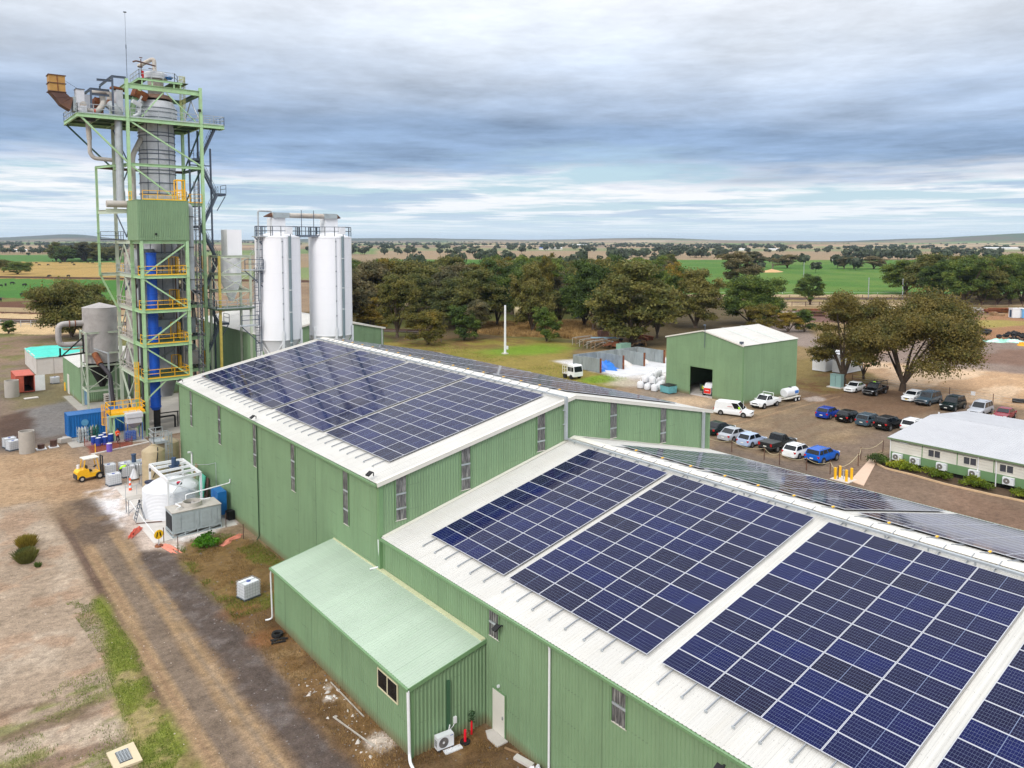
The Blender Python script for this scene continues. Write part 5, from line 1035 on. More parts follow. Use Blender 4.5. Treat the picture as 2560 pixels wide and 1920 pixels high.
for k in range(9):
    for a, b_ in (((36.2, 99.6), (37.2, 99.6)), ((37.2, 99.6), (37.2, 100.6)), ((36.2, 100.6), (37.2, 100.6))): q.beam((*a, 14.6 + k * .9), (*b_, 15.5 + k * .9), .05); q.beam((*b_, 14.6 + k * .9), (*a, 15.5 + k * .9), .05)
o = q.build('lacing', m_galv, t); o['kind'] = 'stuff'
q = MB(); q.tube((28.5, 112, 17.4), (33.5, 108, 17.2), .35, 12); q.build('conveyor_pipe', m_beige, t, smooth=True)
# --- grey hopper silo on its frame
t = thing('hopper_silo', 'dusty grey cylindrical silo on a pale green frame left of the tower', 'silo', (21.9, 120.3, 0)); CX_, CY_ = 21.8, 120.4
q = MB(); q.cyl(CX_, CY_, 6.5, 14.2, 2.2, 32); q.lathe((CX_, CY_, 0), [(2.24, 14.2), (.02, 14.85)], 32); q.build('silo_shell', m_zinc, t, smooth=True)
q = MB(); q.lathe((CX_, CY_, 0), [(2.0, 6.5), (.35, 2.9)], 24); q.build('hopper_cone', m_dark, t, smooth=True)
for x in (19.6, 24.0):
    for y in (118.3, 122.5): q = MB(); q.ibeam((x, y, 0), (x, y, 10.9), .22, .22, .03); q.build('leg', m_steelp, t)
for z in (10.8, 7.9, 6.2, 2.7):
    for a, b_ in (((19.6, 118.3), (24, 118.3)), ((19.6, 118.3), (19.6, 122.5)), ((24, 118.3), (24, 122.5)), ((19.6, 122.5), (24, 122.5))): q = MB(); q.ibeam((*a, z), (*b_, z), .16, .22, .02); q.build('beam', m_steelp, t)
for a, b_ in (((19.6, 118.3), (24, 118.3)), ((19.6, 118.3), (19.6, 122.5))): q = MB(); q.beam((*a, 2.9), (*b_, 6.1), .08); q.beam((*b_, 2.9), (*a, 6.1), .08); q.build('brace', m_steelp, t)
t = thing('elbow_duct', 'grey duct looping out of the left side of the dusty silo', 'duct', (16.6, 120, 9))
q = MB(); q.pipe([(19.8, 120.2, 12.1), (16.6, 120.2, 12.1), (16.6, 120.2, 9.2), (19.4, 120.2, 9.2)], .38, 14); q.build('duct', m_zinc, t, smooth=True)
for x in (18.6, 17.9): q = MB(); q.tube((x, 120.2, 12.1), (x + .12, 120.2, 12.1), .44, 14); q.build('flange', m_rust, t)
q = MB(); q.beam((16.3, 118.6, 7.9), (19.6, 118.6, 8.1), .2); q.beam((19.3, 118.6, 8), (19.3, 118.6, 10.6), .2); q.beam((16.8, 118.6, 8), (19.2, 118.6, 10.2), .16); q.beam((16.5, 118.6, 8), (16.5, 118.6, 9), .2); q.build('bracket', m_black, t)
t = thing('discharge_hose', 'dark bent hose running from a rusty spout under the dusty silo to the ground', 'hose', (21.2, 116, 0))
q = MB(); q.pipe([(20.6, 118.2, 7.9), (21.0, 116.8, 6.6)], .42, 12); q.build('spout', m_rust, t, smooth=True)
q = MB(); q.pipe([(20.9, 117.0, 6.8), (21.9, 115.4, 5.2), (22.0, 114.2, .4)], .27, 12); q.build('hose', m_galvd if 0 else mat('dark_hose', C8(54, 50, 56), .6, 0, .15), t, smooth=True)
q = MB(); q.beam((21.9, 116.2, 0), (21.9, 116.2, 8.2), .22); q.beam((21.9, 116.2, 8.1), (20.6, 118.6, 8.6), .14); q.build('davit', m_galv, t)
# --- green shed behind silo
t = thing('store_shed', 'low green shed with a white roof behind the dusty silo', 'shed', (19.6, 124, 0))
q = MB(); q.sheet((19.6, 124, 0), (0, 1, 0), (0, 0, 1), (-1, 0, 0), 14.4, 0, 5.3, .25, .03); q.build('wall_sheet', m_gwall, t); q = MB(); q.sheet((19.6, 124, 0), (1, 0, 0), (0, 0, 1), (0, -1, 0), 15, 0, lambda u: 5.3 + .12 * min(u, 15 - u), .25, .03); q.build('wall_sheet', m_gwall, t)
q = MB(); q.sheet((19.6, 138.4, 0), (1, 0, 0), (0, 0, 1), (0, 1, 0), 15, 0, lambda u: 5.3 + .12 * min(u, 15 - u), .25, .03); q.build('wall_sheet', m_gwall, t)
for sx, xe in ((1, 19.4), (-1, 34.8)): q = MB(); q.sheet((xe, 123.8, 5.35), (0, 1, 0), Vector((sx, 0, .12)).normalized(), Vector((-sx * .12, 0, 1)).normalized(), 14.8, 0, 7.75, .25, .03); q.build('roof_sheet', m_wroof, t)
q = MB(); q.box((19.5, 133.0, 0), (19.58, 134.4, 3.0)); q.build('door', m_cream, t)
# --- teal covered bund, containers
t = thing('covered_bund', 'pale concrete panel enclosure covered by a torn teal tarpaulin', 'enclosure', (18, 155.6, 0))
for k in range(6): q = MB(); q.box((17.9, 155.6 + k * 2.55, 0), (18.1, 155.6 + k * 2.55 + 2.48, 3.1)); q.build('concrete_panel', m_concw, t)
for k in range(4): q = MB(); q.box((18.12 + k * 2.5, 155.5, 0), (18.12 + k * 2.5 + 2.44, 155.7, 3.1)); q.build('concrete_panel', m_concw, t)
q = MB(); random.seed(3); gxn, gyn = 10, 14; vs = []; fs = []
for i in range(gxn + 1):
    for j in range(gyn + 1): vs.append((17.75 + i * 1.05, 155.3 + j * 1.14, 3.2 + .12 * random.random() + (.25 * math.sin(j * 1.2) * .4) - (.25 if i in (0, gxn) or j in (0, gyn) else 0)))
for i in range(gxn):
    for j in range(gyn):
        if not (5 <= i <= 8 and 5 <= j <= 7): k = i * (gyn + 1) + j; fs.append((k, k + gyn + 1, k + gyn + 2, k + 1))
q.mesh(vs, fs); q.build('tarpaulin', m_teal, t, smooth=True); q = MB(); q.box((18.1, 155.8, .02), (28, 170.8, .1)); q.build('floor', m_conc, t)
def container(name, label, x0, y0, x1, y1, h, m, axis, open_door=False, group='shipping containers', mroof=None):
    t = thing(name, label, 'container', (x0, y0, 0), 0, group); z0 = .12
    L = (y1 - y0) if axis == 'y' else (x1 - x0); mroof = mroof or m
    for (o, U, Nn, l) in (((x0, y0, 0), (0, 1, 0), (-1, 0, 0), y1 - y0), ((x1, y0, 0), (0, 1, 0), (1, 0, 0), y1 - y0), ((x0, y0, 0), (1, 0, 0), (0, -1, 0), x1 - x0), ((x0, y1, 0), (1, 0, 0), (0, 1, 0), x1 - x0)):
        if open_door and Nn == (0, -1, 0): continue
        ins = .03; oo = (o[0] - Nn[0] * ins, o[1] - Nn[1] * ins, 0)
        q = MB(); q.sheet(oo, U, (0, 0, 1), Nn, l, z0 + .1, h - .08, .28, .035); q.build('side_wall', m, t)
    q = MB()
    for x in (x0, x1):
        for y in (y0, y1): q.cb((x, y, (h + z0) / 2), (.14, .14, h - z0))
    for x in (x0, x1): q.beam((x, y0, z0 + .06), (x, y1, z0 + .06), .1, .12); q.beam((x, y0, h - .05), (x, y1, h - .05), .1, .1)
    for y in (y0, y1): q.beam((x0, y, z0 + .06), (x1, y, z0 + .06), .1, .12); q.beam((x0, y, h - .05), (x1, y, h - .05), .1, .1)
    q.build('frame', m, t)
    q = MB(); q.sheet((x0, y0, h - .02), (0, 1, 0), (1, 0, 0), (0, 0, 1), y1 - y0, 0, x1 - x0, .28, .02) if axis == 'y' else q.sheet((x0, y0, h - .02), (1, 0, 0), (0, 1, 0), (0, 0, 1), x1 - x0, 0, y1 - y0, .28, .02); q.build('roof', mroof, t)
    q = MB(); q.box((x0 + .08, y0 + .08, z0), (x1 - .08, y1 - .08, z0 + .12)); q.build('floor', m_dark if open_door else m, t)
    return t
t = container('red_container', 'faded red shipping container with one white door swung open', 13.2, 138.4, 15.6, 144.6, 2.75, m_red, 'y', True)
q = MB(); q.box((15.65, 138.2, .2), (17.0, 138.3, 2.6)); q.build('open_door', m_white, t); q = MB(); q.box((13.25, 138.25, .2), (14.2, 138.35, 2.6)); q.build('shut_door', m_red, t)
t = container('blue_container', 'blue corrugated shipping container behind the gas bottle cages', 14.9, 103.0, 20.9, 105.4, 2.8, m_blue, 'x')
q = MB(); q.tube((16.6, 102.92, 1.75), (16.6, 102.95, 1.75), .4, 20); q.build('round_emblem', mat('pale_blue_paint', C8(90, 150, 190), .5), t)
container('white_container', 'white shipping container further left of the pair behind the trees', 130.2, 72.3, 136.2, 74.7, 3.4, m_white, 'x', group='white containers by the big tree')
container('white_container', 'white ribbed container on the right of the pair, half behind a trunk', 131.2, 69.0, 137.2, 71.4, 3.4, m_white, 'x', group='white containers by the big tree')
# ------------------------------------------------------------------ people (skin-modifier bodies)
def person(name_label, loc, rz, top, legs, pose='stand', hat=None, group=None):
    t = thing('person', name_label, 'person', loc, rz, group)
    if pose == 'bend':
        J = [((0, 0, .93), .15), ((.22, 0, 1.12), .15), ((.44, 0, 1.2), .17), ((.56, 0, 1.22), .06), ((.68, 0, 1.25), .095), ((.46, .2, 1.16), .07), ((.55, .26, .9), .05), ((.72, .2, .75), .04), ((.46, -.2, 1.16), .07), ((.55, -.26, .9), .05), ((.72, -.2, .75), .04),
             ((0, .1, .86), .1), ((.06, .12, .48), .07), ((-.02, .12, .08), .05), ((.12, .13, .04), .045), ((0, -.1, .86), .1), ((.1, -.12, .48), .07), ((.02, -.12, .08), .05), ((.16, -.13, .04), .045)]
    else:
        s = .12 if pose == 'walk' else 0
        J = [((0, 0, .95), .15), ((0, 0, 1.15), .14), ((0, 0, 1.36), .17), ((0, 0, 1.5), .06), ((.02, 0, 1.63), .1), ((0, .2, 1.38), .07), ((.02, .27, 1.12), .05), ((.2, .2, 1.0), .04), ((0, -.2, 1.38), .07), ((.02, -.27, 1.12), .05), ((.22, -.18, 1.05), .04),
             ((0, .09, .88), .1), ((s, .1, .48), .07), ((-s, .1, .08), .05), ((.12 - s, .11, .04), .045), ((0, -.09, .88), .1), ((-s * .3, -.1, .48), .07), ((s, -.1, .08), .05), ((.14 + s, -.11, .04), .045)]
    E_ = [(0, 1), (1, 2), (2, 3), (3, 4), (2, 5), (5, 6), (6, 7), (2, 8), (8, 9), (9, 10), (0, 11), (11, 12), (12, 13), (13, 14), (0, 15), (15, 16), (16, 17), (17, 18)]
    me = bpy.data.meshes.new('body'); me.from_pydata([j[0] for j in J], E_, []); me.update()
    for m in (legs, top, m_skin, m_black): me.materials.append(m)
    o = bpy.data.objects.new('body', me); COL.objects.link(o); o.parent = t
    sk = o.modifiers.new('skin', 'SKIN'); ss = o.modifiers.new('sub', 'SUBSURF'); ss.levels = 1; ss.render_levels = 1
    if not me.skin_vertices: 
        bpy.context.view_layer.objects.active = o
    for i, j in enumerate(J):
        v = me.skin_vertices[0].data[i]; v.radius = (j[1], j[1]); v.use_root = (i == 0)
    dg = bpy.context.evaluated_depsgraph_get(); ev = o.evaluated_get(dg); nm = bpy.data.meshes.new_from_object(ev)
    o.modifiers.clear(); o.data = nm; nm.materials.clear()
    for m in (legs, top, m_skin, m_black): nm.materials.append(m)
    neck = J[3][0]; hand = (J[7][0], J[10][0]); hips = J[0][0][2]
    for p in nm.polygons:
        c = p.center; d = (Vector(J[4][0]) - Vector(neck)).normalized(); k = 1
        if (c - Vector(neck)).dot(d) > .0: k = 2
        elif min((c - Vector(h)).length for h in hand) < .09: k = 2
        elif c.z < .1: k = 3
        elif c.z < hips - (.0 if pose != 'bend' else -.02) and (abs(c.x) < .25 and abs(c.y) < .19): k = 0
        p.material_index = k; p.use_smooth = True
    hd = Vector(J[4][0]); f = MB(); dx = Vector((1, 0, -.05)) if pose != 'bend' else Vector((.7, 0, -.7))
    for s in (-.04, .04): f.cb(hd + dx * .1 + Vector((0, s, .03)), (.015, .025, .015))
    f.cb(hd + dx * .115 + Vector((0, 0, -.005)), (.03, .025, .04)); f.cb(hd + dx * .1 + Vector((0, 0, -.055)), (.01, .06, .012)); f.build('face', m_hair, t, 0)
    q = MB()
    q.lathe((hd.x, hd.y, hd.z), [(.115, .02), (.12, .06), (.085, .12), (.01, .145)], 12); q.build('hard_hat' if hat else 'hair', hat or m_hair, t, 0, smooth=True)
    if top in (m_hio, m_hiy):
        q = MB(); q.cyl(J[1][0][0], 0, J[1][0][2] - .03, J[1][0][2] + .03, .165, 12); 
        if pose != 'bend': q.build('reflective_band', m_plast, t, 0)
    return t
person('worker in an orange hi-vis jacket and navy trousers walking past the blue drums', (18.96, 97.1, .05), R(-60), m_hio, m_navy, 'walk')
person('worker in a lime hi-vis shirt bending over a white tote near the forklift', (16.3, 82.9, 0), R(-20), m_hiy, m_navy, 'bend', m_plast)
person('worker in orange hi-vis glimpsed behind the corner of the tall shed', (21.9, 91.2, 0), R(120), m_hio, m_navy, 'stand')
person('person in a lime hi-vis top standing behind the black ute', (120.6, 58.6, 0), R(180), m_hiy, m_navy, 'stand')
# ------------------------------------------------------------------ IBC totes
def ibc(loc, rz, label, group='white caged liquid totes', body=None):
    t = thing('tote_tank', label, 'tote tank', loc, rz, group); w, d, h = 1.2, 1.0, 1.15
    q = MB(); q.box((-w / 2 + .04, -d / 2 + .04, .16), (w / 2 - .04, d / 2 - .04, h - .05)); q.build('bottle', body or m_plast, t, 0)
    q = MB(); q.cyl(0, 0, h - .05, h, .14, 14); q.build('lid', m_dblue, t, 0)
    q = MB(); n = 7
    for k in range(n):
        x = -w / 2 + w * k / (n - 1)
        for y in (-d / 2, d / 2): q.beam((x, y, .14), (x, y, h), .014)
    for k in range(6):
        y = -d / 2 + d * k / 5
        for x in (-w / 2, w / 2): q.beam((x, y, .14), (x, y, h), .014)
    for k in range(6):
        z = .16 + k * (h - .16) / 5
        for a, b_ in (((-w / 2, -d / 2), (w / 2, -d / 2)), ((-w / 2, d / 2), (w / 2, d / 2)), ((-w / 2, -d / 2), (-w / 2, d / 2)), ((w / 2, -d / 2), (w / 2, d / 2))): q.beam((*a, z), (*b_, z), .014)
    q.beam((-w / 2, 0, h + .01), (w / 2, 0, h + .01), .03); q.build('cage', m_galv, t, 0)
    q = MB()
    for y in (-.42, 0, .42): q.box((-w / 2, y - .06, 0), (w / 2, y + .06, .1))
    q.box((-w / 2, -d / 2, .1), (w / 2, d / 2, .14)); q.build('pallet', m_galvd, t, 0); return t
ib = ibc((17.2, 49.5, 0), R(12), 'white caged tote standing alone on the brown grass beside the annex')
m_bl = mat('blue_plastic', C8(40, 90, 180), .4)
for (x, y, z, rz, lb) in ((15.3, 80.9, 0, 8, 'white caged tote in front of the worker in lime, right of the forklift'), (17.0, 82.9, 0, 5, 'white caged tote left front one of the cluster behind the mixer stand'), (18.3, 82.8, 0, 3, 'white caged tote right front one of the cluster by the beige tank'),
                     (17.1, 84.3, 0, 6, 'white caged tote back left one of the cluster by the beige tank'), (18.4, 84.2, 0, 2, 'white caged tote back right one of the cluster by the beige tank'), (15.6, 84.6, 0, 4, 'white caged tote behind the bending worker beside the forklift'),
                     (9.1, 101.4, 0, 20, 'white caged tote beside the big upright concrete pipe'), (8.9, 103.0, 0, 15, 'white caged tote behind the one at the big concrete pipe'), (19.2, 144.6, 0, 10, 'white caged tote on grass between the red container and the green store shed'), (20.2, 129.6, 0, 10, 'white caged tote by the yellow bollards at the green store shed')):
    dup(ib, (x, y, z), R(rz), lb)
ibc((20.4, 97.6, .05), 0, 'blue tote under the grey hopper, behind the orange worker', None, m_bl)
# ------------------------------------------------------------------ drums, pipes
def drum(loc, m, lb, grp, r=.3, h=.9, lid=None):
    t = thing('drum', lb, 'drum', loc, 0, grp); q = MB(); q.lathe((0, 0, 0), [(r, 0), (r, h * .33), (r + .015, h * .35), (r, h * .37), (r, h * .63), (r + .015, h * .65), (r, h * .67), (r, h)], 20); q.build('barrel', m, t, 0, smooth=True)
    q = MB(); q.cyl(0, 0, h, h + .02, r - .02, 18); q.build('lid', lid or m_plast, t, 0); return t
d0 = drum((17.0, 97.4, .05), m_dblue, 'blue drum with pale lid, front left of the drum cluster', 'blue drums by the orange mesh pad')
for x, y, lb in ((17.7, 97.5, 'blue drum with pale lid, front middle of the drum cluster'), (18.5, 98.5, 'blue drum with pale lid, right of the cluster beside the worker'), (16.7, 98.4, 'blue drum with pale lid, left edge of the drum cluster'), (17.5, 98.6, 'blue drum with pale lid, behind the front middle drum'), (18.1, 99.5, 'blue drum with pale lid, at the back of the cluster')): dup(d0, (x, y, .05), 0, lb)
drum((17.5, 94.1, 0), mat('purple_plastic', C8(120, 90, 190), .4), 'purple drum standing in front of the blue drums', None)
drum((20.5, 127.3, .04), m_dblue, 'blue drum on the pad beside the white tote at the store shed', None, .45, 1.2)
drum((23.6, 128, .04), m_plast, 'white drum on the far pad beneath the dusty silo', None, .5, 1.4); drum((26.2, 127.4, .04), mat('dark_red', C8(120, 20, 20), .5), 'dark red drum on the far pad right of the white one', None, .55, 1.5)
def conc_pipe(x, y, r, h, lb):
    q = MB(); q.lathe((x, y, 0), [(r, 0), (r, h), (r - .1, h), (r - .1, .02)], 28, False); q.quad(*[(x + (r - .1) * math.cos(a * math.pi / 4), y + (r - .1) * math.sin(a * math.pi / 4), .03) for a in range(8)]); single(q, 'concrete_pipe', m_conc, lb, 'concrete pipe', (x, y, 0), 'upright concrete pipes', True)
conc_pipe(10.2, 99.2, .78, 2.45, 'large upright concrete pipe with totes behind it in the left yard'); conc_pipe(12.4, 136.3, .95, 2.5, 'upright concrete pipe at the corner of the red container')
for x, y, hh, lb in ((11.6, 99.7, .5, 'short rusty coil on a pallet, left of two'), (12.85, 99.9, .75, 'taller rusty coil on a pallet, right of two')):
    t = thing('coil_pallet', lb, 'coil', (x, y, 0), 0, 'rusty coils on pallets'); q = MB(); q.box((-.5, -.5, .08), (.5, .5, .13)); q.box((-.5, -.45, 0), (.5, -.35, .08)); q.box((-.5, .35, 0), (.5, .45, .08)); q.build('pallet', m_white, t, 0)
    q = MB()
    for k in range(5): q.cyl(0, 0, .14 + k * hh / 5, .12 + (k + 1) * hh / 5, .36 - .02 * (k % 2), 16)
    q.build('coil', m_brown, t, 0, smooth=True)
q = MB(); q.rbox((14.5, 133, .08), (1.8, .8, .12), .1); single(q, 'concrete_slab', m_concw, 'flat pale slab lying on the dirt in front of the red container', 'slab', (14.5, 133, 0))
# gas cages
for i, (x, y, lb) in enumerate(((15.9, 100.4, 'grey cage of gas cylinders, left one in front of the blue container'), (17.1, 100.6, 'dark green cage of gas cylinders, right one in front of the blue container'))):
    t = thing('gas_cylinder_cage', lb, 'gas cage', (x, y, .05), 0, 'gas cylinder cages'); mm = m_grey if i == 0 else mat('bottle_green', C8(36, 96, 88), .5)
    q = MB()
    for a in (-.5, .5):
        for b_ in (-.5, .5): q.beam((a, b_, 0), (a, b_, 1.75), .06)
    for z in (.2, .9, 1.3):
        for a, b_ in (((-.5, -.5), (.5, -.5)), ((-.5, .5), (.5, .5)), ((-.5, -.5), (-.5, .5)), ((.5, -.5), (.5, .5))): q.beam((*a, z), (*b_, z), .05)
    q.build('cage', mm, t, 0)
    for a in range(3):
        for b_ in range(3): q = MB(); q.lathe((-.3 + a * .3, -.3 + b_ * .3, 0), [(.12, .05), (.12, 1.5), (.05, 1.65), (.03, 1.75)], 10); q.build('gas_cylinder', mm if (a + b_) % 3 else m_zinc, t, 0, smooth=True)
q = MB(); q.rbox((14.2, 101.5, .3), (1.2, .8, .5), .3); single(q, 'scrap_bin', m_dust, 'small dusty bin at the left end of the blue container', 'bin', (14.2, 101.5, 0))
# posts with orange mesh round the drum pad
t = thing('barrier_mesh', 'purple-red mesh fence round the drum pad in front of the blue drums', 'mesh fence', (16, 94.2, 0)); P_ = [(15.7, 98.2), (16.1, 94.2), (18.7, 94.7), (20.1, 95.3)]
for a in P_: q = MB(); q.beam((*a, 0), (*a, 1.1), .07); q.build('post', m_rust if a[1] > 95 else m_yel if a[0] < 16.5 else m_brown, t)
for a, b_ in zip(P_[:-1], P_[1:]):
    q = MB()
    for k in range(6): q.beam((*a, .15 + k * .15), (*b_, .15 + k * .15), .02)
    n = 12
    for k in range(n + 1): x = a[0] + (b_[0] - a[0]) * k / n; y = a[1] + (b_[1] - a[1]) * k / n; q.beam((x, y, .15), (x, y, .9), .02)
    q.build('mesh', mat('faded_red_mesh', C8(150, 70, 70), .7), t)
q = MB(); q.prism([(15.6, 94.0), (15.9, 93.7), (22, 95.4), (22, 95.7)], 0, .1, 'z'); single(q, 'kerb', m_concw, 'pale concrete kerb in front of the drum pad', 'kerb', (18, 94.5, 0))
# yellow platform with ladder and hopper
t = thing('yellow_platform', 'yellow railed platform with a caged ladder beside the blue container', 'platform', (20, 99.2, 0))
for x in (18.9, 22.0):
    for y in (98.5, 100.6): q = MB(); q.beam((x, y, 0), (x, y, 3.1), .16); q.build('leg', m_steelg, t)
q = MB(); q.box((18.5, 98.3, 3.1), (22.3, 100.8, 3.2)); q.build('deck', m_yel, t); q = MB(); q.box((18.45, 98.2, 2.9), (22.35, 98.3, 3.1)); q.build('edge_beam', m_steelg, t)
rail([(18.5, 100.8), (18.5, 98.3), (22.3, 98.3)], 3.2, m_yel, t, step=1.0, r=.035); rail([(22.3, 98.3), (22.3, 100.8), (18.5, 100.8)], 3.2, m_yel, t, step=1.0, r=.035)
for a, b_ in (((18.9, 98.5, .1), (18.9, 100.6, 2.9)), ((18.9, 98.5, 2.9), (20, 98.5, 2.0))): q = MB(); q.beam(a, b_, .08); q.build('brace', m_steelg, t)
cage_ladder((18.2, 99.2), 0, 4.4, (-1, 0), m_yel, t, 2.0); cage_ladder((22.0, 99.6), 3.2, 9.0, (-1, 0), m_yel, t, 1.4)
q = MB(); q.cyl(19.1, 101.9, 0, 2.3, .42, 20); single(q, 'grey_vessel', m_grey, 'plain grey upright cylinder beside the yellow ladder', 'vessel', (19.1, 101.9, 0), None, True)
t = thing('bag_hopper', 'pale grey square hopper on thin blue legs behind the orange worker', 'hopper', (20.9, 97.9, 0))
q = MB(); q.box((20.1, 97.3, 2.1), (21.7, 98.9, 2.75)); q.box((20.0, 97.2, 2.78), (21.8, 99.0, 3.3)); q.build('hopper_box', MATS['pale_grey'], t)
q = MB(); q.mesh([(20.1, 97.3, 2.1), (21.7, 97.3, 2.1), (21.7, 98.9, 2.1), (20.1, 98.9, 2.1), (20.7, 97.9, 1.4), (21.1, 97.9, 1.4), (21.1, 98.3, 1.4), (20.7, 98.3, 1.4)], [(0, 1, 5, 4), (1, 2, 6, 5), (2, 3, 7, 6), (3, 0, 4, 7)]); q.build('hopper_cone', m_zinc, t)
for x in (20.1, 21.7):
    for y in (97.3, 98.9): q = MB(); q.beam((x, y, 0), (x, y, 2.1), .08); q.build('leg', m_bl, t)
for i, (x, y) in enumerate(((19.55, 136.8), (19.75, 136.0), (20.7, 131.2))): 
    q = MB(); q.cyl(x, y, 0, 1.3, .16, 12); single(q, 'yellow_bollard', m_yel, ('yellow bollard nearest the door of the store shed, left of two', 'yellow bollard right beside its twin at the store shed door', 'lone yellow bollard at the store shed corner by the tote')[i], 'bollard', (x, y, 0), 'yellow bollards at the store shed', True)
q = MB(); q.cb((20.1, 122.8, 1.2), (.4, .4, 2.2)); single(q, 'blue_curtain', mat('pale_blue_plastic', C8(150, 190, 220), .5), 'pale blue wrapped column under the dusty silo frame', 'column', (20.1, 122.8, 0))
random.seed(8)
t = thing('pallet_stack', 'stacks of dusty white pallets and frames beneath the dusty silo', 'pallets', (21.5, 121, 0))
for k in range(8): q = MB(); q.box((21.4, 116.6, .05 + k * .3), (22.7, 117.8, .2 + k * .3)); q.build('pallet', m_dust, t)
# beige tanks and access stair
for x, y, r, h, lb in ((18.25, 77.9, 1.02, 3.55, 'tall beige plastic tank left of the caged stair'), (20.3, 80.9, 1.15, 3.4, 'olive beige tank squeezed against the tall shed wall')):
    t = thing('beige_tank', lb, 'tank', (x, y, 0), 0, 'beige plastic tanks'); q = MB(); q.lathe((x, y, 0), [(r, 0), (r, h), (r - .05, h + .08), (.25, h + .5), (.25, h + .55)], 28); q.build('tank_shell', m_beige, t, smooth=True)
    for k in range(5): q = MB(); q.cyl(x, y, .3 + k * .65, .33 + k * .65, r + .015, 28); q.build('hoop', m_beige, t, smooth=True)
q = MB(); q.pipe([(18.5, 77.2, 3.95), (18.4, 76.85, 3.4), (18.2, 76.82, 1.8), (17.9, 76.8, 1.2)], .045, 6); single(q, 'black_hose', m_black, 'black hose hanging down the tall beige tank', 'hose', (18.4, 76.9, 1.2), None, True)
t = thing('access_stair', 'galvanised railed stand with a caged ladder between the beige tanks and the shed', 'access stand', (19.5, 80, 0))
q = MB(); q.box((18.7, 79.4, 3.7), (20.0, 81.4, 3.8)); q.build('deck', m_galv, t); rail([(18.7, 81.4), (18.7, 79.4), (20.0, 79.4)], 3.8, m_galv, t, step=.8, r=.03); rail([(18.7, 81.4), (20.0, 81.4)], 3.8, m_galv, t, step=.8, r=.03)
for x in (18.8, 19.9):
    for y in (79.5, 81.3): q = MB(); q.beam((x, y, 0), (x, y, 3.7), .08); q.build('leg', m_galv, t)
cage_ladder((19.9, 79.2), 0, 4.8, (.4, -.9), m_galv, t, 1.0)
# mixer stand, forklift
t = thing('mixer_stand', 'small dark blue mixer motor on a thin frame with a bag', 'mixer', (16.8, 79.2, 0))
for x in (16.3, 17.3):
    for y in (78.8, 79.6): q = MB(); q.beam((x, y, 0), (x, y, 2.3), .07); q.build('leg', m_galv, t)
q = MB(); q.box((16.2, 78.7, 2.3), (17.4, 79.7, 2.36)); q.build('top_plate', m_galv, t); q = MB(); q.cyl(16.8, 79.2, 2.36, 3.05, .2, 14); q.cyl(16.8, 79.2, 3.05, 3.15, .24, 14); q.build('motor', mat('motor_blue', C8(52, 74, 104), .5), t, smooth=True)
q = MB(); q.lathe((16.8, 79.2, 0), [(.12, 1.7), (.42, .9), (.42, .8), (.05, .7)], 12); q.build('hanging_bag', m_plast, t, smooth=True); q = MB(); q.box((16.4, 78.9, .6), (17.2, 79.5, .7)); q.build('tray', m_wood, t)
q = MB(); 
t = thing('striped_bollard', 'orange and white striped traffic bollard beside the white spill', 'bollard', (16.15, 78.0, 0))
for k in range(5): q = MB(); q.cyl(16.15, 78.0, .05 + k * .23, .28 + k * .23, .13 - k * .012, 14); q.build('band', m_hio if k % 2 == 0 else m_plast, t, smooth=True)
def forklift():
    t = thing('forklift', 'yellow forklift with a cream roof and forks towards the totes', 'forklift', (13.9, 84.3, 0), R(8))
    q = MB(); q.prism([(-1.35, .35), (-1.35, .95), (-1.1, 1.2), (-.3, 1.15), (-.2, .75), (.75, .75), (.9, .35)], -.55, .55, 'y'); q.build('chassis', m_yel, t, 0)
    q = MB(); q.box((-1.42, -.5, .3), (-1.0, .5, .75)); q.build('counterweight', m_dkgrey, t, 0)
    for x, y, r in ((.65, -.58, .36), (.65, .58, .36), (-.95, -.52, .3), (-.95, .52, .3)): w = MB(); w.tube((x, y - .13, r), (x, y + .13, r), r, 16); w = w.build('wheel', m_black, t, 0, smooth=True); h = MB(); h.tube((x, y - .14, r), (x, y + .14, r), r * .5, 12); h.build('rim', m_dust, w, 0, smooth=True)
    q = MB()
    for y in (-.5, .5): q.beam((.7, y, .75), (.45, y, 2.15), .07); q.beam((-.75, y, 1.15), (-.6, y, 2.15), .07)
    q.build('overhead_guard', m_yel, t, 0); q = MB(); q.box((-.75, -.6, 2.15), (.65, .6, 2.23)); q.build('roof', m_cream, t, 0)
    q = MB(); q.box((-.35, -.28, .85), (.1, .28, .95)); q.box((-.42, -.28, .95), (-.32, .28, 1.45)); q.build('seat', m_black, t, 0); q = MB(); q.tube((.45, 0, 1.2), (.42, 0, 1.24), .18, 12); q.build('steering_wheel', m_black, t, 0)
    q = MB()
    for y in (-.3, .3): q.beam((1.05, y, .15), (1.05, y, 2.2), .1)
    for z in (.3, 1.2, 2.15): q.beam((1.05, -.35, z), (1.05, .35, z), .08)
    q.build('mast', m_dkgrey, t, 0); q = MB()
    for k in range(5): q.beam((1.15, -.4 + k * .2, .2), (1.15, -.4 + k * .2, 1.2), .04)
    q.beam((1.15, -.45, .3), (1.15, .45, .3), .1); q.beam((1.15, -.45, 1.2), (1.15, .45, 1.2), .06); q.build('load_guard', m_wood, t, 0)
    for y in (-.25, .25): q = MB(); q.box((1.15, y - .05, .1), (2.2, y + .05, .15)); q.build('fork', m_dkgrey, t, 0)
    q = MB(); q.cyl(-1.0, .3, 1.15, 1.55, .15, 12); q.build('gas_bottle', m_plast, t, 0, smooth=True)
forklift()
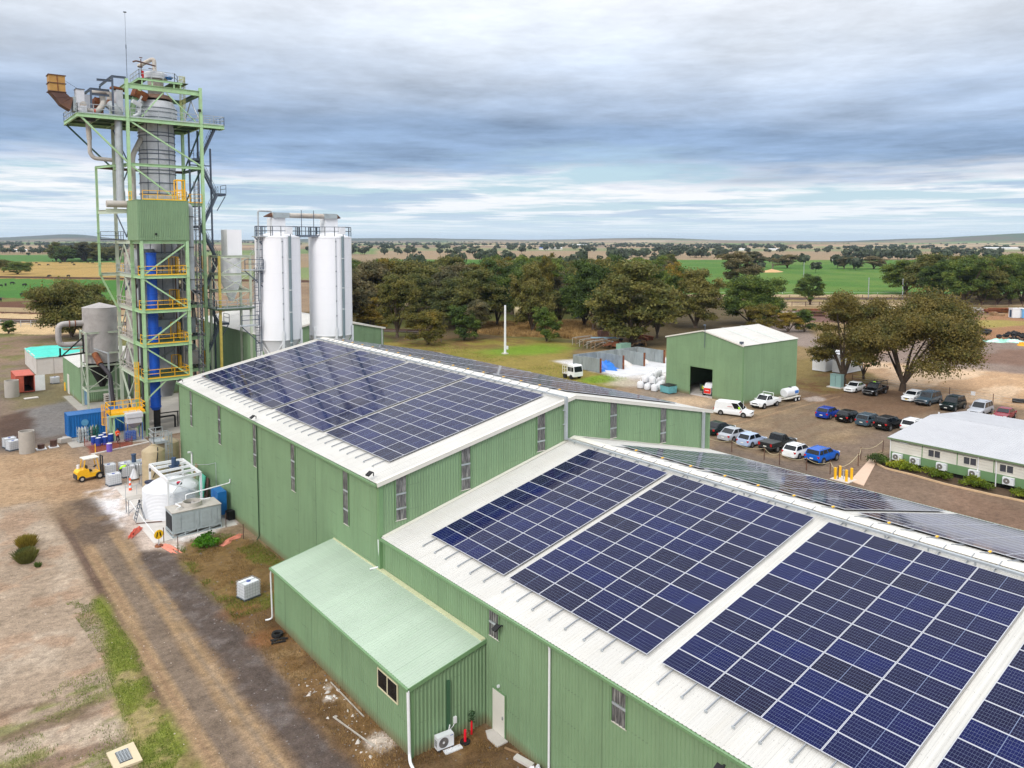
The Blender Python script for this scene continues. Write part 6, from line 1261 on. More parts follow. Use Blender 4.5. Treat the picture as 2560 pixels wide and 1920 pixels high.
# --- big white tank and its gantry
t = thing('white_tank', 'big ribbed white plastic tank under a white steel gantry', 'tank', (17.65, 69.6, 0)); cx_, cy_ = 17.65, 69.6
pr = [(2.27, .03)]
for k in range(18): z = .1 + k * .122; pr += [(2.25, z), (2.28, z + .04), (2.28, z + .08), (2.25, z + .115)]
pr += [(2.27, 2.32), (2.2, 2.42), (1.2, 2.95), (.3, 3.15), (.01, 3.16)]
q = MB(); q.lathe((cx_, cy_, 0), pr, 44); q.build('tank_shell', m_plast, t, smooth=True)
for k in range(8):
    a = k * math.pi / 4 + .2; q = MB(); q.beam((cx_ + .3 * math.cos(a), cy_ + .3 * math.sin(a), 3.18), (cx_ + 2.1 * math.cos(a), cy_ + 2.1 * math.sin(a), 2.5), .09, .06); q.build('roof_rib', m_plast, t)
q = MB(); q.cyl(16.2, 70.7, 2.62, 2.75, .42, 18); q.build('hatch_lid', mat('navy_plastic', C8(30, 38, 66), .5), t, smooth=True); q = MB(); q.cyl(17.95, 68.3, 2.75, 2.85, .28, 16); q.build('vent_base', m_dkgrey, t); q = MB(); q.cyl(17.95, 68.3, 2.85, 2.95, .16, 12); q.build('vent_cap', mat('magenta_red', C8(210, 20, 60), .5), t); q = MB(); q.cyl(17.6, 69.9, 3.16, 3.26, .2, 12); q.build('centre_cap', m_dkgrey, t)
t = thing('tank_gantry', 'white steel gantry with a mixer motor standing over the white tank', 'gantry', (18, 70.4, 0)); GP = [(16.75, 66.95), (19.6, 67.6), (16.75, 72.9), (19.55, 72.9)]
for a in GP: q = MB(); q.beam((*a, .03), (*a, 3.55), .16); q.build('post', m_white, t)
for a, b_ in ((0, 1), (0, 2), (1, 3), (2, 3)): q = MB(); q.beam((*GP[a], 3.55), (*GP[b_], 3.55), .16, .24); q.build('beam', m_white, t)
for f in (.25, .5, .75):
    q = MB(); a = [GP[0][i] + (GP[2][i] - GP[0][i]) * f for i in (0, 1)]; b_ = [GP[1][i] + (GP[3][i] - GP[1][i]) * f for i in (0, 1)]; q.beam((*a, 3.6), (*b_, 3.6), .14, .2); q.build('cross_beam', m_white, t)
for a, b_ in (((*GP[0], 3.4), (*GP[1], 1.9)), ((*GP[1], 3.4), (*GP[3], 2.2)), ((*GP[0], 2.0), (18.0, 67.2, 3.4))): q = MB(); q.beam(a, b_, .07); q.build('brace', m_white, t)
q = MB(); q.cyl(18.2, 70.6, 3.75, 4.5, .2, 14); q.box((17.85, 70.2, 3.66), (18.55, 71.0, 3.76)); q.cb((18.4, 70.6, 3.95), (.5, .35, .3)); q.build('mixer_motor', MATS['motor_blue'], t, smooth=False)
q = MB(); q.tube((16.65, 72.2, 3.3), (16.55, 72.2, 3.3), .16, 12); q.build('hose_reel', m_dkgrey, t)
# cooling unit
t = thing('cooling_tower', 'grey panelled box cooling unit with a round fan on its roof', 'cooling unit', (16.05, 63.1, 0)); x0, x1, y0, y1 = 16.05, 19.85, 63.15, 65.15
q = MB(); q.box((x0, y0, .42), (x1, y1, 2.0)); q.build('casing', m_grey, t)
for a, b_ in ((x0 + .12, x0 + .62), (x0 + .72, x0 + 1.62), (x0 + 1.95, x0 + 2.05 + .0), (x0 + 2.2, x0 + 3.0), (x0 + 3.1, x0 + 3.45), (x0 + 3.5, x1 - .06)):
    q = MB(); q.box((a, y0 - .03, .55), (b_, y0, 1.8)); q.build('side_panel', m_grey, t)
q = MB(); q.box((x0 - .02, y0 + .15, .5), (x0, y1 - .15, 1.75)); q.build('intake', m_black, t); q = MB()
for k in range(12): q.box((x0 - .05, y0 + .15, .55 + k * .1), (x0 - .02, y1 - .15, .58 + k * .1))
o = q.build('intake_louvres', m_dkgrey, t); o['kind'] = 'stuff'
q = MB(); q.box((x0 - .04, y0 - .04, 2.0), (x1 + .04, y1 + .04, 2.05)); q.build('top_deck', m_dust, t)
q = MB(); q.lathe(((x0 + x1) / 2 - .1, (y0 + y1) / 2, 0), [(.74, 2.05), (.72, 2.42), (.66, 2.42), (.66, 2.1)], 28, False); q.build('fan_cowl', m_dust, t, smooth=True)
q = MB(); c_ = ((x0 + x1) / 2 - .1, (y0 + y1) / 2)
for k in range(5): q.rbox((c_[0] + .32 * math.cos(k * 1.257), c_[1] + .32 * math.sin(k * 1.257), 2.2), (.6, .2, .02), k * 1.257, .3)
q.build('fan_blades', m_zinc, t); q = MB(); q.cyl(c_[0], c_[1], 2.06, 2.08, .7, 20); q.build('fan_throat', m_dkgrey, t)
q = MB()
for a, b_ in (((x0, y0), (x1, y0)), ((x0, y1), (x1, y1)), ((x0, y0), (x0, y1)), ((x1, y0), (x1, y1))): q.beam((*a, .38), (*b_, .38), .08); q.beam((*a, .06), (*b_, .06), .08)
for k in range(5):
    for y in (y0, y1): q.beam((x0 + k * (x1 - x0) / 4, y, .02), (x0 + k * (x1 - x0) / 4, y, .4), .07)
for k in range(2): q.beam((x0 + k * 1.9, y0, .06), (x0 + 1.9 + k * 1.9, y0, .38), .05)
q.build('base_frame', m_grey, t)
q = MB(); q.pipe([(16.5, 63.5, 2.25), (16.9, 63.8, 2.25), (16.7, 64.7, 2.25), (18.3, 65.0, 2.25), (18.9, 64.5, 2.25), (19.4, 64.5, 2.25)], .055, 8); q.pipe([(17.6, 64.95, 2.25), (17.6, 64.95, 2.75), (21.0, 65.2, 2.95), (21.3, 65.2, 3.0), (21.3, 65.2, 3.3)], .055, 8)
single(q, 'white_pipework', m_white, 'white pipes running over the cooling unit roof to the tall shed wall', 'pipe', (18, 64.8, 2.2), None, True)
q = MB(); q.pipe([(19.5, 73, 3.0), (21.25, 70.9, 3.25), (21.25, 68.75, 3.9), (21.25, 68.75, 1.2)], .022, 6); single(q, 'thin_pipe', m_galv, 'thin grey pipe crossing to the tall shed wall above the teal board', 'pipe', (21.25, 68.75, 1.2), None, True)
q = MB(); q.pipe([(21.28, 76.1, 1.2), (21.28, 76.1, 3.2), (21.1, 76.0, 3.3), (20.9, 76.0, 3.3)], .09, 8); single(q, 'wall_pipe', m_white, 'short fat white pipe on the tall shed wall behind the gantry', 'pipe', (21.28, 76.1, 1.2), None, True)
t = thing('blue_cabinet', 'bright blue upright cabinet between the cooling unit and the tall shed', 'cabinet', (20.55, 65.4, 0)); q = MB(); q.box((20.2, 65.1, .35), (20.95, 66.9, 2.35)); q.build('cabinet_body', m_blue, t); q = MB()
for x in (20.25, 20.9):
    for y in (65.2, 66.8): q.beam((x, y, .03), (x, y, .35), .05)
q.build('legs', m_dkgrey, t); q = MB(); q.box((20.18, 66.0, .4), (20.2, 66.03, 2.3)); q.build('door_seam', m_dblue, t)
q = MB(); q.rbox((21.05, 64.6, .4), (.55, .6, .75), .2); single(q, 'black_bin', m_black, 'black plastic bin at the foot of the blue cabinet', 'bin', (21.05, 64.6, 0))
q = MB(); q.rbox((21.0, 72.2, 1.05), (.08, 1.5, 2.0), 0, 0, .12); single(q, 'teal_board', mat('mint_board', C8(96, 216, 184), .5, 0, .04), 'mint green board leaning on the tall shed wall', 'board', (21.0, 72.2, 0))
q = MB(); q.rbox((21.15, 71.1, 1.0), (.06, .5, 1.9), 0, 0, .08); single(q, 'dark_board', m_brown, 'dark narrow board leaning beside the mint green one', 'board', (21.15, 71.1, 0))
q = MB(); q.rbox((20.9, 73.9, 1.3), (.05, .15, 2.6), 0, 0, .2); q.rbox((20.9, 74.3, 1.3), (.05, .15, 2.6), .1, 0, .2); single(q, 'planks', m_wood, 'two rusty planks leaning on the tall shed left of the mint board', 'planks', (20.9, 74, 0))
t = thing('scaffold_trestle', 'thin grey trestle table left of the white tank', 'trestle', (15.0, 71, 0))
for x in (14.5, 15.7):
    for y in (70.9, 71.8): q = MB(); q.beam((x, y, 0), (x, y, 1.35), .04); q.build('leg', m_galvd, t)
q = MB(); q.box((14.45, 70.85, 1.35), (15.75, 71.85, 1.39)); q.build('top_board', m_dust, t); q = MB(); q.beam((14.5, 70.9, .2), (15.7, 70.9, 1.2), .03); q.build('brace', m_galvd, t)
q = MB(); q.pipe([(14.5, 71.9, 0), (14.5, 71.9, 2.6)], .025, 5); q.pipe([(15.4, 71.9, 1.4), (15.4, 71.9, 2.2), (14.9, 71.9, 2.3), (14.5, 71.9, 2.2)], .02, 5); q.build('guard_frame', m_galv, t)
t = thing('stepladder', 'dark folding steps standing in front of the trestle', 'steps', (14.8, 69, 0)); q = MB()
for y in (68.7, 69.3): q.beam((14.55, y, 0), (14.95, y, 1.55), .045); q.beam((15.35, y, 0), (14.95, y, 1.55), .04)
for k in range(5): q.beam((14.6 + k * .07, 68.7, .3 + k * .28), (14.6 + k * .07, 69.3, .3 + k * .28), .05)
q.build('frame', m_galvd, t); q = MB(); q.cyl(14.95, 69.0, 1.55, 1.8, .08, 8); q.build('bottle', m_dkgrey, t)
q = MB(); q.beam((14.5, 68.2, .1), (16.3, 67.4, .1), .08, .06); single(q, 'steel_angle', m_brown, 'brown steel bar on the slab in front of the white tank', 'steel bar', (15.4, 67.8, 0))
q = MB(); q.pipe([(14.6, 71.0, 1.3), (14.9, 67.5, .5), (15.1, 64.0, .06), (14.9, 62.5, .05)], .03, 5); single(q, 'white_hose', m_white, 'thin white hose trailing down past the steps to the sign', 'hose', (15, 66, 0), None, True)
# crossing sign
t = thing('crossing_sign', 'round yellow sign with black walking feet on a short stand', 'sign', (14.76, 62.2, 0), R(-78))
q = MB(); q.cyl(0, 0, 0, .1, .3, 16); q.build('base', m_rust, t, 0); q = MB(); q.beam((0, 0, .1), (0, 0, .75), .05); q.build('post', m_galv, t, 0)
q = MB(); q.tube((0, 0, .95), (.03, 0, .95), .36, 28); q.build('sign_face', mat('sign_yellow', C8(252, 204, 20), .5), t, 0)
for s in (-1, 1):
    q = MB(); q.mesh([(.036, s * .05, 1.15), (.036, s * .13, 1.15), (.036, s * .20, .85), (.036, s * .10, .80), (.046, s * .05, 1.15), (.046, s * .13, 1.15), (.046, s * .20, .85), (.046, s * .10, .80)], [(0, 1, 2, 3), (4, 5, 6, 7), (0, 1, 5, 4), (1, 2, 6, 5), (2, 3, 7, 6), (3, 0, 4, 7)]); q.mesh([(.036, s * .2, .80), (.036, s * .1, .77), (.036, s * .24, .74), (.046, s * .2, .80), (.046, s * .1, .77), (.046, s * .24, .74)], [(0, 1, 2), (3, 4, 5), (0, 1, 4, 3), (1, 2, 5, 4), (2, 0, 3, 5)]); q.build('foot_symbol', m_yblack, t, 0)
def crumple(x, y, lx, ly, rz, h, m, name, lb, cat, seed, group=None, n=12):
    """loose fabric lying on the ground"""
    rnd = random.Random(seed); q = MB(); vs = []; fs = []
    for i in range(n + 1):
        for j in range(n + 1):
            u = i / n - .5; v = j / n - .5; e = min(1, 4 * (.5 - abs(u)), 4 * (.5 - abs(v))); zz = .02 + e * h * (.35 + .65 * rnd.random())
            ww = 1 + .3 * math.sin(i * 1.3 + seed)
            a = u * lx + rnd.uniform(-.02, .02); b_ = v * ly * ww + math.sin(i * .9 + seed) * ly * .15; vs.append((x + a * math.cos(rz) - b_ * math.sin(rz), y + a * math.sin(rz) + b_ * math.cos(rz), zz))
    for i in range(n):
        for j in range(n): k = i * (n + 1) + j; fs.append((k, k + n + 1, k + n + 2, k + 1))
    q.mesh(vs, fs); return single(q, name, m, lb, cat, (x, y, 0), group, True)
crumple(14.0, 66.3, .5, 1.9, R(-35), .35, m_orange, 'safety_mesh_roll', 'crumpled red-orange mesh roll on the lime spill', 'mesh roll', 1)
mm_ = mat('faded_orange_mesh', C8(226, 140, 118), .8, 0, .2)
crumple(15.3, 61.3, .7, 2.2, R(10), .12, mm_, 'fallen_mesh', 'faded orange mesh flat on the ground beside the crossing sign', 'fallen mesh', 2); crumple(19.6, 60.0, 2.6, .5, R(35), .2, mm_, 'fallen_mesh', 'faded orange mesh strip near the tall shed wall right of the bush', 'fallen mesh', 3)
for i, (x, y) in enumerate(((15.26, 62.74), (15.63, 60.2), (20.43, 59.65), (20.16, 63.0))):
    q = MB(); q.beam((x, y, 0), (x, y, 1.15), .05); q.cyl(x, y, 1.15, 1.2, .05, 6); single(q, 'star_picket', m_brown, ('rusty picket just right of the crossing sign', 'rusty picket at the end of the fallen mesh near the sign', 'rusty picket by the tall shed wall with orange mesh', 'rusty picket at the right rear leg of the cooling unit')[i], 'picket', (x, y, 0), 'rusty pickets')
# bits beside the annex
def ac(loc, rz, lb, grp=None, sc=1.0):
    t = thing('air_conditioner', lb, 'air conditioner', loc, rz, grp); w, h, d = .86 * sc, .66 * sc, .34 * sc   # face towards local -y
    q = MB(); q.box((-w / 2, -d / 2, .06), (w / 2, d / 2, h)); q.build('casing', m_plast, t, 0)
    q = MB(); q.tube((-w * .13, -d / 2 - .012, .06 + h * .47), (-w * .13, -d / 2, .06 + h * .47), h * .36, 24); q.build('fan_opening', mat('ac_grille', C8(150, 144, 140), .5), t, 0)
    q = MB(); q.tube((-w * .13, -d / 2 - .03, .06 + h * .47), (-w * .13, -d / 2 - .012, .06 + h * .47), h * .08, 12); q.build('fan_hub', m_plast, t, 0)
    for k in range(4): q = MB(); rr = h * (.14 + .07 * k); q.lathe((0, 0, 0), [(rr, 0), (rr + .012, 0), (rr + .012, .012), (rr, .012)], 20, False); q.v = [(-w * .13 + a[0], -d / 2 - .014 - a[2], .06 + h * .47 + a[1]) for a in q.v]; q.build('fan_guard_ring', m_dkgrey, t, 0)
    q = MB(); q.box((-w / 2 + .05, -d / 2 - .05, 0), (-w / 2 + .12, d / 2 + .05, .06)); q.box((w / 2 - .12, -d / 2 - .05, 0), (w / 2 - .05, d / 2 + .05, .06)); q.build('feet', m_dkgrey, t, 0)
    for k in range(4): q = MB(); q.box((-w / 2 - .005, -d / 2 + .05, h * .3 + k * .08), (-w / 2, d / 2 - .05, h * .3 + .04 + k * .08)); q.build('side_louvre', m_dkgrey, t, 0)
    q = MB(); q.box((w * .28, -d / 2 - .003, h * .88), (w * .45, -d / 2, h * .92)); q.build('badge', m_bl, t, 0); return t
ac((18.95, 28.72, .04), R(-6), 'white air conditioner outside the end wall of the green annex')
q = MB(); q.rbox((19.2, 28.35, .03), (.9, .3, .05), R(-6)); single(q, 'pipe_cover', m_plast, 'white plastic cover lying in front of the annex air conditioner', 'cover', (19.2, 28.35, 0))
q = MB(); q.pipe([(19.36, 28.95, .55), (19.36, 28.85, .9)], .03, 6); q.pipe([(19.45, 28.95, .6), (19.6, 28.93, .7), (19.72, 28.95, .85)], .015, 6); single(q, 'cables', m_white, 'white cables from the air conditioner up to the isolator box', 'cables', (19.5, 28.9, .55), None, True)
t = thing('red_bollard', 'bright red tube bollard on a black round base by the annex', 'bollard', (19.96, 28.45, 0)); q = MB(); q.cyl(0, 0, 0, .06, .25, 18); q.build('base', m_black, t, 0); q = MB(); q.cyl(0, 0, .06, .62, .065, 12); q.build('tube', mat('bright_red', C8(236, 20, 46), .5), t, 0, smooth=True)
t = thing('potted_plant', 'small dark leafy plant in a red tube against the annex wall', 'plant', (20.55, 28.75, 0)); q = MB(); q.cyl(0, 0, 0, .7, .05, 10); q.build('tube', MATS['bright_red'], t, 0); q = MB(); rnd = random.Random(4)
m_leafd = mat('dark_leaf', C8(38, 70, 34), .7, 0, .3)
for k in range(60):
    a = rnd.random() * 6.28; rr = rnd.random() * .16; z = .6 + rnd.random() * .55; q.rbox((rr * math.cos(a), rr * math.sin(a), z), (.12, .05, .01), a, rnd.uniform(-1, 1), rnd.uniform(-1, 1))
q.build('leaves', m_leafd, t, 0)
for (a, b_, w, lb) in (((17.11, 36.9), (17.09, 33.1), .05, 'pale pipe length on the ground close along the annex wall'), ((15.89, 34.04), (16.4, 30.8), .06, 'pale pipe length on the ground by the white rubble'), ((21.16, 26.94), (21.42, 26.2), .07, 'timber offcut against the long shed wall past the door')):
    q = MB(); q.beam((*a, .05), (*b_, .05), w); single(q, 'ground_pipe' if w < .07 else 'timber', m_dust if w < .07 else m_wood, lb, 'pipe' if w < .07 else 'timber', (*a, 0))
q = MB(); q.prism([(21.0, 26.1), (21.3, 26.2), (21.5, 25.2), (21.2, 25.1)], 0, .12, 'z'); single(q, 'concrete_sleeper', m_concw, 'pale concrete sleeper at the bottom edge by the long shed wall', 'sleeper', (21.2, 25.6, 0))
crumple(21.1, 24.6, .6, .7, 0, .5, m_bag, 'plastic_bag', 'scrunched white bag at the foot of the long shed downpipe', 'bag', 7, n=8)
t = thing('tyre_scrap', 'old black tyre on reddish soil by the annex wall', 'tyre', (16.75, 43.4, 0)); q = MB(); q.lathe((0, 0, 0), [(.18, .05), (.33, .02), (.36, .12), (.33, .24), (.18, .2), (.18, .05)], 20, False); q.build('tyre', m_black, t, 0, smooth=True)
for i, (a, b_) in enumerate((((16.2, 42.9), (17.0, 42.9)), ((16.2, 43.1), (17.1, 42.7)), ((16.1, 42.7), (16.9, 42.5)))): q = MB(); q.beam((*a, .05), (*b_, .06), .1, .08); single(q, 'rubber_strip', m_black, ('black rubber strip in front of the old tyre, top of three', 'black rubber strip crossing under the old tyre', 'black rubber strip in front of the old tyre, lowest of three')[i], 'rubber strip', (*a, 0), 'rubber strips by the tyre')
t = thing('pit_cover', 'concrete drain pit with a steel grate in the lower left grass', 'drain pit', (7.0, 37.2, 0)); q = MB(); q.prism([(6.45, 37.95), (7.62, 38.05), (7.65, 36.4), (6.5, 36.45)], 0, .1, 'z'); q.build('surround', mat('sandy_concrete', C8(206, 190, 160), .9, 0, .08), t)
q = MB(); q.prism([(6.75, 37.65), (7.3, 37.7), (7.32, 36.75), (6.78, 36.75)], .09, .115, 'z'); q.build('grate', m_dkgrey, t)
for k in range(9): q = MB(); q.beam((6.77, 36.82 + k * .105, .125), (7.31, 36.83 + k * .105, .125), .03, .02); q.build('grate_bar', m_galv, t)
for k in range(4): q = MB(); q.beam((6.86 + k * .13, 36.78, .127), (6.84 + k * .13, 37.68, .127), .02, .02); q.build('grate_bar', m_galv, t)
# ------------------------------------------------------------------ vehicles
m_tyre = mat('tyre', C8(30, 30, 31), .85); m_rim = mat('alloy', C8(150, 152, 156), .35, .6, 0); m_head = mat('headlamp', C8(225, 228, 232), .1, 0, 0); m_tail = mat('tail_lamp', C8(190, 24, 30), .2, 0, 0); m_plate = mat('number_plate', C8(232, 232, 226), .5, 0, 0); m_trim = mat('black_trim', C8(20, 21, 23), .5, 0, 0)
def paint(n, c): return mat('paint_' + n, c, .25, .0, .03, spec=.4)
def loft(st, m, name, t):
    """st: [(x, zlo, zhi, halfwidth)], rounded body section"""
    q = MB(); vs = []; k = 0
    for x, z0, z1, w in st:
        h = z1 - z0; ring = [(w * .86, z0), (w * .97, z0 + h * .12), (w, z0 + h * .42), (w * .985, z0 + h * .7), (w * .93, z1 - h * .05), (w * .8, z1), (w * .4, z1 + .012), (0, z1 + .02)]
        ring = [(x, y, z) for y, z in ring] + [(x, -y, z) for y, z in ring[-2::-1]]; vs += ring; k = len(ring)
    n = len(st); fs = [(i * k + j, i * k + j + 1, (i + 1) * k + j + 1, (i + 1) * k + j) for i in range(n - 1) for j in range(k - 1)]
    fs += [(i * k + k - 1, i * k, (i + 1) * k, (i + 1) * k + k - 1) for i in range(n - 1)]; fs += [tuple(range(k)), tuple(range((n - 1) * k + k - 1, (n - 1) * k - 1, -1))]
    q.mesh(vs, fs); return q.build(name, m, t, 0, smooth=True)
def car(kind, label, p, loc, rz, group, L=4.3, Wd=1.78, H=1.5, rails=False, bar=False, plate=None, load=None):
    t = thing({'ute': 'pickup_ute', 'van': 'delivery_van', 'suv': 'parked_suv'}.get(kind, 'parked_car'), label, {'ute': 'ute', 'van': 'van', 'suv': 'suv'}.get(kind, 'car'), loc, rz, group)
    a = L / 2; w = Wd / 2; zb = .22 if kind not in ('suv', 'ute') else .32; r = .32 if kind not in ('suv', 'ute') else .38
    zl = {'sedan': .92, 'hatch': .95, 'wagon': .98, 'suv': 1.08, 'ute': 1.1, 'van': 1.0}[kind]
    # greenhouse x positions: screen base, screen top, roof rear, rear base
    g = {'sedan': (.42 * a, .10 * a, -.42 * a, -.72 * a), 'hatch': (.42 * a, .12 * a, -.72 * a, -.92 * a), 'wagon': (.42 * a, .14 * a, -.80 * a, -.94 * a), 'suv': (.42 * a, .16 * a, -.82 * a, -.94 * a), 'ute': (.42 * a, .18 * a, -.14 * a, -.22 * a), 'van': (.58 * a, .28 * a, -.90 * a, -.965 * a)}[kind]
    hood = zl - (.14 if kind not in ('suv', 'ute') else .1)
    st = [(a, zb + .12, hood - .16, w * .82), (a - .12, zb, hood - .06, w * .93), (a * .72, zb - .02, hood, w), (g[0] + .02, zb - .02, zl - .02, w)]
    if kind == 'sedan': st += [(g[3], zb - .02, zl, w), (-a + .14, zb + .02, zl - .02, w * .94), (-a, zb + .1, zl - .16, w * .86)]
    elif kind == 'ute': st += [(g[3] - .05, zb - .02, zl, w)]
    else: st += [(g[3], zb - .02, zl, w), (-a + .06, zb + .02, zl - .02, w * .95), (-a, zb + .1, zl - .2, w * .9)]
    loft(st, p, 'body', t)
    # greenhouse
    wr = w * .80 if kind != 'van' else w * .88; wb = w * .92
    if kind != 'ute' and kind != 'van': pass
    zt = H; vs = [(g[0], wb, zl - .02), (g[1], wr, zt - .05), (g[2], wr, zt - .05), (g[3], wb, zl - .02)]; vs = vs + [(x, -y, z) for x, y, z in vs]
    mid1 = (g[1] - .15 * (g[1] - g[2]), wr * .9, zt); mid2 = (g[2] + .12 * (g[1] - g[2]), wr * .9, zt); vs += [mid1, mid2, (mid1[0], -mid1[1], zt), (mid2[0], -mid2[1], zt)]
    q = MB(); q.mesh(vs, [(0, 1, 2, 3), (7, 6, 5, 4), (0, 4, 5, 1), (3, 2, 6, 7), (1, 8, 9, 2), (6, 11, 10, 5), (8, 10, 11, 9), (1, 5, 10, 8), (2, 9, 11, 6)]); q.build('cabin', p, t, 0, smooth=False)
    def pan(A, B, C_, D, off, name='window'):
        # inset quad with thickness, pushed outwards
        c = (A + B + C_ + D) / 4; n = (B - A).cross(D - A).normalized(); n = n if n.dot(c - Vector((0, 0, 1.0))) > 0 else -n; q = MB()
        P = [c + (v - c) * .9 for v in (A, B, C_, D)]; q.mesh([v + n * .012 for v in P] + [v - n * .02 for v in P], [(0, 1, 2, 3), (7, 6, 5, 4), (0, 4, 5, 1), (1, 5, 6, 2), (2, 6, 7, 3), (3, 7, 4, 0)]); q.build(name, m_tglass, t, 0)
    V_ = [Vector(v) for v in vs]
    pan(V_[0] + Vector((0, -.03, .03)), V_[4] + Vector((0, .03, .03)), V_[5], V_[1], 1, 'windscreen'); 
    if kind == 'van': pass
    else: pan(V_[3] + Vector((0, -.04, .04)), V_[7] + Vector((0, .04, .04)), V_[6], V_[2], 1, 'rear_window')
    nwin = {'ute': 2, 'van': 1, 'sedan': 2, 'hatch': 2, 'wagon': 3, 'suv': 3}[kind]
    for s in (0, 4):
        b0, b1, t0, t1 = V_[0 + s], V_[3 + s], V_[1 + s], V_[2 + s]
        xs_ = [0, .5, .97] if nwin == 2 else [0, .38, .72, .98] if nwin == 3 else [0, .3]
        for u0, u1 in zip(xs_[:-1], xs_[1:]): pan(b0.lerp(b1, u0 + .02) + Vector((0, 0, .05)), b0.lerp(b1, u1) + Vector((0, 0, .05)), t0.lerp(t1, max(0, u1 - .0)), t0.lerp(t1, u0), 1, 'window')
    for sx in (.62, -.6 if kind != 'ute' else -.58):
        for s in (-1, 1):
            x = sx * a; q = MB(); q.tube((x, s * (w - .3), r + .03), (x, s * (w + .004), r + .03), r * 1.16, 20); q.build('wheel_arch', m_trim, t, 0)
            q = MB(); q.tube((x, s * (w - .18), r), (x, s * (w + .03), r), r, 22); wh_ = q.build('wheel', m_tyre, t, 0, smooth=True)
            q = MB(); q.tube((x, s * (w - .1), r), (x, s * (w + .037), r), r * .6, 16); q.build('rim', m_rim, wh_, 0, smooth=True)
    for s in (-1, 1):
        q = MB(); q.rbox((a - .1, s * w * .72, hood - .14), (.22, w * .36, .14), s * -.25); q.build('headlight', m_head, t, 0)
        q = MB(); q.rbox((-a + .07, s * w * .82, zl - .18), (.16, w * .24, .2 if kind != 'ute' else .3), s * .2); q.build('tail_light', m_tail, t, 0)
        q = MB(); q.rbox((g[0] - .12, s * (w + .09), zl + .03), (.1, .18, .12), 0); q.build('mirror', p, t, 0)
    q = MB(); q.rbox((a - .02, 0, hood - .24), (.08, w * .95, .13)); q.build('grille', m_trim, t, 0); q = MB(); q.rbox((a - .04, 0, zb + .1), (.14, w * 1.5, .16)); q.build('front_bumper', m_trim if kind in ('suv', 'ute') else p, t, 0)
    q = MB(); q.rbox((a + .03, 0, zb + .2), (.02, .38, .11)); q.build('number_plate', plate or m_plate, t, 0); q = MB(); q.rbox((-a - .015, 0, zl - .38), (.02, .38, .11)); q.build('number_plate', m_plate, t, 0)
    q = MB(); q.rbox((-a + .04, 0, zb + .14), (.16, w * 1.7, .2)); q.build('rear_bumper', m_trim if kind in ('suv', 'ute') else p, t, 0)
    if rails: 
        for s in (-1, 1): q = MB(); q.beam((g[1] - .1, s * wr * .9, zt + .06), (g[2] + .1, s * wr * .9, zt + .06), .04); q.build('roof_rail', m_rim, t, 0)
    if bar: q = MB(); q.pipe([(a + .12, -w * .8, .45), (a + .15, -w * .8, .95), (a + .15, w * .8, .95), (a + .12, w * .8, .45)], .035, 6); q.beam((a + .14, -w * .8, .6), (a + .14, w * .8, .6), .08); q.build('bull_bar', m_rim, t, 0)
    if kind == 'ute':
        x1_ = g[3] - .1; q = MB(); tr = load or p
        q.box((-a + .05, -w * .98, .55), (x1_, w * .98, .68)); q.build('tray_floor', tr if load else p, t, 0)
        for s in (-1, 1): q = MB(); q.box((-a + .05, s * w * .98 - .03, .68), (x1_, s * w * .98 + .03, 1.08)); q.build('tray_side', p, t, 0)
        q = MB(); q.box((-a + .02, -w * .97, .68), (-a + .08, w * .97, 1.08)); q.build('tailgate', p, t, 0)
        if load: q = MB(); q.box((-a + .06, -w * .95, 1.08), (x1_, w * .95, 1.13)); q.build('tray_cover', load, t, 0)
    return t
CW = paint('white', C8(236, 238, 240)); CS = paint('silver', C8(178, 182, 190)); CBk = paint('black', C8(10, 11, 14)); CDB = paint('dark_green', C8(16, 32, 32)); CB = paint('blue', C8(20, 92, 190)); CB2 = paint('deep_blue', C8(24, 58, 150)); CM = paint('maroon', C8(134, 34, 50)); CG = paint('charcoal', C8(44, 47, 48)); CLB = paint('ice_blue', C8(176, 192, 220)); CSG = paint('slate', C8(66, 84, 96))
G1, G2, G3 = 'cars parked nose in along the rope fence', 'cars in the middle row of the car park', 'cars parked facing the camera at the back of the car park'
car('sedan', 'silver sedan second from the left in the rope fence row', CS, (77.6, 54.3, 0), 0, G1, 4.6, 1.8, 1.45); car('hatch', 'pale blue silver small hatchback beside the dark covered ute', CLB, (76.9, 51.4, 0), 0, G1, 3.9, 1.7, 1.5)
car('ute', 'dark grey ute with covered tray between two small hatchbacks', CG, (77.8, 48.6, 0), 0, G1, 5.2, 1.86, 1.78, load=mat('tray_cover_cloth', C8(66, 68, 68), .7)); car('hatch', 'white small hatchback with roof rails left of the bright blue suv', CW, (76.9, 45.5, 0), 0, G1, 4.0, 1.75, 1.48, rails=True)
car('suv', 'bright blue suv at the right end of the rope fence row', CB, (77.1, 42.8, 0), 0, G1, 4.4, 1.82, 1.6, rails=True); car('sedan', 'dark car mostly hidden behind the gable at the left of the rope fence row', CDB, (78.6, 57.2, 0), 0, G1, 4.5, 1.8, 1.45)
car('hatch', 'deep blue hatchback at the left end of the middle row', CB2, (97.4, 53.4, 0), R(4), G2, 4.3, 1.8, 1.46); car('hatch', 'black hatchback second in the middle row', CBk, (97.7, 50.6, 0), 0, G2, 4.4, 1.8, 1.46); car('wagon', 'slate grey station wagon third in the middle row', CSG, (97.7, 47.9, 0), 0, G2, 4.6, 1.8, 1.5, rails=True)
car('suv', 'black suv fourth in the middle row next to the white one', CBk, (97.5, 45.3, 0), R(-3), G2, 4.6, 1.85, 1.65); car('suv', 'white suv partly behind the office roof', CW, (98.6, 42.6, 0), 0, G2, 4.6, 1.85, 1.68, rails=True)
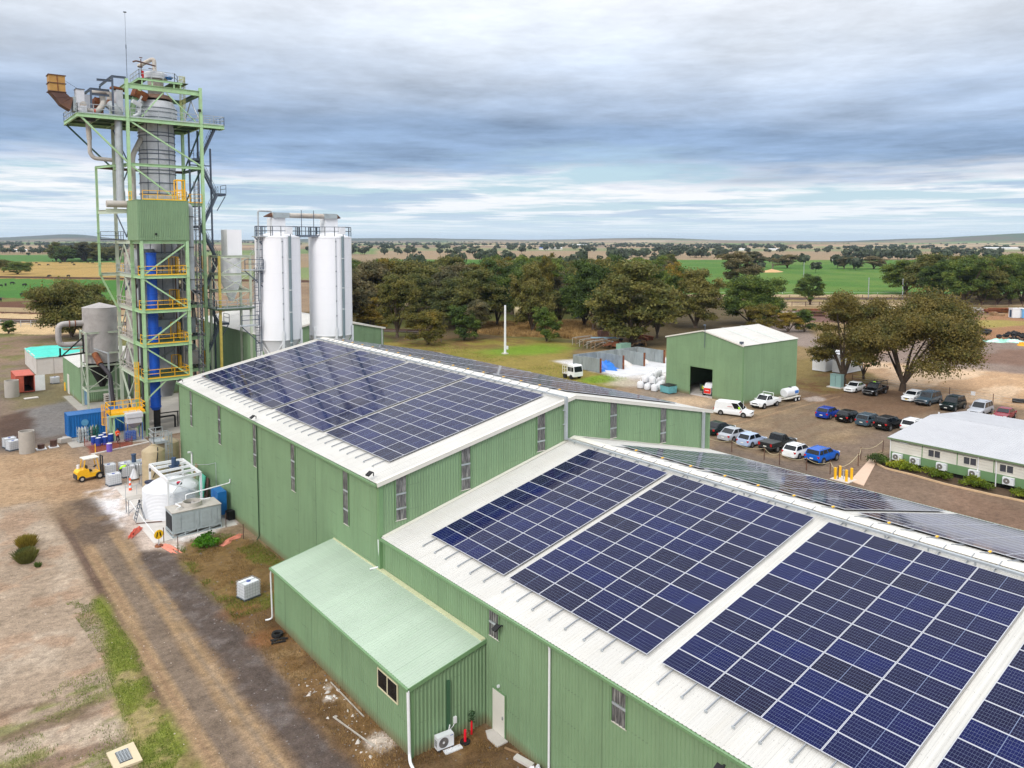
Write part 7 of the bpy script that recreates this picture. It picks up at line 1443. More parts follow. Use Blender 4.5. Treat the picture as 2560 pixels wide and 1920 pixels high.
car('sedan', 'white sedan parked under the leaning tree beside the cabinet', CW, (117.7, 60.3, 0), R(184), G3, 4.6, 1.78, 1.45); car('ute', 'black ute with roof bars at the tree, facing the camera', CBk, (117.8, 57.1, 0), R(182), G3, 5.3, 1.86, 1.82, bar=True)
car('hatch', 'white hatchback with a yellow number plate in the back row', CW, (117.7, 51.4, 0), R(181), G3, 4.3, 1.78, 1.46, plate=mat('yellow_plate', C8(240, 200, 30), .5, 0, 0)); car('suv', 'dark four wheel drive with a chrome bull bar', CSG, (116.8, 48.8, 0), R(178), G3, 4.9, 1.9, 1.85, rails=True, bar=True)
car('suv', 'dark green four wheel drive in the back row without a bull bar', CDB, (115.9, 45.1, 0), R(180), G3, 4.8, 1.9, 1.85, rails=True); car('wagon', 'silver four wheel drive wagon with silver roof rails in the back row', CS, (115.7, 41.5, 0), R(181), G3, 4.8, 1.85, 1.75, rails=True)
car('sedan', 'maroon sedan at the right end of the back row', CM, (115.3, 38.4, 0), R(183), G3, 4.5, 1.76, 1.42); car('sedan', 'dark green car cut off by the right edge of the photo', CDB, (114.8, 34.6, 0), R(180), G3, 4.5, 1.76, 1.42)
for tt in [o for o in bpy.data.objects if o.get('label', '').startswith('black ute')]:
    q = MB(); q.beam((-.4, -.8, 1.95), (-.4, .8, 1.95), .06); q.beam((-2.3, -.8, 1.9), (-2.3, .8, 1.9), .06); q.beam((-2.3, .8, .9), (-2.3, .8, 1.9), .05); q.beam((-2.3, -.8, .9), (-2.3, -.8, 1.9), .05); q.beam((-.4, .6, 1.99), (-3.1, .6, 1.95), .08); q.build('ladder_rack', m_trim, tt, 0)
v = car('van', 'white delivery van with a red emblem driving past the shed', CW, (88.15, 61.9, 0), R(-70.5), None, 5.0, 1.9, 1.9)
q = MB(); q.box((-.6, -.965, 1.28), (.1, -.955, 1.36)); q.build('side_lettering', mat('pale_red_print', C8(214, 150, 150), .5), v, 0)
q = MB(); q.mesh([(1.25, -.965, .78), (1.42, -.965, .98), (1.30, -.965, .92), (1.18, -.965, .86)], [(0, 1, 2, 3)]); q.mesh([(1.1, -.965, .62), (1.3, -.965, .72), (1.2, -.965, .8), (1.0, -.965, .6)], [(0, 1, 2, 3)]); q.build('emblem', mat('emblem_red', C8(200, 30, 40), .5), v, 0)
q = MB(); q.box((.85, -.9, 1.06), (1.1, -.6, 1.4)); q.build('driver_vest', m_hiy, v, 0)
q = MB(); q.beam((1.5, -.75, 1.3), (1.5, -.75, 2.25), .04); q.build('aerial', m_plast, v, 0)
u_ = car('ute', 'white tray ute facing the shed corner with a tank trailer behind it', CW, (96.4, 62.4, 0), R(180), None, 5.2, 1.86, 1.78)
q = MB(); q.pipe([(-.65, -.85, 1.1), (-.65, -.85, 2.0), (-.65, .85, 2.0), (-.65, .85, 1.1)], .04, 6); q.build('headboard', CW, u_, 0); q = MB(); q.cyl(.4, 0, 1.8, 1.9, .06, 8); q.build('beacon', m_trim, u_, 0)
t = thing('tank_trailer', 'twin axle trailer carrying a white water tank with blue print', 'trailer', (102.6, 62.5, 0), R(180))
q = MB(); q.tube((-1.6, 0, 1.35), (1.3, 0, 1.35), .66, 28); q.build('tank', m_plast, t, 0, smooth=True)
for x, r_ in ((-1.6, .66), (1.3, .66)): q = MB(); q.tube((x - (.12 if x < 0 else -.0), 0, 1.35), (x + (.0 if x < 0 else .12), 0, 1.35), r_ * (.8 if x < 0 else 1), 24, r_ * (1 if x < 0 else .8)); q.build('tank_end', m_plast, t, 0, smooth=True)
q = MB(); q.cyl(-.2, 0, 2.0, 2.1, .22, 14); q.build('tank_lid', m_dkgrey, t, 0); q = MB()
for k in range(8): a0 = -.25 + k * .07; q.cb((-1.25 + k * .12, .0, 0), (.001, .001, .001)) if False else None
for k in range(9):
    an = R(20 + k * 3); q.quad((-1.5, .67 * math.cos(R(-20 + k * 4.4)), 1.35 + .67 * math.sin(R(-20 + k * 4.4))), (-.5, .67 * math.cos(R(-20 + k * 4.4)), 1.35 + .67 * math.sin(R(-20 + k * 4.4))), (-.5, .67 * math.cos(R(-15.6 + k * 4.4)), 1.35 + .67 * math.sin(R(-15.6 + k * 4.4))), (-1.5, .67 * math.cos(R(-15.6 + k * 4.4)), 1.35 + .67 * math.sin(R(-15.6 + k * 4.4))))
q.build('tank_print', mat('blue_print', C8(60, 120, 200), .5), t, 0)
q = MB(); q.box((-1.9, -.8, .55), (1.5, .8, .65)); q.beam((1.5, -.6, .55), (3.0, 0, .5), .08); q.beam((1.5, .6, .55), (3.0, 0, .5), .08); q.build('chassis', m_cream, t, 0)
for x in (-1.1, -.2):
    for s in (-1, 1): q = MB(); q.tube((x, s * .78, .33), (x, s * 1.0, .33), .33, 18); w_ = q.build('wheel', m_tyre, t, 0, smooth=True); q = MB(); q.tube((x, s * .8, .33), (x, s * 1.01, .33), .19, 14); q.build('rim', m_plast, w_, 0, smooth=True)
for s in (-1, 1): q = MB(); q.box((-1.55, s * .9 - .12, .7), (.25, s * .9 + .12, .74)); q.build('mudguard', m_cream, t, 0)
# truck cab
t = thing('white_truck', 'white cab-over truck with an empty tray frame, seen over the tall shed roof', 'truck', (90.1, 97, 0), R(-92))
q = MB(); q.prism([(1.0, .5), (2.6, .5), (2.62, 1.2), (2.35, 2.35), (2.1, 2.45), (.9, 2.45), (.85, .5)], -1.0, 1.0, 'y'); q.build('cab', CW, t, 0)
q = MB(); q.mesh([(2.63, -.9, 1.3), (2.63, .9, 1.3), (2.42, .85, 2.2), (2.42, -.85, 2.2)], [(0, 1, 2, 3)]); q.build('windscreen', m_tglass, t, 0)
for s in (-1, 1):
    for a0, a1 in ((1.0, 1.35), (1.4, 1.75), (1.85, 2.4)): q = MB(); q.box((a0, s * 1.005 - .01, 1.35), (a1, s * 1.005 + .01, 2.1)); q.build('window', m_tglass, t, 0)
q = MB(); q.box((-.5, -1.05, .75), (.8, 1.05, .85)); q.build('tray_floor', m_dust, t, 0); q = MB()
for x in (-.4, .15, .7):
    for s in (-1, 1): q.beam((x, s, .85), (x, s, 2.2), .05)
for s in (-1, 1):
    for z in (1.2, 1.7, 2.2): q.beam((-.4, s, z), (.7, s, z), .04)
q.build('tray_frame', m_plast, t, 0)
for x in (1.8, .1):
    for s in (-1, 1): q = MB(); q.tube((x, s * .75, .4), (x, s * 1.02, .4), .4, 18); q.build('wheel', m_tyre, t, 0, smooth=True)
# skid steer, bins
t = thing('skid_steer', 'small red and white skid steer loader in the shed doorway', 'loader', (96.6, 72.1, .03), R(10))
q = MB(); q.prism([(-1.0, .35), (1.0, .35), (1.0, .8), (.7, 1.0), (.6, 1.9), (-.4, 1.95), (-1.0, 1.3)], -.6, .6, 'y'); q.build('body', m_plast, t, 0); q = MB(); q.box((-1.06, -.55, .45), (-1.0, .55, 1.25)); q.build('rear_door', mat('loader_red', C8(222, 40, 30), .45), t, 0)
q = MB(); q.box((-1.075, -.3, .85), (-1.06, .3, .93)); q.build('door_print', m_plast, t, 0); q = MB(); q.box((-.3, -.62, 1.1), (.55, -.6, 1.8)); q.box((-.3, .6, 1.1), (.55, .62, 1.8)); q.build('cab_window', m_black, t, 0)
for s in (-1, 1): q = MB(); q.beam((-.9, s * .7, 1.45), (1.2, s * .7, .9), .14); q.build('lift_arm', m_plast, t, 0)
for x in (-.55, .55):
    for s in (-1, 1): q = MB(); q.tube((x, s * .6, .36), (x, s * .88, .36), .36, 16); q.build('wheel', m_tyre, t, 0, smooth=True)
t = thing('green_bin', 'dark bin with a yellow label inside the shed doorway', 'bin', (98.7, 74.6, .03)); q = MB(); q.box((-.5, -.7, .1), (.5, .7, 1.1)); q.build('bin_body', m_dgreen, t, 0); q = MB(); q.box((-.55, -.75, 1.1), (.55, .75, 1.2)); q.build('lid', m_trim, t, 0); q = MB(); q.box((-.515, -.3, .4), (-.5, .3, .9)); q.build('label_plate', mat('label_yellow', C8(220, 220, 60), .5), t, 0)
t = thing('skip_bin', 'teal rubbish skip with black ribbed lids outside the shed', 'skip bin', (93.0, 77.3, 0), R(-6)); q = MB(); q.prism([(-.75, .15), (.75, .15), (.9, 1.2), (-.85, 1.2)], -1.0, 1.0, 'y'); q.build('bin_body', mat('teal_paint', C8(108, 176, 184), .5, 0, .2, dirt=C8(60, 90, 100), dirt_amt=.7), t, 0)
for k in range(4): q = MB(); q.rbox((0, -.75 + k * .5, 1.3), (1.75, .46, .06), 0, 0, -.06); q.build('lid', m_trim, t, 0)
# bulk bags
bag = MB(); bag.lathe((0, 0, 0), [(.36, 0), (.5, .12), (.54, .5), (.5, .85), (.38, 1.0), (.12, 1.08), (.06, 1.25), (.1, 1.3)], 14)
pos = [(92.5, 82.6, 0), (92.4, 81.1, 0), (92.4, 79.6, 0), (93.7, 82.9, 0), (93.7, 81.5, 0), (93.8, 80.1, 0), (95.0, 83.6, 0), (95.0, 82.2, 0), (95.2, 80.8, 0), (96.4, 84.6, 0), (96.5, 83.1, 0), (96.6, 81.6, 0), (97.9, 85.0, 0), (97.9, 83.6, 0), (99.3, 85.4, 0), (99.5, 84.0, 0), (100.8, 85.8, 0), (93.1, 82.2, 1.02), (93.2, 80.7, 1.02), (94.5, 82.6, 1.02), (96.0, 83.6, 1.02), (98.6, 84.6, 1.02), (100.0, 85.2, 1.02), (97.3, 83.9, 1.02)]
rnd = random.Random(2); bm0 = None
for i, (x, y, z) in enumerate(pos):
    if bm0 is None: o = bag.build('bulk_bag', m_bag, None, smooth=True); bm0 = o
    else: o = bm0.copy(); COL.objects.link(o)
    o.location = (x, y, z); o.rotation_euler = (0, 0, rnd.random() * 6); s_ = .92 + rnd.random() * .16; o.scale = (s_, s_ * 1.04, s_)
    tag(o, 'white bulk bag in the heap left of the green shed, bottom layer' if z == 0 else 'white bulk bag stacked on top of the heap left of the green shed', 'bulk bag', 'white bulk bags heaped by the shed')
# storage bays
t = thing('storage_bays', 'row of three open concrete bays with steel end posts', 'bays', (97.8, 96.8, 0))
for i, x in enumerate((97.7, 103.6, 109.3, 115.0)):
    for k in range(3): q = MB(); q.box((x - .1, 96.9 + k * 2.25, .04), (x + .1, 96.9 + k * 2.25 + 2.2, 2.5 - (.15 if i == 0 and k == 2 else 0))); q.build('concrete_panel', m_concd, t)
    q = MB(); q.ibeam((x, 96.75, 0), (x, 96.75, 2.6), .25, .25, .03); q.build('end_post', m_rust, t)
for k in range(8): q = MB(); q.box((97.7 + k * 2.18, 103.8, .04), (97.7 + k * 2.18 + 2.12, 104.0, 2.45)); q.build('concrete_panel', m_concd, t)
crumple(100.9, 99.9, 5.0, 5.0, R(0), 1.7, m_btarp, 'blue_tarpaulin', 'bright blue tarpaulin over a pile in the left bay', 'tarpaulin', 11)
def heap(x, y, rx, ry, h, m, lb, seed):
    rnd = random.Random(seed); q = MB(); vs = []; fs = []; n = 24; ph = [rnd.random() for _ in range(n)]
    for j in range(7):
        f = j / 6
        for i in range(n): a = 6.283 * i / n; k = 1 + .2 * (ph[i] - .5) * (1 - f); vs.append((x + rx * (1 - f) * k * math.cos(a), y + ry * (1 - f) * k * math.sin(a), h * (f ** .85) * (1 - .1 * ph[(i * 3 + j) % n])))
    for j in range(6):
        for i in range(n): fs.append((j * n + i, j * n + (i + 1) % n, (j + 1) * n + (i + 1) % n, (j + 1) * n + i))
    q.mesh(vs, fs); single(q, 'lime_heap', m, lb, 'heap', (x, y, 0), None, True)
heap(106.4, 101.2, 2.7, 3.6, 1.9, m_sand, 'white lime heap in the middle bay', 1); heap(112.2, 101.4, 2.6, 3.0, 1.5, m_sand, 'white lime heap in the right bay', 2)
# light mast on the lawn
t = thing('light_pole', 'plain white pole with a small box near its foot on the lawn', 'pole', (98.4, 125.4, 0)); q = MB(); q.cyl(0, 0, 0, 10.2, .26, 14, .2); q.build('pole', m_plast, t, 0, smooth=True); q = MB(); q.cb((.35, -.2, 1.3), (.4, .4, .7)); q.build('meter_box', m_plast, t, 0); q = MB(); q.cb((0, 0, .1), (1.0, 1.0, .2)); q.build('footing', m_concw, t, 0)
# drying racks
t = thing('steel_racks', 'rows of weathered steel racks with pale sheets beyond the lawn', 'racks', (117.5, 121, 0))
for k in range(6):
    x = 116.8 + k * .5; y = 117.5 + k * 1.7
    q = MB()
    for dx in (0, 5):
        for dy in (0, 1.2): q.beam((x + dx, y + dy, 0), (x + dx, y + dy, 1.9 - dy * .3), .1)
    q.beam((x, y, 1.9), (x + 5, y, 1.9), .1); q.beam((x, y + 1.2, 1.55), (x + 5, y + 1.2, 1.55), .1); q.beam((x, y, .3), (x + 5, y, 1.7), .08); q.beam((x, y, 1.9), (x, y + 1.2, 1.55), .08); q.build('rack_frame', m_dust if k % 2 else m_wood, t)
q = MB(); q.rbox((124, 121.5, 1.8), (7, 1.3, .06), -.3, .1, .05); q.build('pale_sheet', mat('pale_blue_sheet', C8(150, 182, 200), .5), t)
q = MB(); q.rbox((121.5, 113.5, 1.0), (3.4, 1.4, 1.2), .1); single(q, 'green_crate', mat('pale_green_box', C8(130, 168, 150), .6), 'pale green box behind the storage bays', 'crate', (121.5, 113.5, 0))
for i, (x, y) in enumerate(((136, 134), (139, 131), (142, 133))): 
    t = thing('sleeper_stack', ('stack of dark old sleepers left of the three under the trees', 'middle stack of dark old sleepers under the trees', 'right stack of dark old sleepers under the trees')[i], 'sleeper stack', (x, y, 0), 0, 'old sleeper stacks')
    for k in range(5):
        for j in range(3): q = MB(); q.box((-1.4, -.6 + j * .42, k * .3), (1.4, -.25 + j * .42, k * .3 + .26)); q.build('sleeper', m_brown, t, 0)
rnd = random.Random(61); SC = [m_brown, m_rust, m_dust, m_galv, m_wood, m_dkgrey, m_plast]
SN = ['brown', 'rusty', 'dusty pale', 'silver grey', 'timber', 'dark grey', 'white']
for i in range(22):
    x, y = (rnd.uniform(214, 300), 0) if i < 16 else (rnd.uniform(122, 140), rnd.uniform(117, 124)); y = y or 148 - (x - 214) * .52 - rnd.uniform(0, 24); k = rnd.randrange(7)
    t = thing('scrap_pile', '%s scrap pile number-%d deep in the %s' % (SN[k], i, 'far scrap yard' if i < 16 else 'dark stacks beyond the steel racks') if False else '%s heap of scrap among the piles %s' % (SN[k], 'in the far right scrap yard' if i < 16 else 'beyond the steel racks'), 'scrap pile', (x, y, 0), rnd.random() * 3, 'loose scrap piles')
    for j in range(rnd.randint(4, 8)): q = MB(); q.rbox((rnd.uniform(-2.2, 2.2), rnd.uniform(-1.4, 1.4), .3 + rnd.random() * .7), (rnd.uniform(.6, 3.6), rnd.uniform(.3, 1.4), rnd.uniform(.2, 1.1)), rnd.random() * 3, rnd.uniform(-.3, .3), rnd.uniform(-.2, .2)); q.build('scrap_piece', SC[k] if rnd.random() < .7 else rnd.choice(SC), t, 0)
# tank wagons behind the trees
for i, (x, y, rz) in enumerate(((150, 176, -31), (165, 167, -31))):
    t = thing('tank_wagon', ('beige ribbed tank wagon behind the pole, left of two', 'beige ribbed tank wagon half hidden by trunks, right of two')[i], 'tank wagon', (x, y, 0), R(rz), 'beige tank wagons behind the trees')
    q = MB(); q.tube((-6.5, 0, 2.5), (6.5, 0, 2.5), 1.35, 24); q.build('tank', mat('cream_tank', C8(206, 190, 150), .6, 0, .1), t, 0, smooth=True)
    for k in range(9): q = MB(); q.tube((-6.2 + k * 1.55, 0, 2.5), (-6.0 + k * 1.55, 0, 2.5), 1.41, 24); q.build('tank_band', MATS['cream_tank'], t, 0, smooth=True)
    q = MB(); q.box((-6.6, -1, .9), (6.6, 1, 1.15)); q.build('underframe', m_dkgrey, t, 0)
    for xx in (-5, -4, 4, 5): q = MB(); q.tube((xx, -.8, .45), (xx, .8, .45), .45, 14); q.build('wheelset', m_dkgrey, t, 0, smooth=True)
# bollards round the tap, rope fence
for i, (x, y) in enumerate(((72.1, 38.6), (73.0, 38.6), (72.2, 37.5), (73.2, 37.5))):
    q = MB(); q.cyl(x, y, 0, 1.2, .13, 14); single(q, 'yellow_bollard', m_yel, ('yellow bollard by the footpath, leftmost of four', 'yellow bollard by the footpath, rear one touching the rope', 'yellow bollard by the footpath, front one in the middle', 'yellow bollard by the footpath, rightmost of four')[i], 'bollard', (x, y, 0), 'yellow bollards by the footpath', True)
q = MB(); q.box((71.8, 37.1, 0), (73.6, 39.0, .06)); single(q, 'bollard_pad', m_concw, 'small concrete pad under the four yellow bollards', 'concrete pad', (72.7, 38, 0))
q = MB(); q.cyl(72.65, 38.05, 0, .9, .05, 8); q.cb((72.65, 38.05, .95), (.2, .12, .1)); single(q, 'standpipe', m_galv, 'grey standpipe between the four yellow bollards', 'standpipe', (72.65, 38.05, 0))
t = thing('rope_fence', 'sagging pale rope strung between dark pickets along the car park', 'rope fence', (72.4, 45, 0)); P_ = [(72.2, 60), (72.2, 55.5), (72.3, 50.9), (72.5, 46.9), (72.1, 44.8), (72.6, 42.0), (73.3, 39.8), (72.3, 38.4), (78.4, 39.5), (80.9, 40.5), (85.9, 40.5)]
for a in P_: q = MB(); q.beam((*a, 0), (*a, 1.4), .07); q.build('picket', m_brown, t)
for a, b_ in zip(P_[:-1], P_[1:]): q = MB(); q.pipe([(a[0] + (b_[0] - a[0]) * k / 6, a[1] + (b_[1] - a[1]) * k / 6, 1.3 - 1.6 * (k / 6) * (1 - k / 6)) for k in range(7)], .022, 5, 1); q.build('rope', mat('rope', C8(200, 186, 150), .8), t, smooth=True)
P2_ = [(124, 64), (124.5, 56), (124.5, 49), (124.4, 43), (124, 36)]
t = thing('wire_fence', 'thin post and wire fence behind the back row of cars', 'fence', (124.4, 49, 0))
for a in P2_: q = MB(); q.beam((*a, 0), (*a, 1.5), .08); q.build('picket', m_brown, t)
for a, b_ in zip(P2_[:-1], P2_[1:]):
    for z in (.5, .9, 1.3): q = MB(); q.beam((*a, z), (*b_, z), .02); q.build('wire', m_galv, t)
q = MB(); q.rbox((124.4, 45.7, 1.1), (.03, .6, .6)); single(q, 'notice_board', m_plast, 'small blank white notice on the wire fence', 'notice', (124.4, 45.7, .8))
q = MB(); q.beam((103.3, 41.8, 0), (103.3, 41.8, 1.9), .16); single(q, 'white_post', m_plast, 'white post behind the office roof ridge', 'post', (103.3, 41.8, 0))
t = thing('service_cabinet', 'pale teal electrical cabinet on a plinth left of the white sedan', 'cabinet', (118.3, 63.6, 0), R(0)); q = MB(); q.box((-.5, -.9, .15), (.5, .9, 2.1)); q.build('cabinet_body', mat('pale_teal', C8(138, 170, 168), .5, 0, .08), t, 0); q = MB(); q.box((-1.0, -1.2, 0), (.8, 1.2, .14)); q.build('plinth', m_concw, t, 0); q = MB(); q.box((-.515, -.02, .3), (-.5, .02, 2.0)); q.build('door_seam', m_dkgrey, t, 0); q = MB(); q.box((-.55, -.95, 2.1), (.55, .95, 2.16)); q.build('cap', MATS['pale_teal'], t, 0)
for i, (y, lb) in enumerate(((37.0, 'office air conditioner nearest the corner by the hedge'), (35.2, 'office air conditioner left of the first window'), (32.6, 'office air conditioner below and right of the first window'), (29.6, 'office air conditioner between the second window and the wall pipe'), (26.6, 'office air conditioner below the third window'))):
    ac((81.75, y, .55), R(-90), lb, 'air conditioners along the office wall', 1.12)
q = MB(); P3_ = [(81.7, 39.4), (80.4, 38.4), (79.6, 37.2), (79.5, 34.6), (78.95, 31.0), (79.05, 27.3), (79.3, 24.9), (79.3, 15)]
for a, b_ in zip(P3_[:-1], P3_[1:]): q.beam((*a, .08), (*b_, .08), .16, .16)
o = single(q, 'garden_kerb', mat('sandstone_kerb', C8(206, 176, 140), .8), 'low pale kerb curving round the office garden bed', 'kerb', (79.5, 30, 0))
slab('garden_bed', [(81.6, 39.2), (79.75, 37.1), (79.2, 31.0), (79.35, 15), (82.1, 15), (82.1, 38)], .05, mat('mulch', C8(84, 66, 48), .95, 0, .35, 3))
# right yard scrap
q = MB(); q.tube((127.5, 41.5, .35), (131, 36.5, .35), .3, 12); single(q, 'black_pipe', m_black, 'dark pipe length on the bare ground at the right edge', 'pipe', (128, 40, 0), None, True)
t = thing('tyre_heap', 'heap of black scrap tyres and hose in the right yard', 'tyre heap', (212, 70, 0)); rnd = random.Random(9)
for k in range(46):
    a = rnd.random() * 6.28; rr = rnd.random() ** .5; x = 212 + rr * 5 * math.cos(a); y = 69.5 + rr * 3.2 * math.sin(a); z = (1 - rr) * 1.5; q = MB(); q.lathe((0, 0, 0), [(.25, -.1), (.48, -.12), (.52, 0), (.48, .12), (.25, .1), (.25, -.1)], 10, False)
    e = Euler((rnd.uniform(-.9, .9), rnd.uniform(-.9, .9), 0)).to_matrix(); q.v = [tuple(e @ Vector(p_) + Vector((x, y, z + .3))) for p_ in q.v]; q.build('tyre', m_black, t, smooth=True)
crumple(203.5, 68.4, 9, 3, R(-50), .8, mat('mint_sheet', C8(150, 210, 190), .6, 0, .4, .8, dirt=C8(235, 235, 235), dirt_amt=.9), 'plastic_sheeting', 'crumpled mint and white sheeting in front of the tyre heap', 'sheeting', 21); crumple(199.5, 63.5, 2.2, 1.6, 0, .9, mat('waste_yellow', C8(236, 170, 30), .6), 'yellow_sheet', 'yellow scrap beside the mint sheeting', 'scrap', 22)
crumple(208.5, 80.0, 9, 4, R(-50), .9, mat('mixed_scrap', C8(110, 120, 120), .7, 0, .8, 2, dirt=C8(225, 235, 230), dirt_amt=.9), 'scrap_pile', 'mixed grey and white scrap pile behind the big tree', 'scrap pile', 23); crumple(197, 84, 10, 3, R(-50), .9, MATS['mixed_scrap'], 'scrap_pile', 'mixed scrap seen through the big tree crown', 'scrap pile', 24)
q = MB(); q.lathe((221, 79, 0), [(.9, 0), (1.5, .3), (1.5, .7), (.9, .9)], 16, False); q.lathe((216.5, 77.5, 0), [(.7, 0), (1.3, .25), (1.3, .6), (.7, .8)], 16, False); single(q, 'large_tyres', m_black, 'two huge earthmover tyres lying behind the scrap', 'tyres', (219, 78, 0), None, True)
q = MB(); q.rbox((225, 84, 1.2), (2.4, 2.6, 2.2), .2); single(q, 'dark_hopper', m_dkgrey, 'dark grey scrap hopper above the huge tyres', 'hopper', (225, 84, 0))
for i, (x, y, m, lb) in enumerate(((270, 88.6, CW, 'white portable toilet at the right edge behind the scrap'), (271.5, 86.4, CB, 'light blue portable cabin right beside the white toilet'))): 
    t = thing('portable_cabin', lb, 'portable cabin', (x, y, 0), R(-40), 'portable cabins'); q = MB(); q.box((-1.2, -1.0, .1), (1.2, 1.0, 2.9)); q.build('cabin_body', mat('sky_blue_plastic', C8(110, 170, 215), .5) if i else m_plast, t, 0); q = MB(); q.box((-1.3, -1.1, 2.9), (1.3, 1.1, 3.05)); q.build('roof', m_plast, t, 0); q = MB(); q.box((-1.24, -.5, .3), (-1.2, .5, 2.5)); q.build('door', MATS['motor_blue'] if i == 0 else m_plast, t, 0)
rnd = random.Random(31)
for i, (x, y, l, m) in enumerate(((224, 131, 12, m_brown), (232, 134, 9, m_rust), (216, 132, 7, m_dust), (262, 110, 14, m_rust), (255, 113, 8, m_galv), (278, 104, 10, m_dust), (246, 117, 6, m_plast), (286, 98, 12, m_rust))):
    t = thing('scrap_stack', ('brown steel scrap stack left of the far yard', 'rusty scrap stack behind the brown one', 'pale scrap sheets at the far yard edge', 'long rusty bundle under the tree row', 'grey tube bundle left of the rusty one', 'dusty pallet stacks near the portable cabins', 'white box by the grey tubes', 'rusty bundle at the right edge of the far yard')[i], 'scrap stack', (x, y, 0), R(-36 + rnd.uniform(-8, 8)), 'scrap stacks in the far yard')
    for k in range(7): q = MB(); q.rbox((rnd.uniform(-.2, .2), rnd.uniform(-1, 1), .25 + (k % 4) * .42), (l * rnd.uniform(.7, 1), .9, .38), rnd.uniform(-.08, .08)); q.build('bundle', m, t, 0)
# ------------------------------------------------------------------ trees and plants
def leaf_mat(name, c1, c2, c3, rand=.25):
    global nt
    m = bpy.data.materials.new(name); m.use_nodes = True; keep = nt; nt = m.node_tree; b = nt.nodes['Principled BSDF']; b.inputs['Roughness'].default_value = .6; b.inputs['Specular IOR Level'].default_value = .25
    ge = N('ShaderNodeNewGeometry'); oi = N('ShaderNodeObjectInfo'); t = N('ShaderNodeTexNoise'); t.inputs['Scale'].default_value = .42; t.inputs['Detail'].default_value = 5; LK(ge.outputs['Position'], t.inputs['Vector'])
    c = ramp(mth('ADD', t.outputs['Fac'], mth('MULTIPLY', mth('SUBTRACT', oi.outputs['Random'], .5), rand)), [(.34, c1), (.5, c2), (.66, c3)])
    t2 = N('ShaderNodeTexWhiteNoise', noise_dimensions='3D'); at = N('ShaderNodeVertexColor', layer_name='leaf'); c = mixc(1.0, c, mth('ADD', mth('MULTIPLY', at.outputs[0], 1.0), .78), 'MULTIPLY')
    LK(c, b.inputs['Base Color']); tr = N('ShaderNodeBsdfTranslucent'); LK(c, tr.inputs[0]); mx = N('ShaderNodeMixShader'); mx.inputs[0].default_value = .32; LK(b.outputs[0], mx.inputs[1]); LK(tr.outputs[0], mx.inputs[2]); LK(mx.outputs[0], nt.nodes['Material Output'].inputs[0])
    nt = keep; MATS[name] = m; return m
L_OL = leaf_mat('leaf_olive', C8(64, 72, 38), C8(90, 92, 46), C8(110, 104, 54)); L_GR = leaf_mat('leaf_green', C8(56, 72, 36), C8(80, 98, 42), C8(106, 116, 50)); L_GO = leaf_mat('leaf_golden', C8(84, 82, 36), C8(114, 102, 42), C8(136, 114, 46)); L_DK = leaf_mat('leaf_purple', C8(70, 72, 50), C8(92, 88, 60), C8(114, 102, 70)); L_HE = leaf_mat('leaf_hedge', C8(80, 98, 28), C8(122, 132, 36), C8(158, 152, 48)); L_BR = leaf_mat('leaf_bright', C8(52, 84, 20), C8(66, 112, 24), C8(92, 132, 34))
m_bark = mat('bark', C8(88, 74, 62), .9, 0, .35, 3, bump=.4, bscale=8); m_barkp = mat('pale_bark', C8(140, 126, 112), .85, 0, .3, 3)
def leaves(rs, centres, radii, per, size, droop=.0, shell=.5, flat=.82):
    """leaf quads spread through flattened clumps -> verts, faces, tone per vertex"""
    V = []; T = []
    for (c, r) in zip(centres, radii):
        n = int(per * (r ** 1.6)); d = rs.normal(size=(n, 3)); d /= np.linalg.norm(d, axis=1)[:, None] + 1e-9; d[:, 2] = np.where(d[:, 2] < -.25, -d[:, 2] * .6, d[:, 2])
        rad = (shell + (1 - shell) * rs.random(n)) * r * (1 + .18 * rs.normal(size=n)); p = c + d * rad[:, None] * np.array([1, 1, flat]); p[:, 2] -= droop * rs.random(n) * r * .5
        nn = d + .55 * rs.normal(size=(n, 3)); nn /= np.linalg.norm(nn, axis=1)[:, None]; a = np.cross(nn, rs.normal(size=(n, 3))); a /= np.linalg.norm(a, axis=1)[:, None] + 1e-9; b_ = np.cross(nn, a)
        s = size * (.6 + .8 * rs.random(n)); a *= s[:, None]; b_ *= (s * .62)[:, None]
        V.append(np.stack([p - a - b_ * .3, p - b_, p + a, p + b_], 1).reshape(-1, 3)); T.append(np.repeat(rs.random(n), 4))
    V = np.concatenate(V); T = np.concatenate(T); F_ = np.arange(len(V)).reshape(-1, 4); return V, F_, T
def leaf_obj(name, V, F_, T, m, parent):
    me = bpy.data.meshes.new(name); me.vertices.add(len(V)); me.vertices.foreach_set('co', V.astype(np.float32).ravel()); me.loops.add(F_.size); me.loops.foreach_set('vertex_index', F_.astype(np.int32).ravel())
    me.polygons.add(len(F_)); me.polygons.foreach_set('loop_start', np.arange(0, F_.size, 4, dtype=np.int32)); me.update(calc_edges=True)
    ca = me.color_attributes.new('leaf', 'FLOAT_COLOR', 'POINT'); ca.data.foreach_set('color', np.stack([T, T, T, np.ones_like(T)], 1).astype(np.float32).ravel()); me.materials.append(m)
    o = bpy.data.objects.new(name, me); COL.objects.link(o); o.parent = parent; return o
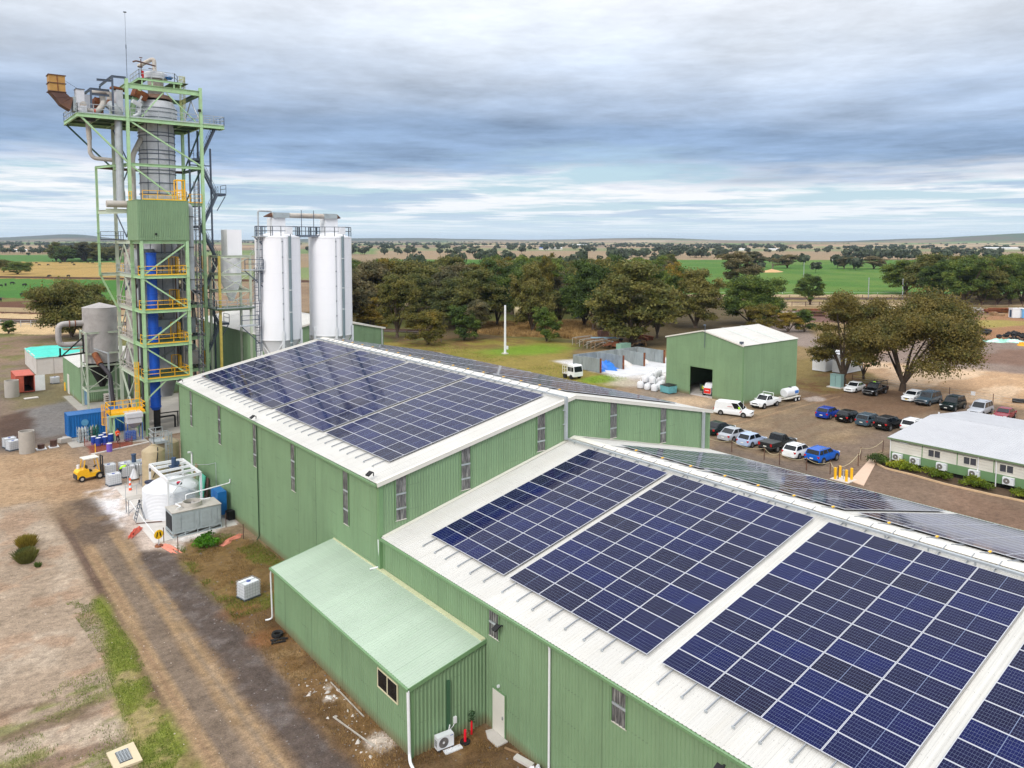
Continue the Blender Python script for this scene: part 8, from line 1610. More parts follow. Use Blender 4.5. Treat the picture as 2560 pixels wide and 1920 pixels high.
def make_tree(seed, H, Wd, lm, style='gum', per=75, size=.30, bark=None, parkaway=True, name='gum_tree'):
    rs = np.random.RandomState(seed); rnd = random.Random(seed); t = thing(name, 'tree', 'tree', (0, 0, -500)); q = MB(); cen = []; rad = []
    Rr_ = Wd / 2; low = {'gum': .12, 'bush': .02, 'leaning': .14, 'sparse': .22, 'round': .05}[style]; nb = {'gum': 7, 'bush': 6, 'leaning': 8, 'sparse': 5, 'round': 8}[style]; tr = H * .022 + .08
    fork = H * (low * .55); base = Vector((0, 0, 0)); top = Vector((rnd.uniform(-.3, .3), rnd.uniform(-.3, .3), fork)); q.tube(base - Vector((0, 0, .2)), top, tr * 1.25, 9, tr)
    for k in range(nb):
        a = 6.283 * k / nb + rnd.uniform(-.4, .4); rr = Rr_ * rnd.uniform(.35, .8) * (1 if k else .15); zz = H * rnd.uniform(low + .22, .86); m1 = Vector((rr * .45 * math.cos(a), rr * .45 * math.sin(a), fork + (zz - fork) * .5)); e = Vector((rr * math.cos(a), rr * math.sin(a), zz))
        q.tube(top, m1, tr * .62, 7, tr * .4); q.tube(m1, e, tr * .4, 6, tr * .16)
        for j in range(4):
            a2 = a + rnd.uniform(-1.3, 1.3); r2 = Rr_ * rnd.uniform(.18, .45); e2 = e + Vector((r2 * math.cos(a2), r2 * math.sin(a2), rnd.uniform(-.12, .14) * H)); st_ = m1.lerp(e, rnd.uniform(.35, 1)); q.tube(st_, e2, tr * .18, 5, tr * .06)
            if math.hypot(e2.x, e2.y) < Rr_ * 1.0: cen.append(np.array(e2)); rad.append(Rr_ * rnd.uniform(.20, .34) * (1 if style != 'sparse' else .8))
        cen.append(np.array(e)); rad.append(Rr_ * rnd.uniform(.28, .42))
    extra = {'gum': 30, 'bush': 26, 'leaning': 26, 'sparse': 5, 'round': 38}[style]
    for k in range(extra):
        a = rnd.random() * 6.283; f = rnd.random() ** .6; ph = rnd.uniform(.1, 1.45); rr = Rr_ * .78 * math.cos(ph) * (.6 + .4 * f); zz = H * (low + .08) + (H * (.90 - low)) * math.sin(ph) * (.7 + .3 * f) - .05 * H; cen.append(np.array([rr * math.cos(a), rr * math.sin(a), zz])); rad.append(Rr_ * rnd.uniform(.24, .40))
    if style == 'leaning':
        cen = [c + np.array([1.2, -2.6, 0]) * min(1, c[2] / H * 1.3) for c in cen]; q.v = [(a + 1.2 * min(1, max(0, (c - 3) / H)), b_ - 2.6 * min(1, max(0, (c - 3) / H)), c) for a, b_, c in q.v]
    mx_ = max(c[2] + .82 * r for c, r in zip(cen, rad)); s = H / mx_; cen = [c * np.array([1, 1, s]) for c in cen]
    q.v = [(a, b_, c * (s if c > 0 else 1)) for a, b_, c in q.v]; q.build('trunk', bark or m_bark, t, 0, smooth=True)
    V, F_, T = leaves(rs, cen, rad, per, size, .2 if style != 'leaning' else .5); leaf_obj('crown', V, F_, T, lm, t); return t
def place(root, x, y, H, Wd, rz, label, group, H0, W0, first=False):
    sc = (Wd / W0, Wd / W0, H / H0)
    if first: root.location = (x, y, 0); root.rotation_euler = (0, 0, rz); root.scale = sc; root['label'] = label; 
    else: root = dup(root, (x, y, 0), rz, label, None, sc)
    if group: root['group'] = group
    elif 'group' in root: del root['group']
    return root
PR = {}
def proto(k):
    if k not in PR:
        spec = {'g1': (11, 16, 12, L_OL, 'gum'), 'g2': (12, 16, 12, L_GR, 'gum'), 'g3': (13, 16, 12, L_OL, 'round'), 'g4': (14, 14, 10, L_DK, 'gum'), 'b1': (15, 8, 8, L_GO, 'bush'), 'b2': (16, 8, 7, L_GR, 'bush'), 's1': (17, 9, 6, L_DK, 'sparse'), 'r1': (18, 14, 15, L_GR, 'round'), 'g5': (19, 18, 12, L_GO, 'gum')}[k]
        PR[k] = [make_tree(*spec[:3], spec[3], spec[4], per=150 if spec[2] > 9 else 210, size=.23 if spec[2] > 9 else .17, bark=m_bark if k not in ('s1', 'g5') else m_barkp), spec[1], spec[2], True]
    return PR[k]
def tree(k, x, y, H, Wd, label, group='gum trees in the grove behind the lawn'):
    p = proto(k); rnd = random.Random(int(x * 31 + y * 17)); place(p[0], x, y, H, Wd, rnd.random() * 6.28, label, group, p[1], p[2], p[3]); p[3] = False
W_X = 1.12
near = [('g1', 94.2, 162.6, 15.9, 9.5, 'gum tree with three dark trunks behind the left edge of the lawn'), ('b1', 93.3, 147.8, 8.0, 8.2, 'low golden bushy tree on the left of the lawn'), ('s1', 98.0, 149.0, 6.6, 2.4, 'thin sparse sapling just right of the golden bushy tree'), ('b2', 104.3, 148.7, 8.4, 6.6, 'dark dense tree standing on the lawn edge left of the white pole'),
 ('g4', 107.8, 148.8, 9.8, 6.5, 'thin dark gum leaning behind the lawn left of the white pole'), ('g2', 128.7, 167.5, 15.9, 10.4, 'tall gum right behind the white pole'), ('g3', 127.3, 150.9, 18.0, 9.7, 'tall dense gum to the right of the white pole'), ('b2', 118.4, 135.1, 8.2, 5.6, 'bright green tree in the dry grass right of the white pole'), ('g1', 145.0, 159.9, 9.8, 8.0, 'mid-size gum behind the bright green tree'), ('g5', 144.2, 165.5, 20.4, 6.8, 'tallest narrow gum rising above the middle of the grove'),
 ('g2', 139.8, 141.3, 20.0, 11.7, 'big multi-stemmed gum left of the steel racks'), ('g3', 128.4, 117.6, 19.5, 17.0, 'broad dome-crowned gum just left of the detached shed'), ('g1', 146.6, 144.7, 19.1, 12.1, 'large gum behind the big multi-stemmed one'), ('g5', 173.1, 143.5, 17.9, 9.5, 'olive gum at the right end of the grove'), ('g1', 143.4, 123.0, 12.8, 8.3, 'gum filling the gap behind the broad dome-crowned one'),
 ('g3', 168.7, 131.4, 16.5, 12.6, 'gum with dark forked trunk behind the detached shed'), ('g2', 170.6, 143.1, 17.5, 11.8, 'gum left of the forked one behind the detached shed'), ('r1', 189.6, 128.6, 14.2, 15.6, 'big round dark green tree behind the shed roof'), ('b1', 178.3, 116.9, 7.2, 7.2, 'low olive tree peeping over the shed roof ridge'), ('b1', 180.5, 110.5, 5.4, 6.0, 'smaller olive shrub tree right of the shed roof ridge'), ('b2', 184.5, 108.5, 6.2, 5.5, 'dark shrub tree at the right end of the shed roof'),
 ('g4', 323.6, 225.8, 18.8, 18.0, 'tall pale-trunked gum in the green paddock behind the round tree'), ('g2', 264.7, 153.8, 11.5, 9.2, 'small upright gum by the paddock road'), ('g1', 115.9, 187.1, 14.5, 9.6, 'gum at the back left of the grove'), ('g4', 122.8, 181.8, 15.6, 12.1, 'bare-limbed gum at the back of the grove'), ('b1', 110.2, 213.2, 9.8, 9.3, 'golden wattle beside the right silo'), ('b1', 97.6, 182.1, 5.5, 8.0, 'low golden wattle at the foot of the right silo'), ('b1', 103, 196, 8.5, 8.5, 'golden wattle further back beside the right silo'), ('g5', 92, 190, 11.5, 8.5, 'golden gum just right of the silos')]
for a in near: tree(*a[:4], a[4] * W_X, *a[5:])
rnd = random.Random(77); cnt = 0; ok = [(a[1], a[2]) for a in near]
region = lambda x, y: (y > 155 + max(0, (120 - x)) * .2 or x > 140) and y > x * .72 + 42 and y < 330 and x > y * .48 and x < y * 1.22 and not (90 < x < 112 and y < 180)
while cnt < 96:
    y = 150 + rnd.random() * 190; x = rnd.uniform(.48, 1.22) * y
    if not region(x, y) or any(math.hypot(x - a, y - b_) < 6.0 for a, b_ in ok): continue
    if math.hypot(x, y) < 236 and (37.6 < math.degrees(math.atan2(x, y)) < 39.8 or 41.4 < math.degrees(math.atan2(x, y)) < 43.6): continue
    ok.append((x, y)); k = rnd.choice(['g1', 'g2', 'g3', 'g4', 'g1', 'g3', 'g2', 'g5']); h = rnd.uniform(12.5, 18.5) * (1.0 if y < 240 else .85); az_ = math.degrees(math.atan2(x, y)); dd_ = math.hypot(x, y); zone = 'beside the right silo' if az_ < 29.5 else 'left of the white pole' if az_ < 33.6 else 'straight behind the white pole' if az_ < 36 else 'right of the white pole' if az_ < 40 else 'behind the steel racks' if az_ < 44.5 else 'behind the storage bays' if az_ < 48 else 'behind the detached shed'; row_ = 'front part' if dd_ < 225 else 'middle' if dd_ < 280 else 'far back'; kn_ = {'g1': 'olive', 'g2': 'green', 'g3': 'round olive', 'g4': 'grey-leaved', 'g5': 'golden'}[k]
    tree(k, x, y, h, h * rnd.uniform(.75, 1.0), '%s%s gum %s, in the %s of the grove' % ('tall ' if h > 16 else '', kn_, zone, row_), 'gum trees crowded in the depth of the grove'); cnt += 1
GR = 'dark gums in the row at the right beyond the scrap yard'
for i, (x, y, h, w) in enumerate(((307.2, 117.1, 17.8, 15.1), (316.5, 114.7, 18.3, 13.5), (321.3, 111.1, 17.7, 12.4), (329.4, 109.7, 17.6, 13.8), (353.6, 159.4, 16.4, 18.6), (341.2, 143.5, 19.0, 19.0), (333.0, 107.0, 16.4, 12.6), (330, 126, 18.5, 15), (346, 120, 18, 15), (362, 140, 18, 17), (350, 104, 17, 14), (318, 130, 17, 14), (341, 96, 17, 14), (352, 88, 17, 13), (372, 122, 19, 16), (368, 96, 18, 15))):
    tree(('g2', 'g3', 'r1', 'g2')[i % 4], x, y, h, w * 1.1, ('dark gum beyond the scrap yard, %s from the left along the front' % ('first', 'second', 'third', 'fourth')[i]) if i < 4 else 'dark gum deeper in the tree row at the right beyond the scrap yard', GR)
for x, y, h, w, lb in ((647.4, 318.8, 11.3, 19.7, 'lone paddock gum furthest right in the green paddock'), (599.6, 401.5, 14.8, 17.8, 'paddock gum left of the sandy mound'), (604.2, 373.2, 12.3, 18.8, 'paddock gum above the sandy mound'), (626.2, 333.9, 10.5, 11.3, 'left one of two paddock gums close together'), (633.3, 328.9, 10.5, 14.1, 'right one of two paddock gums close together'), (575.9, 369.6, 9.8, 9.8, 'bare grey paddock tree behind the sandy mound')): tree('s1' if 'bare' in lb else 'g4', x, y, h, w, lb, 'lone gums in the green paddock')
# two big trees by the car park
L_BG = leaf_mat('leaf_big_gum', C8(54, 62, 32), C8(84, 84, 42), C8(108, 96, 48))
bigt = make_tree(41, 16.5, 19.5, L_BG, 'leaning', per=260, size=.15, name='spreading_gum'); place(bigt, 123.5, 55.6, 16.9, 20.0, 0, 'big spreading gum with forked trunks behind the parked white hatchback', None, 16.5, 19.5, True)
t2_ = make_tree(43, 15.5, 10.5, L_BG, 'gum', per=280, size=.15, name='upright_gum'); place(t2_, 122.1, 64.6, 15.9, 11.2, 1.0, 'upright gum beside the white containers and white sedan', None, 15.5, 10.5, True)
t3_ = make_tree(44, 5.5, 4.4, L_GR, 'sparse', per=110, size=.2, name='young_gum'); place(t3_, 129, 64.6, 5.6, 4.4, 0, 'young thin tree between the two big gums', None, 5.5, 4.4, True)
bt = make_tree(45, 14, 17, L_OL, 'round', per=140, size=.23, name='shade_tree'); place(bt, 32.0, 210.4, 14.4, 17.5, .3, 'broad olive tree behind the dusty silo at the left', None, 14, 17, True)
tree('b2', 20.7, 228.5, 3.6, 3.6, 'round bush beside the rail line at the left edge', None); tree('b2', 33.0, 240.4, 2.8, 3.0, 'small bush by the rail fence left of the broad tree', None)
tree('g1', 58.3, 657.0, 9.4, 12.8, 'left one of two spreading trees in the tan paddock', 'spreading trees in the tan paddock'); tree('r1', 62.5, 616.3, 8.8, 17.6, 'right one of two spreading trees in the tan paddock', 'spreading trees in the tan paddock')
rnd = random.Random(5)
for i in range(26): tree(rnd.choice(['g4', 'g3', 'g2']), 130 + rnd.random() * 115, 900 + rnd.random() * 130, rnd.uniform(14, 22), rnd.uniform(15, 24), 'dark gum in the clump beyond the grazing cattle', 'dark gums in the clump beyond the cattle')
# hedges and tussocks
def bush(x, y, rx, ry, h, m, name, label, cat, group, seed, n=None, size=.09, sub=None):
    rs = np.random.RandomState(seed); k = max(6, int(rx * ry * 9)); cen = [np.array([rs.uniform(-rx, rx) * .75, rs.uniform(-ry, ry) * .75, h * rs.uniform(.3, .62)]) for _ in range(k)]; rad = [h * rs.uniform(.4, .62) for _ in range(k)]
    t = thing(name, label, cat, (x, y, 0), 0, group); V, F_, T = leaves(rs, cen, rad, n or 520, size, 0, .7, .9); V[:, 2] = np.abs(V[:, 2]); leaf_obj('foliage', V, F_, T, m, t)
    q = MB(); 
    for c in cen[::2]: q.tube((c[0] * .5, c[1] * .5, 0), (c[0], c[1], c[2]), .03, 5, .012)
    q.build('stems', m_bark, t, 0); return t
for i, (x, y, rx, ry, h, mm2, lb) in enumerate(((80.9, 38.5, .75, .75, 1.25, L_GR, 'dark rounded shrub at the office corner by the footpath'), (80.55, 35.9, .75, 1.9, .95, L_HE, 'yellow-green hedge clump below the first office air conditioner'), (80.35, 32.4, .75, 1.75, .9, L_HE, 'yellow-green hedge clump left of the first office window'), (80.3, 28.9, .8, 2.0, .95, L_HE, 'yellow-green hedge clump below the second office window'), (80.4, 24.9, .8, 2.0, .95, L_HE, 'yellow-green hedge clump below the third office window'), (80.4, 20.6, .65, 1.6, .8, L_HE, 'yellow-green hedge clump cut by the right edge'))):
    bush(x, y, rx, ry, h, mm2, 'hedge_shrub', lb, 'shrub', 'shrubs along the office wall', 60 + i)
bush(17.5, 60.2, 1.15, 1.25, .75, L_BR, 'green_bush', 'bright green leafy weed patch in front of the cooling unit', 'bush', None, 90, 420, .09)
def tussock(x, y, r, h, m, label, seed, n=900):
    rs = np.random.RandomState(seed); a = rs.random(n) * 6.283; rr = rs.random(n) ** .6 * r; x0 = rr * np.cos(a); y0 = rr * np.sin(a) * 1.5; l = h * (.5 + .6 * rs.random(n)) * (1 - .3 * rr / r); tx = x0 + (x0 / r * .5 + .2 * rs.normal(size=n)) * l; ty = y0 + (y0 / r * .35 + .2 * rs.normal(size=n)) * l
    wv_ = .02 + .02 * rs.random(n); V = np.stack([np.stack([x0 - wv_, y0, 0 * x0], 1), np.stack([x0 + wv_, y0, 0 * x0], 1), np.stack([tx + wv_ * .3, ty, l], 1), np.stack([tx - wv_ * .3, ty, l], 1)], 1).reshape(-1, 3)
    t = thing('grass_tussock', label, 'tussock', (x, y, 0)); leaf_obj('blades', V, np.arange(len(V)).reshape(-1, 4), np.repeat(rs.random(n), 4), m, t)
tussock(6.35, 65.4, .5, .95, L_OL, 'large dark grass tussock on the pink gravel at the left', 5, 1500); tussock(6.7, 68.3, .45, .95, L_GO, 'reddish dark tussock just behind the large green one', 6, 1100); tussock(6.9, 63.7, .16, .35, L_GR, 'tiny tuft in front of the large tussock', 7, 120)
# grass blades and stones in the near ground
def blades(name, n, region_fn, h, m, seed, w=.012):
    rs = np.random.RandomState(seed); pts = region_fn(rs, n); x0, y0 = pts[:, 0], pts[:, 1]; n = len(x0); a = rs.random(n) * 6.283; l = h * (.5 + rs.random(n)); tx = x0 + np.cos(a) * l * .5; ty = y0 + np.sin(a) * l * .5; wx = np.sin(a) * w; wy = -np.cos(a) * w
    z0 = 0 * x0 - .01; V = np.stack([np.stack([x0 - wx, y0 - wy, z0], 1), np.stack([x0 + wx, y0 + wy, z0], 1), np.stack([tx + wx * .2, ty + wy * .2, l], 1), np.stack([tx - wx * .2, ty - wy * .2, l], 1)], 1).reshape(-1, 3)
    o = leaf_obj(name, V, np.arange(len(V)).reshape(-1, 4), np.repeat(rs.random(n), 4), m, None); o['kind'] = 'stuff'; return o
def clumpy(x0, x1, y0, y1, sc, thr, seed):
    def f(rs, n):
        p = np.stack([rs.uniform(x0, x1, n * 3), rs.uniform(y0, y1, n * 3)], 1); k = vnoise(p[:, 0], p[:, 1], sc, seed) > thr; return p[k][:n]
    return f
m_gb = leaf_mat('grass_green', C8(80, 98, 32), C8(100, 116, 40), C8(128, 132, 58)); m_dg = leaf_mat('grass_dry', C8(104, 84, 52), C8(140, 112, 70), C8(176, 146, 98))
def inpoly(P):
    def f(rs, n):
        P_ = np.array(P, float); p = np.stack([rs.uniform(P_[:, 0].min(), P_[:, 0].max(), n * 2), rs.uniform(P_[:, 1].min(), P_[:, 1].max(), n * 2)], 1); ins = np.zeros(len(p), bool)
        for i in range(len(P_)):
            a = P_[i]; b_ = P_[(i + 1) % len(P_)]; ins ^= ((a[1] > p[:, 1]) != (b_[1] > p[:, 1])) & (p[:, 0] < (b_[0] - a[0]) * (p[:, 1] - a[1]) / (b_[1] - a[1] + 1e-9) + a[0])
        return p[ins][:n]
    return f
def gstrip(rs, n):
    p = np.stack([rs.uniform(7.2, 10.0, n * 3), rs.uniform(30, 56, n * 3)], 1); c_ = 8.9 - .055 * np.abs(p[:, 1] - 47); k = (vnoise(p[:, 0], p[:, 1], 1.3, 111) > .38) & (np.abs(p[:, 0] - c_) < .9); return p[k][:n]
blades('green_grass', 15000, gstrip, .06, m_gb, 1); blades('green_grass', 7000, clumpy(15.4, 21.2, 47, 62, 3.0, .5, 1), .1, m_gb, 2)
blades('dry_grass', 26000, clumpy(15.3, 21.5, 22, 60, 1.2, .48, 55), .09, m_dg, 3); blades('dry_grass', 9000, clumpy(-2, 8, 34, 46, 1.8, .52, 97), .08, m_gb, 4)
blades('dry_grass', 30000, inpoly([(114, 160), (117, 148), (125, 138), (128, 128), (156, 157), (152, 165), (131, 175)]), .7, m_dg, 5, .05); blades('green_grass', 20000, clumpy(55, 98, 90, 150, 4, .5, 7), .14, m_gb, 6, .03)
def stones(n, x0, x1, y0, y1, s, m, seed):
    rs = np.random.RandomState(seed); cx = rs.uniform(x0, x1, n); cy = rs.uniform(y0, y1, n); sz = s * (.4 + rs.random(n) ** 3 * 2.2); base = np.array([(1, 0, 0), (0, 1, 0), (-1, 0, 0), (0, -1, 0), (0, 0, .8), (0, 0, -.2)]); fs = np.array([(0, 1, 4), (1, 2, 4), (2, 3, 4), (3, 0, 4)])
    j = 1 + .4 * rs.normal(size=(n, 6, 3)); V = base[None] * j * sz[:, None, None] + np.stack([cx, cy, 0 * cx], 1)[:, None]; q = MB(); q.v = [tuple(v) for v in V.reshape(-1, 3)]; F_ = (fs[None] + (np.arange(n) * 6)[:, None, None]).reshape(-1, 3); q.f = [tuple(f) for f in F_]; q.m = [0] * len(q.f); q.norec = True; o = q.build('gravel', m, None); o['kind'] = 'stuff'
stones(1800, -4, 12, 28, 66, .016, mat('gravel_pale', C8(186, 172, 158), .9, 0, .3, 4), 1); stones(1500, 12.8, 21.5, 24, 62, .028, mat('gravel_grey', C8(120, 112, 108), .9, 0, .4, 4), 2); stones(90, 15.6, 17.2, 29.5, 38, .06, m_concw, 3)
# ------------------------------------------------------------------ cattle
def cow(loc, rz, lb, grp):
    t = thing('black_cow', lb, 'cow', loc, rz, grp); J = [((-.75, 0, 1.15), .3), ((-.3, 0, 1.12), .36), ((.35, 0, 1.1), .38), ((.72, 0, 1.2), .28), ((1.05, 0, 1.0), .18), ((1.28, 0, .62), .14), ((1.5, 0, .42), .1)]
    E_ = [(i, i + 1) for i in range(6)]
    for x, s, par in ((-.7, -.2, 0), (-.7, .2, 0), (.55, -.2, 2), (.55, .2, 2)):
        i = len(J); J += [((x, s, .8), .14), ((x + (.08 if x < 0 else 0), s, .45), .08), ((x, s, .04), .06)]; E_ += [(par, i), (i, i + 1), (i + 1, i + 2)]
    i = len(J); J += [((-1.0, 0, 1.15), .05), ((-1.08, 0, .6), .03)]; E_ += [(0, i), (i, i + 1)]
    me = bpy.data.meshes.new('body'); me.from_pydata([j[0] for j in J], E_, []); o = bpy.data.objects.new('body', me); COL.objects.link(o); o.parent = t; o.modifiers.new('skin', 'SKIN')
    for k, j in enumerate(J): v = me.skin_vertices[0].data[k]; v.radius = (j[1], j[1]); v.use_root = (k == 0)
    dg = bpy.context.evaluated_depsgraph_get(); nm = bpy.data.meshes.new_from_object(o.evaluated_get(dg)); o.modifiers.clear(); o.data = nm; nm.materials.clear(); nm.materials.append(mat('black_hide', C8(24, 22, 22), .7)); return t
cows = [(99.5, 870.9), (103.8, 867.9), (98.6, 804.4), (105.4, 803.9), (129, 951.9), (131.4, 848.8), (124.4, 794.8), (147.8, 899.2), (148.9, 871.8), (148.9, 846.5), (148.6, 808.8), (83, 550.8), (73.3, 557.9), (69.8, 537), (45.7, 476.3), (41.6, 462.9), (48.8, 454.9), (38.5, 452.3), (74.7, 395.9), (41.3, 373.9), (39.5, 375.3), (29.6, 349.9), (63.2, 346.3), (123.4, 864.1)]
rnd = random.Random(12); c0 = None
ORD = ['leftmost', 'second from the left', 'third from the left', 'fourth from the left', 'fifth from the left', 'sixth from the left', 'seventh from the left', 'sixth from the right', 'fifth from the right', 'fourth from the right', 'third from the right', 'second from the right', 'rightmost', 'spare']
def rank(i):
    f_ = cows[i][1] > 600; L_ = sorted([c for c in cows if (c[1] > 600) == f_], key=lambda c: c[0] / c[1]); n_ = len(L_); k_ = L_.index(cows[i]); return ORD[k_] if k_ < n_ - 6 else ORD[13 - (n_ - k_)]
for i, (x, y) in enumerate(cows):
    far_ = y > 600; lb = ('black cow in the far tan paddock, ' if far_ else 'black cow in or near the green paddock, ') + rank(i); grp = 'black cattle in the tan paddock' if far_ else 'black cattle in the green paddock'
    if c0 is None: c0 = cow((x, y, 0), rnd.random() * 6.28, lb, grp)
    else: dup(c0, (x, y, 0), rnd.choice([.2, 2.9, 3.4, 1.2, 5.8]) + rnd.random() * .4, lb, grp)
# ------------------------------------------------------------------ paddock fences, rail line, poles
def longfence(name, label, a, b_, step, h, m, rails_=0, solid=False):
    t = thing(name, label, 'fence', (*a, 0)); L = math.hypot(b_[0] - a[0], b_[1] - a[1]); n = min(280, int(L / step)); q = MB(); q.beam((0, 0, 0), (0, 0, h), max(.12, h * .09)); po = q.build('post', m, t, 0); 
    for k in range(1, n + 1): o = po.copy(); COL.objects.link(o); o.location = ((b_[0] - a[0]) * k / n, (b_[1] - a[1]) * k / n, 0)
    for z in ([h * .95] if rails_ == 1 else [h * .35, h * .65, h * .95]): q = MB(); q.beam((*a, z), (*b_, z), .05 if not solid else .1, .05 if not solid else h * .3); q.build('wire' if not solid else 'rail', m, t)
def on(v, nx_, ny_, t_): return (nx_ * v - ny_ * t_, ny_ * v + nx_ * t_)
nL = (.77, .64)
longfence('paddock_fence', 'dark fence between the green and tan paddocks at the left', on(392, .77, .638, 440), on(392, .77, .638, 190), 5, 1.3, m_brown, solid=True); longfence('rail_fence', 'pale rail fence by the ploughed strip at the left', on(208, .77, .638, 330), on(208, .77, .638, 100), 9, 1.6, m_beige, solid=True)
longfence('yard_fence', 'wire fence along the dry grass left of the tower', on(176, .77, .638, 260), on(176, .77, .638, 70), 3.2, 1.8, m_galv); longfence('white_rail', 'long pale irrigation pipe along the green paddock edge', on(341, .6, .8, -60), on(341, .6, .8, -420), 14, .6, m_plast, 1)
longfence('road_fence', 'dark post fence along the road beyond the right grove', on(312, .6, .8, 40), on(312, .6, .8, -330), 6, 1.6, m_brown); longfence('track_fence', 'wire fence along the pale track behind the shed', on(275, .6, .8, 0), on(275, .6, .8, -300), 5, 1.7, m_brown)
def railtrack(label, a, b_):
    t = thing('rail_track', label, 'rail track', (*a, 0)); 
    d = Vector((b_[0] - a[0], b_[1] - a[1], 0)).normalized(); nn = Vector((-d.y, d.x, 0))
    for s in (-.8, .8): q = MB(); q.beam(Vector((*a, .45)) + nn * s, Vector((*b_, .45)) + nn * s, .12, .2); q.build('rail', m_brown, t)
    q = MB(); q.beam((*a, .12), (*b_, .12), 3.4, .3); q.build('ballast', mat('ballast', C8(96, 84, 76), .9, 0, .3), t)
railtrack('rail line crossing the left background', on(188, .77, .638, 420), on(188, .77, .638, 60)); railtrack('rail line crossing behind the grove at the right', on(309, .6, .8, 60), on(309, .6, .8, -330))
def pole(x, y, h, lb, arms=2):
    t = thing('power_pole', lb, 'power pole', (x, y, 0), R(40), 'power poles in the paddocks'); q = MB(); q.cyl(0, 0, 0, h, .2, 8, .14); q.build('pole', m_galv, t, 0)
    for k in range(arms): q = MB(); q.beam((-1.3, 0, h - .5 - k * 1.2), (1.3, 0, h - .5 - k * 1.2), .14); q.build('crossarm', m_galv, t, 0)
pole(441, 261, 10.5, 'pale power pole standing alone in the green paddock'); pole(317, 158, 8.5, 'short power pole by the big tree crown', 1); pole(330, 150, 8, 'second short pole right of the big tree crown', 1)
q = MB(); 
rs = np.random.RandomState(4)
heap(518, 333, 12, 6, 2.4, mat('sandy_soil', C8(196, 158, 112), .95, 0, .15, .3), 'sandy mound in the green paddock', 3)
# ------------------------------------------------------------------ far tree lines, scattered far trees and farm sheds
def far_trees(name, pts, hts, m, seed, wid=1.15):
    rs = np.random.RandomState(seed); V = []; T = []
    for (x, y), h in zip(pts, hts):
        n = 46; d = rs.normal(size=(n, 3)); d /= np.linalg.norm(d, axis=1)[:, None]; c = np.array([x, y, h * .58]) + d * np.array([h * .5 * wid, h * .5 * wid, h * .34]) * (.5 + .5 * rs.random(n))[:, None]
        nn = d + .4 * rs.normal(size=(n, 3)); nn /= np.linalg.norm(nn, axis=1)[:, None]; a = np.cross(nn, rs.normal(size=(n, 3))); a /= np.linalg.norm(a, axis=1)[:, None]; b_ = np.cross(nn, a); s = h * .135; a *= s; b_ *= s
        V.append(np.stack([c - a - b_, c + a - b_, c + a + b_, c - a + b_], 1).reshape(-1, 3)); T.append(np.repeat(rs.random(n), 4))
        w = h * .03; V.append(np.array([(x - w, y, -1), (x + w, y, -1), (x + w, y, h * .5), (x - w, y, h * .5)])); T.append(np.zeros(4))
    V = np.concatenate(V); T = np.concatenate(T); o = leaf_obj(name, V, np.arange(len(V)).reshape(-1, 4), T, m, None); o['kind'] = 'stuff'; return o
rs = np.random.RandomState(21); pts = []; hts = []
def band(az0, az1, d0, d1, n, h0=5, h1=15):
    for _ in range(n):
        a = R(rs.uniform(az0, az1)); d = rs.uniform(d0, d1); pts.append((d * math.sin(a), d * math.cos(a))); hts.append(rs.uniform(h0, h1))
L_FAR = leaf_mat('leaf_far', C8(62, 70, 54), C8(76, 84, 62), C8(92, 92, 68))
for b_ in ((2, 9, 1500, 1530, 34, 6, 11), (1, 16, 2050, 2120, 60, 7, 12), (2, 15, 3300, 3500, 150), (8, 16, 2500, 2700, 120), (0, 20, 5000, 5600, 260), (24, 36, 1250, 1300, 34), (24, 44, 1900, 1960, 60), (27, 58, 3200, 3400, 300), (40, 60, 2500, 2560, 110), (36, 50, 820, 900, 30), (44, 58, 1560, 1590, 60), (46, 54, 1080, 1130, 34), (52, 66, 2200, 2260, 70), (60, 78, 1540, 1560, 50), (62, 71, 1060, 1120, 44), (64, 80, 2600, 2700, 90), (20, 80, 4600, 4900, 420), (0, 80, 6600, 7200, 420), (30, 44, 560, 640, 16), (20, 80, 1200, 4000, 130), (0, 18, 1100, 3500, 40), (55, 63, 600, 900, 12)): band(*b_)
far_trees('far_treeline', pts, hts, L_FAR, 3)
P5 = []; 
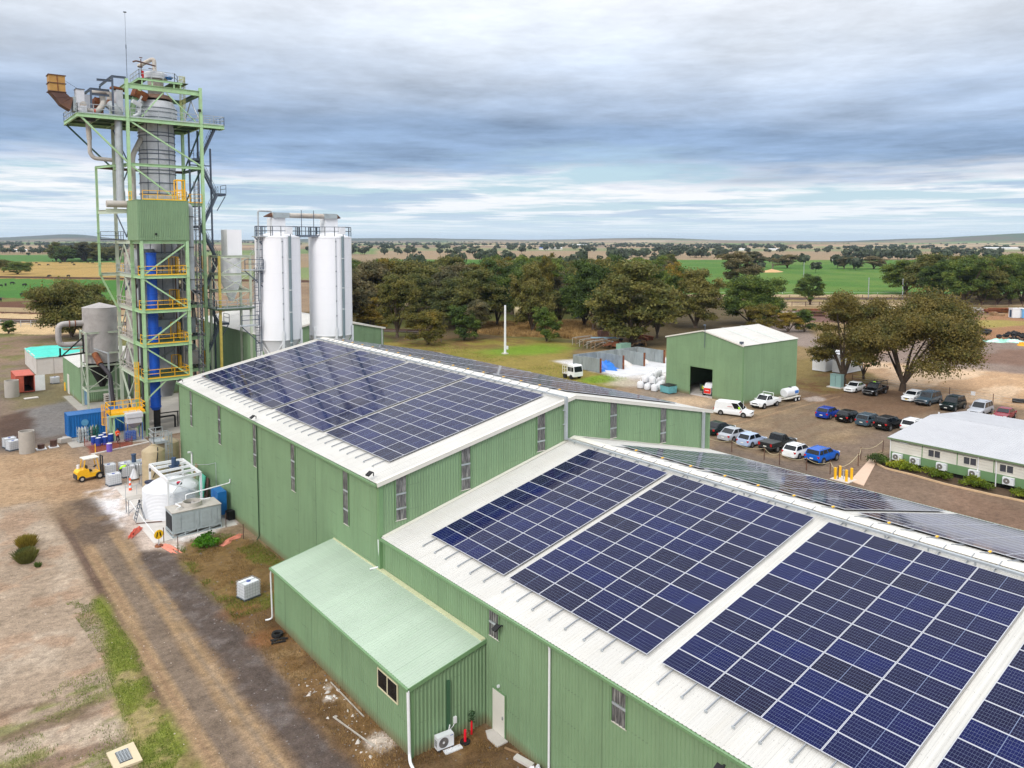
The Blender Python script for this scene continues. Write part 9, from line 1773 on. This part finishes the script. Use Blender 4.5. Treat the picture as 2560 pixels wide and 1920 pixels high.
for az_, d, l, w_, h, m, lb in ((43.6, 3200, 60, 16, 7, CW, 'long white farm shed on the horizon in the centre'), (41.0, 1900, 24, 12, 6, m_bl, 'blue-roofed farm shed left of centre far away'), (41.9, 1950, 30, 10, 6, CW, 'white farm shed beside the blue-roofed one'), (55.2, 1900, 40, 12, 5, CW, 'low white farm shed right of centre far away'), (57.5, 1950, 34, 12, 5, CW, 'second low white farm shed right of centre'), (71.0, 2600, 90, 14, 6, CW, 'very long pale shed near the right edge of the horizon'), (6.0, 1700, 20, 10, 5, CW, 'small white house among trees at the far left'), (13.2, 1500, 14, 9, 5, CW, 'small white house left of the tower near the clump'), (61.5, 1000, 14, 9, 4, CW, 'small white farmhouse beyond the green paddock'), (24.5, 1500, 30, 12, 6, CW, 'pale far shed seen between the tower and silos'), (38.5, 2400, 26, 10, 5, CW, 'pale farm building far left of centre')):
    a = R(az_); x = d * math.sin(a); y = d * math.cos(a); t = thing('farm_shed', lb, 'farm shed', (x, y, 0), R(-az_ + 12), 'farm sheds on the plain'); q = MB(); q.box((-l / 2, -w_ / 2, 0), (l / 2, w_ / 2, h * .7)); q.build('walls', m_cream, t, 0); q = MB(); q.prism([(-w_ / 2 - .5, h * .68), (w_ / 2 + .5, h * .68), (0, h)], -l / 2, l / 2, 'x'); q.build('roof', m if m is m_bl else m_plast, t, 0)
# ------------------------------------------------------------------ haze
hz_ = MB(); hz_.box((-14500, -900, -1.0), (16500, 16500, 130)); hm = bpy.data.materials.new('haze_air'); hm.use_nodes = True; hm.node_tree.nodes.remove(hm.node_tree.nodes['Principled BSDF'])
keep = nt; nt = hm.node_tree; pv = N('ShaderNodeVolumePrincipled'); pv.inputs['Color'].default_value = (.62, .78, .98, 1); pv.inputs['Density'].default_value = 5e-5; pv.inputs['Anisotropy'].default_value = .1; LK(pv.outputs[0], nt.nodes['Material Output'].inputs['Volume']); nt = keep
hz_ = hz_.build('haze', hm); hz_['kind'] = 'stuff'
S.cycles.volume_bounces = 0; S.cycles.volume_max_steps = 32
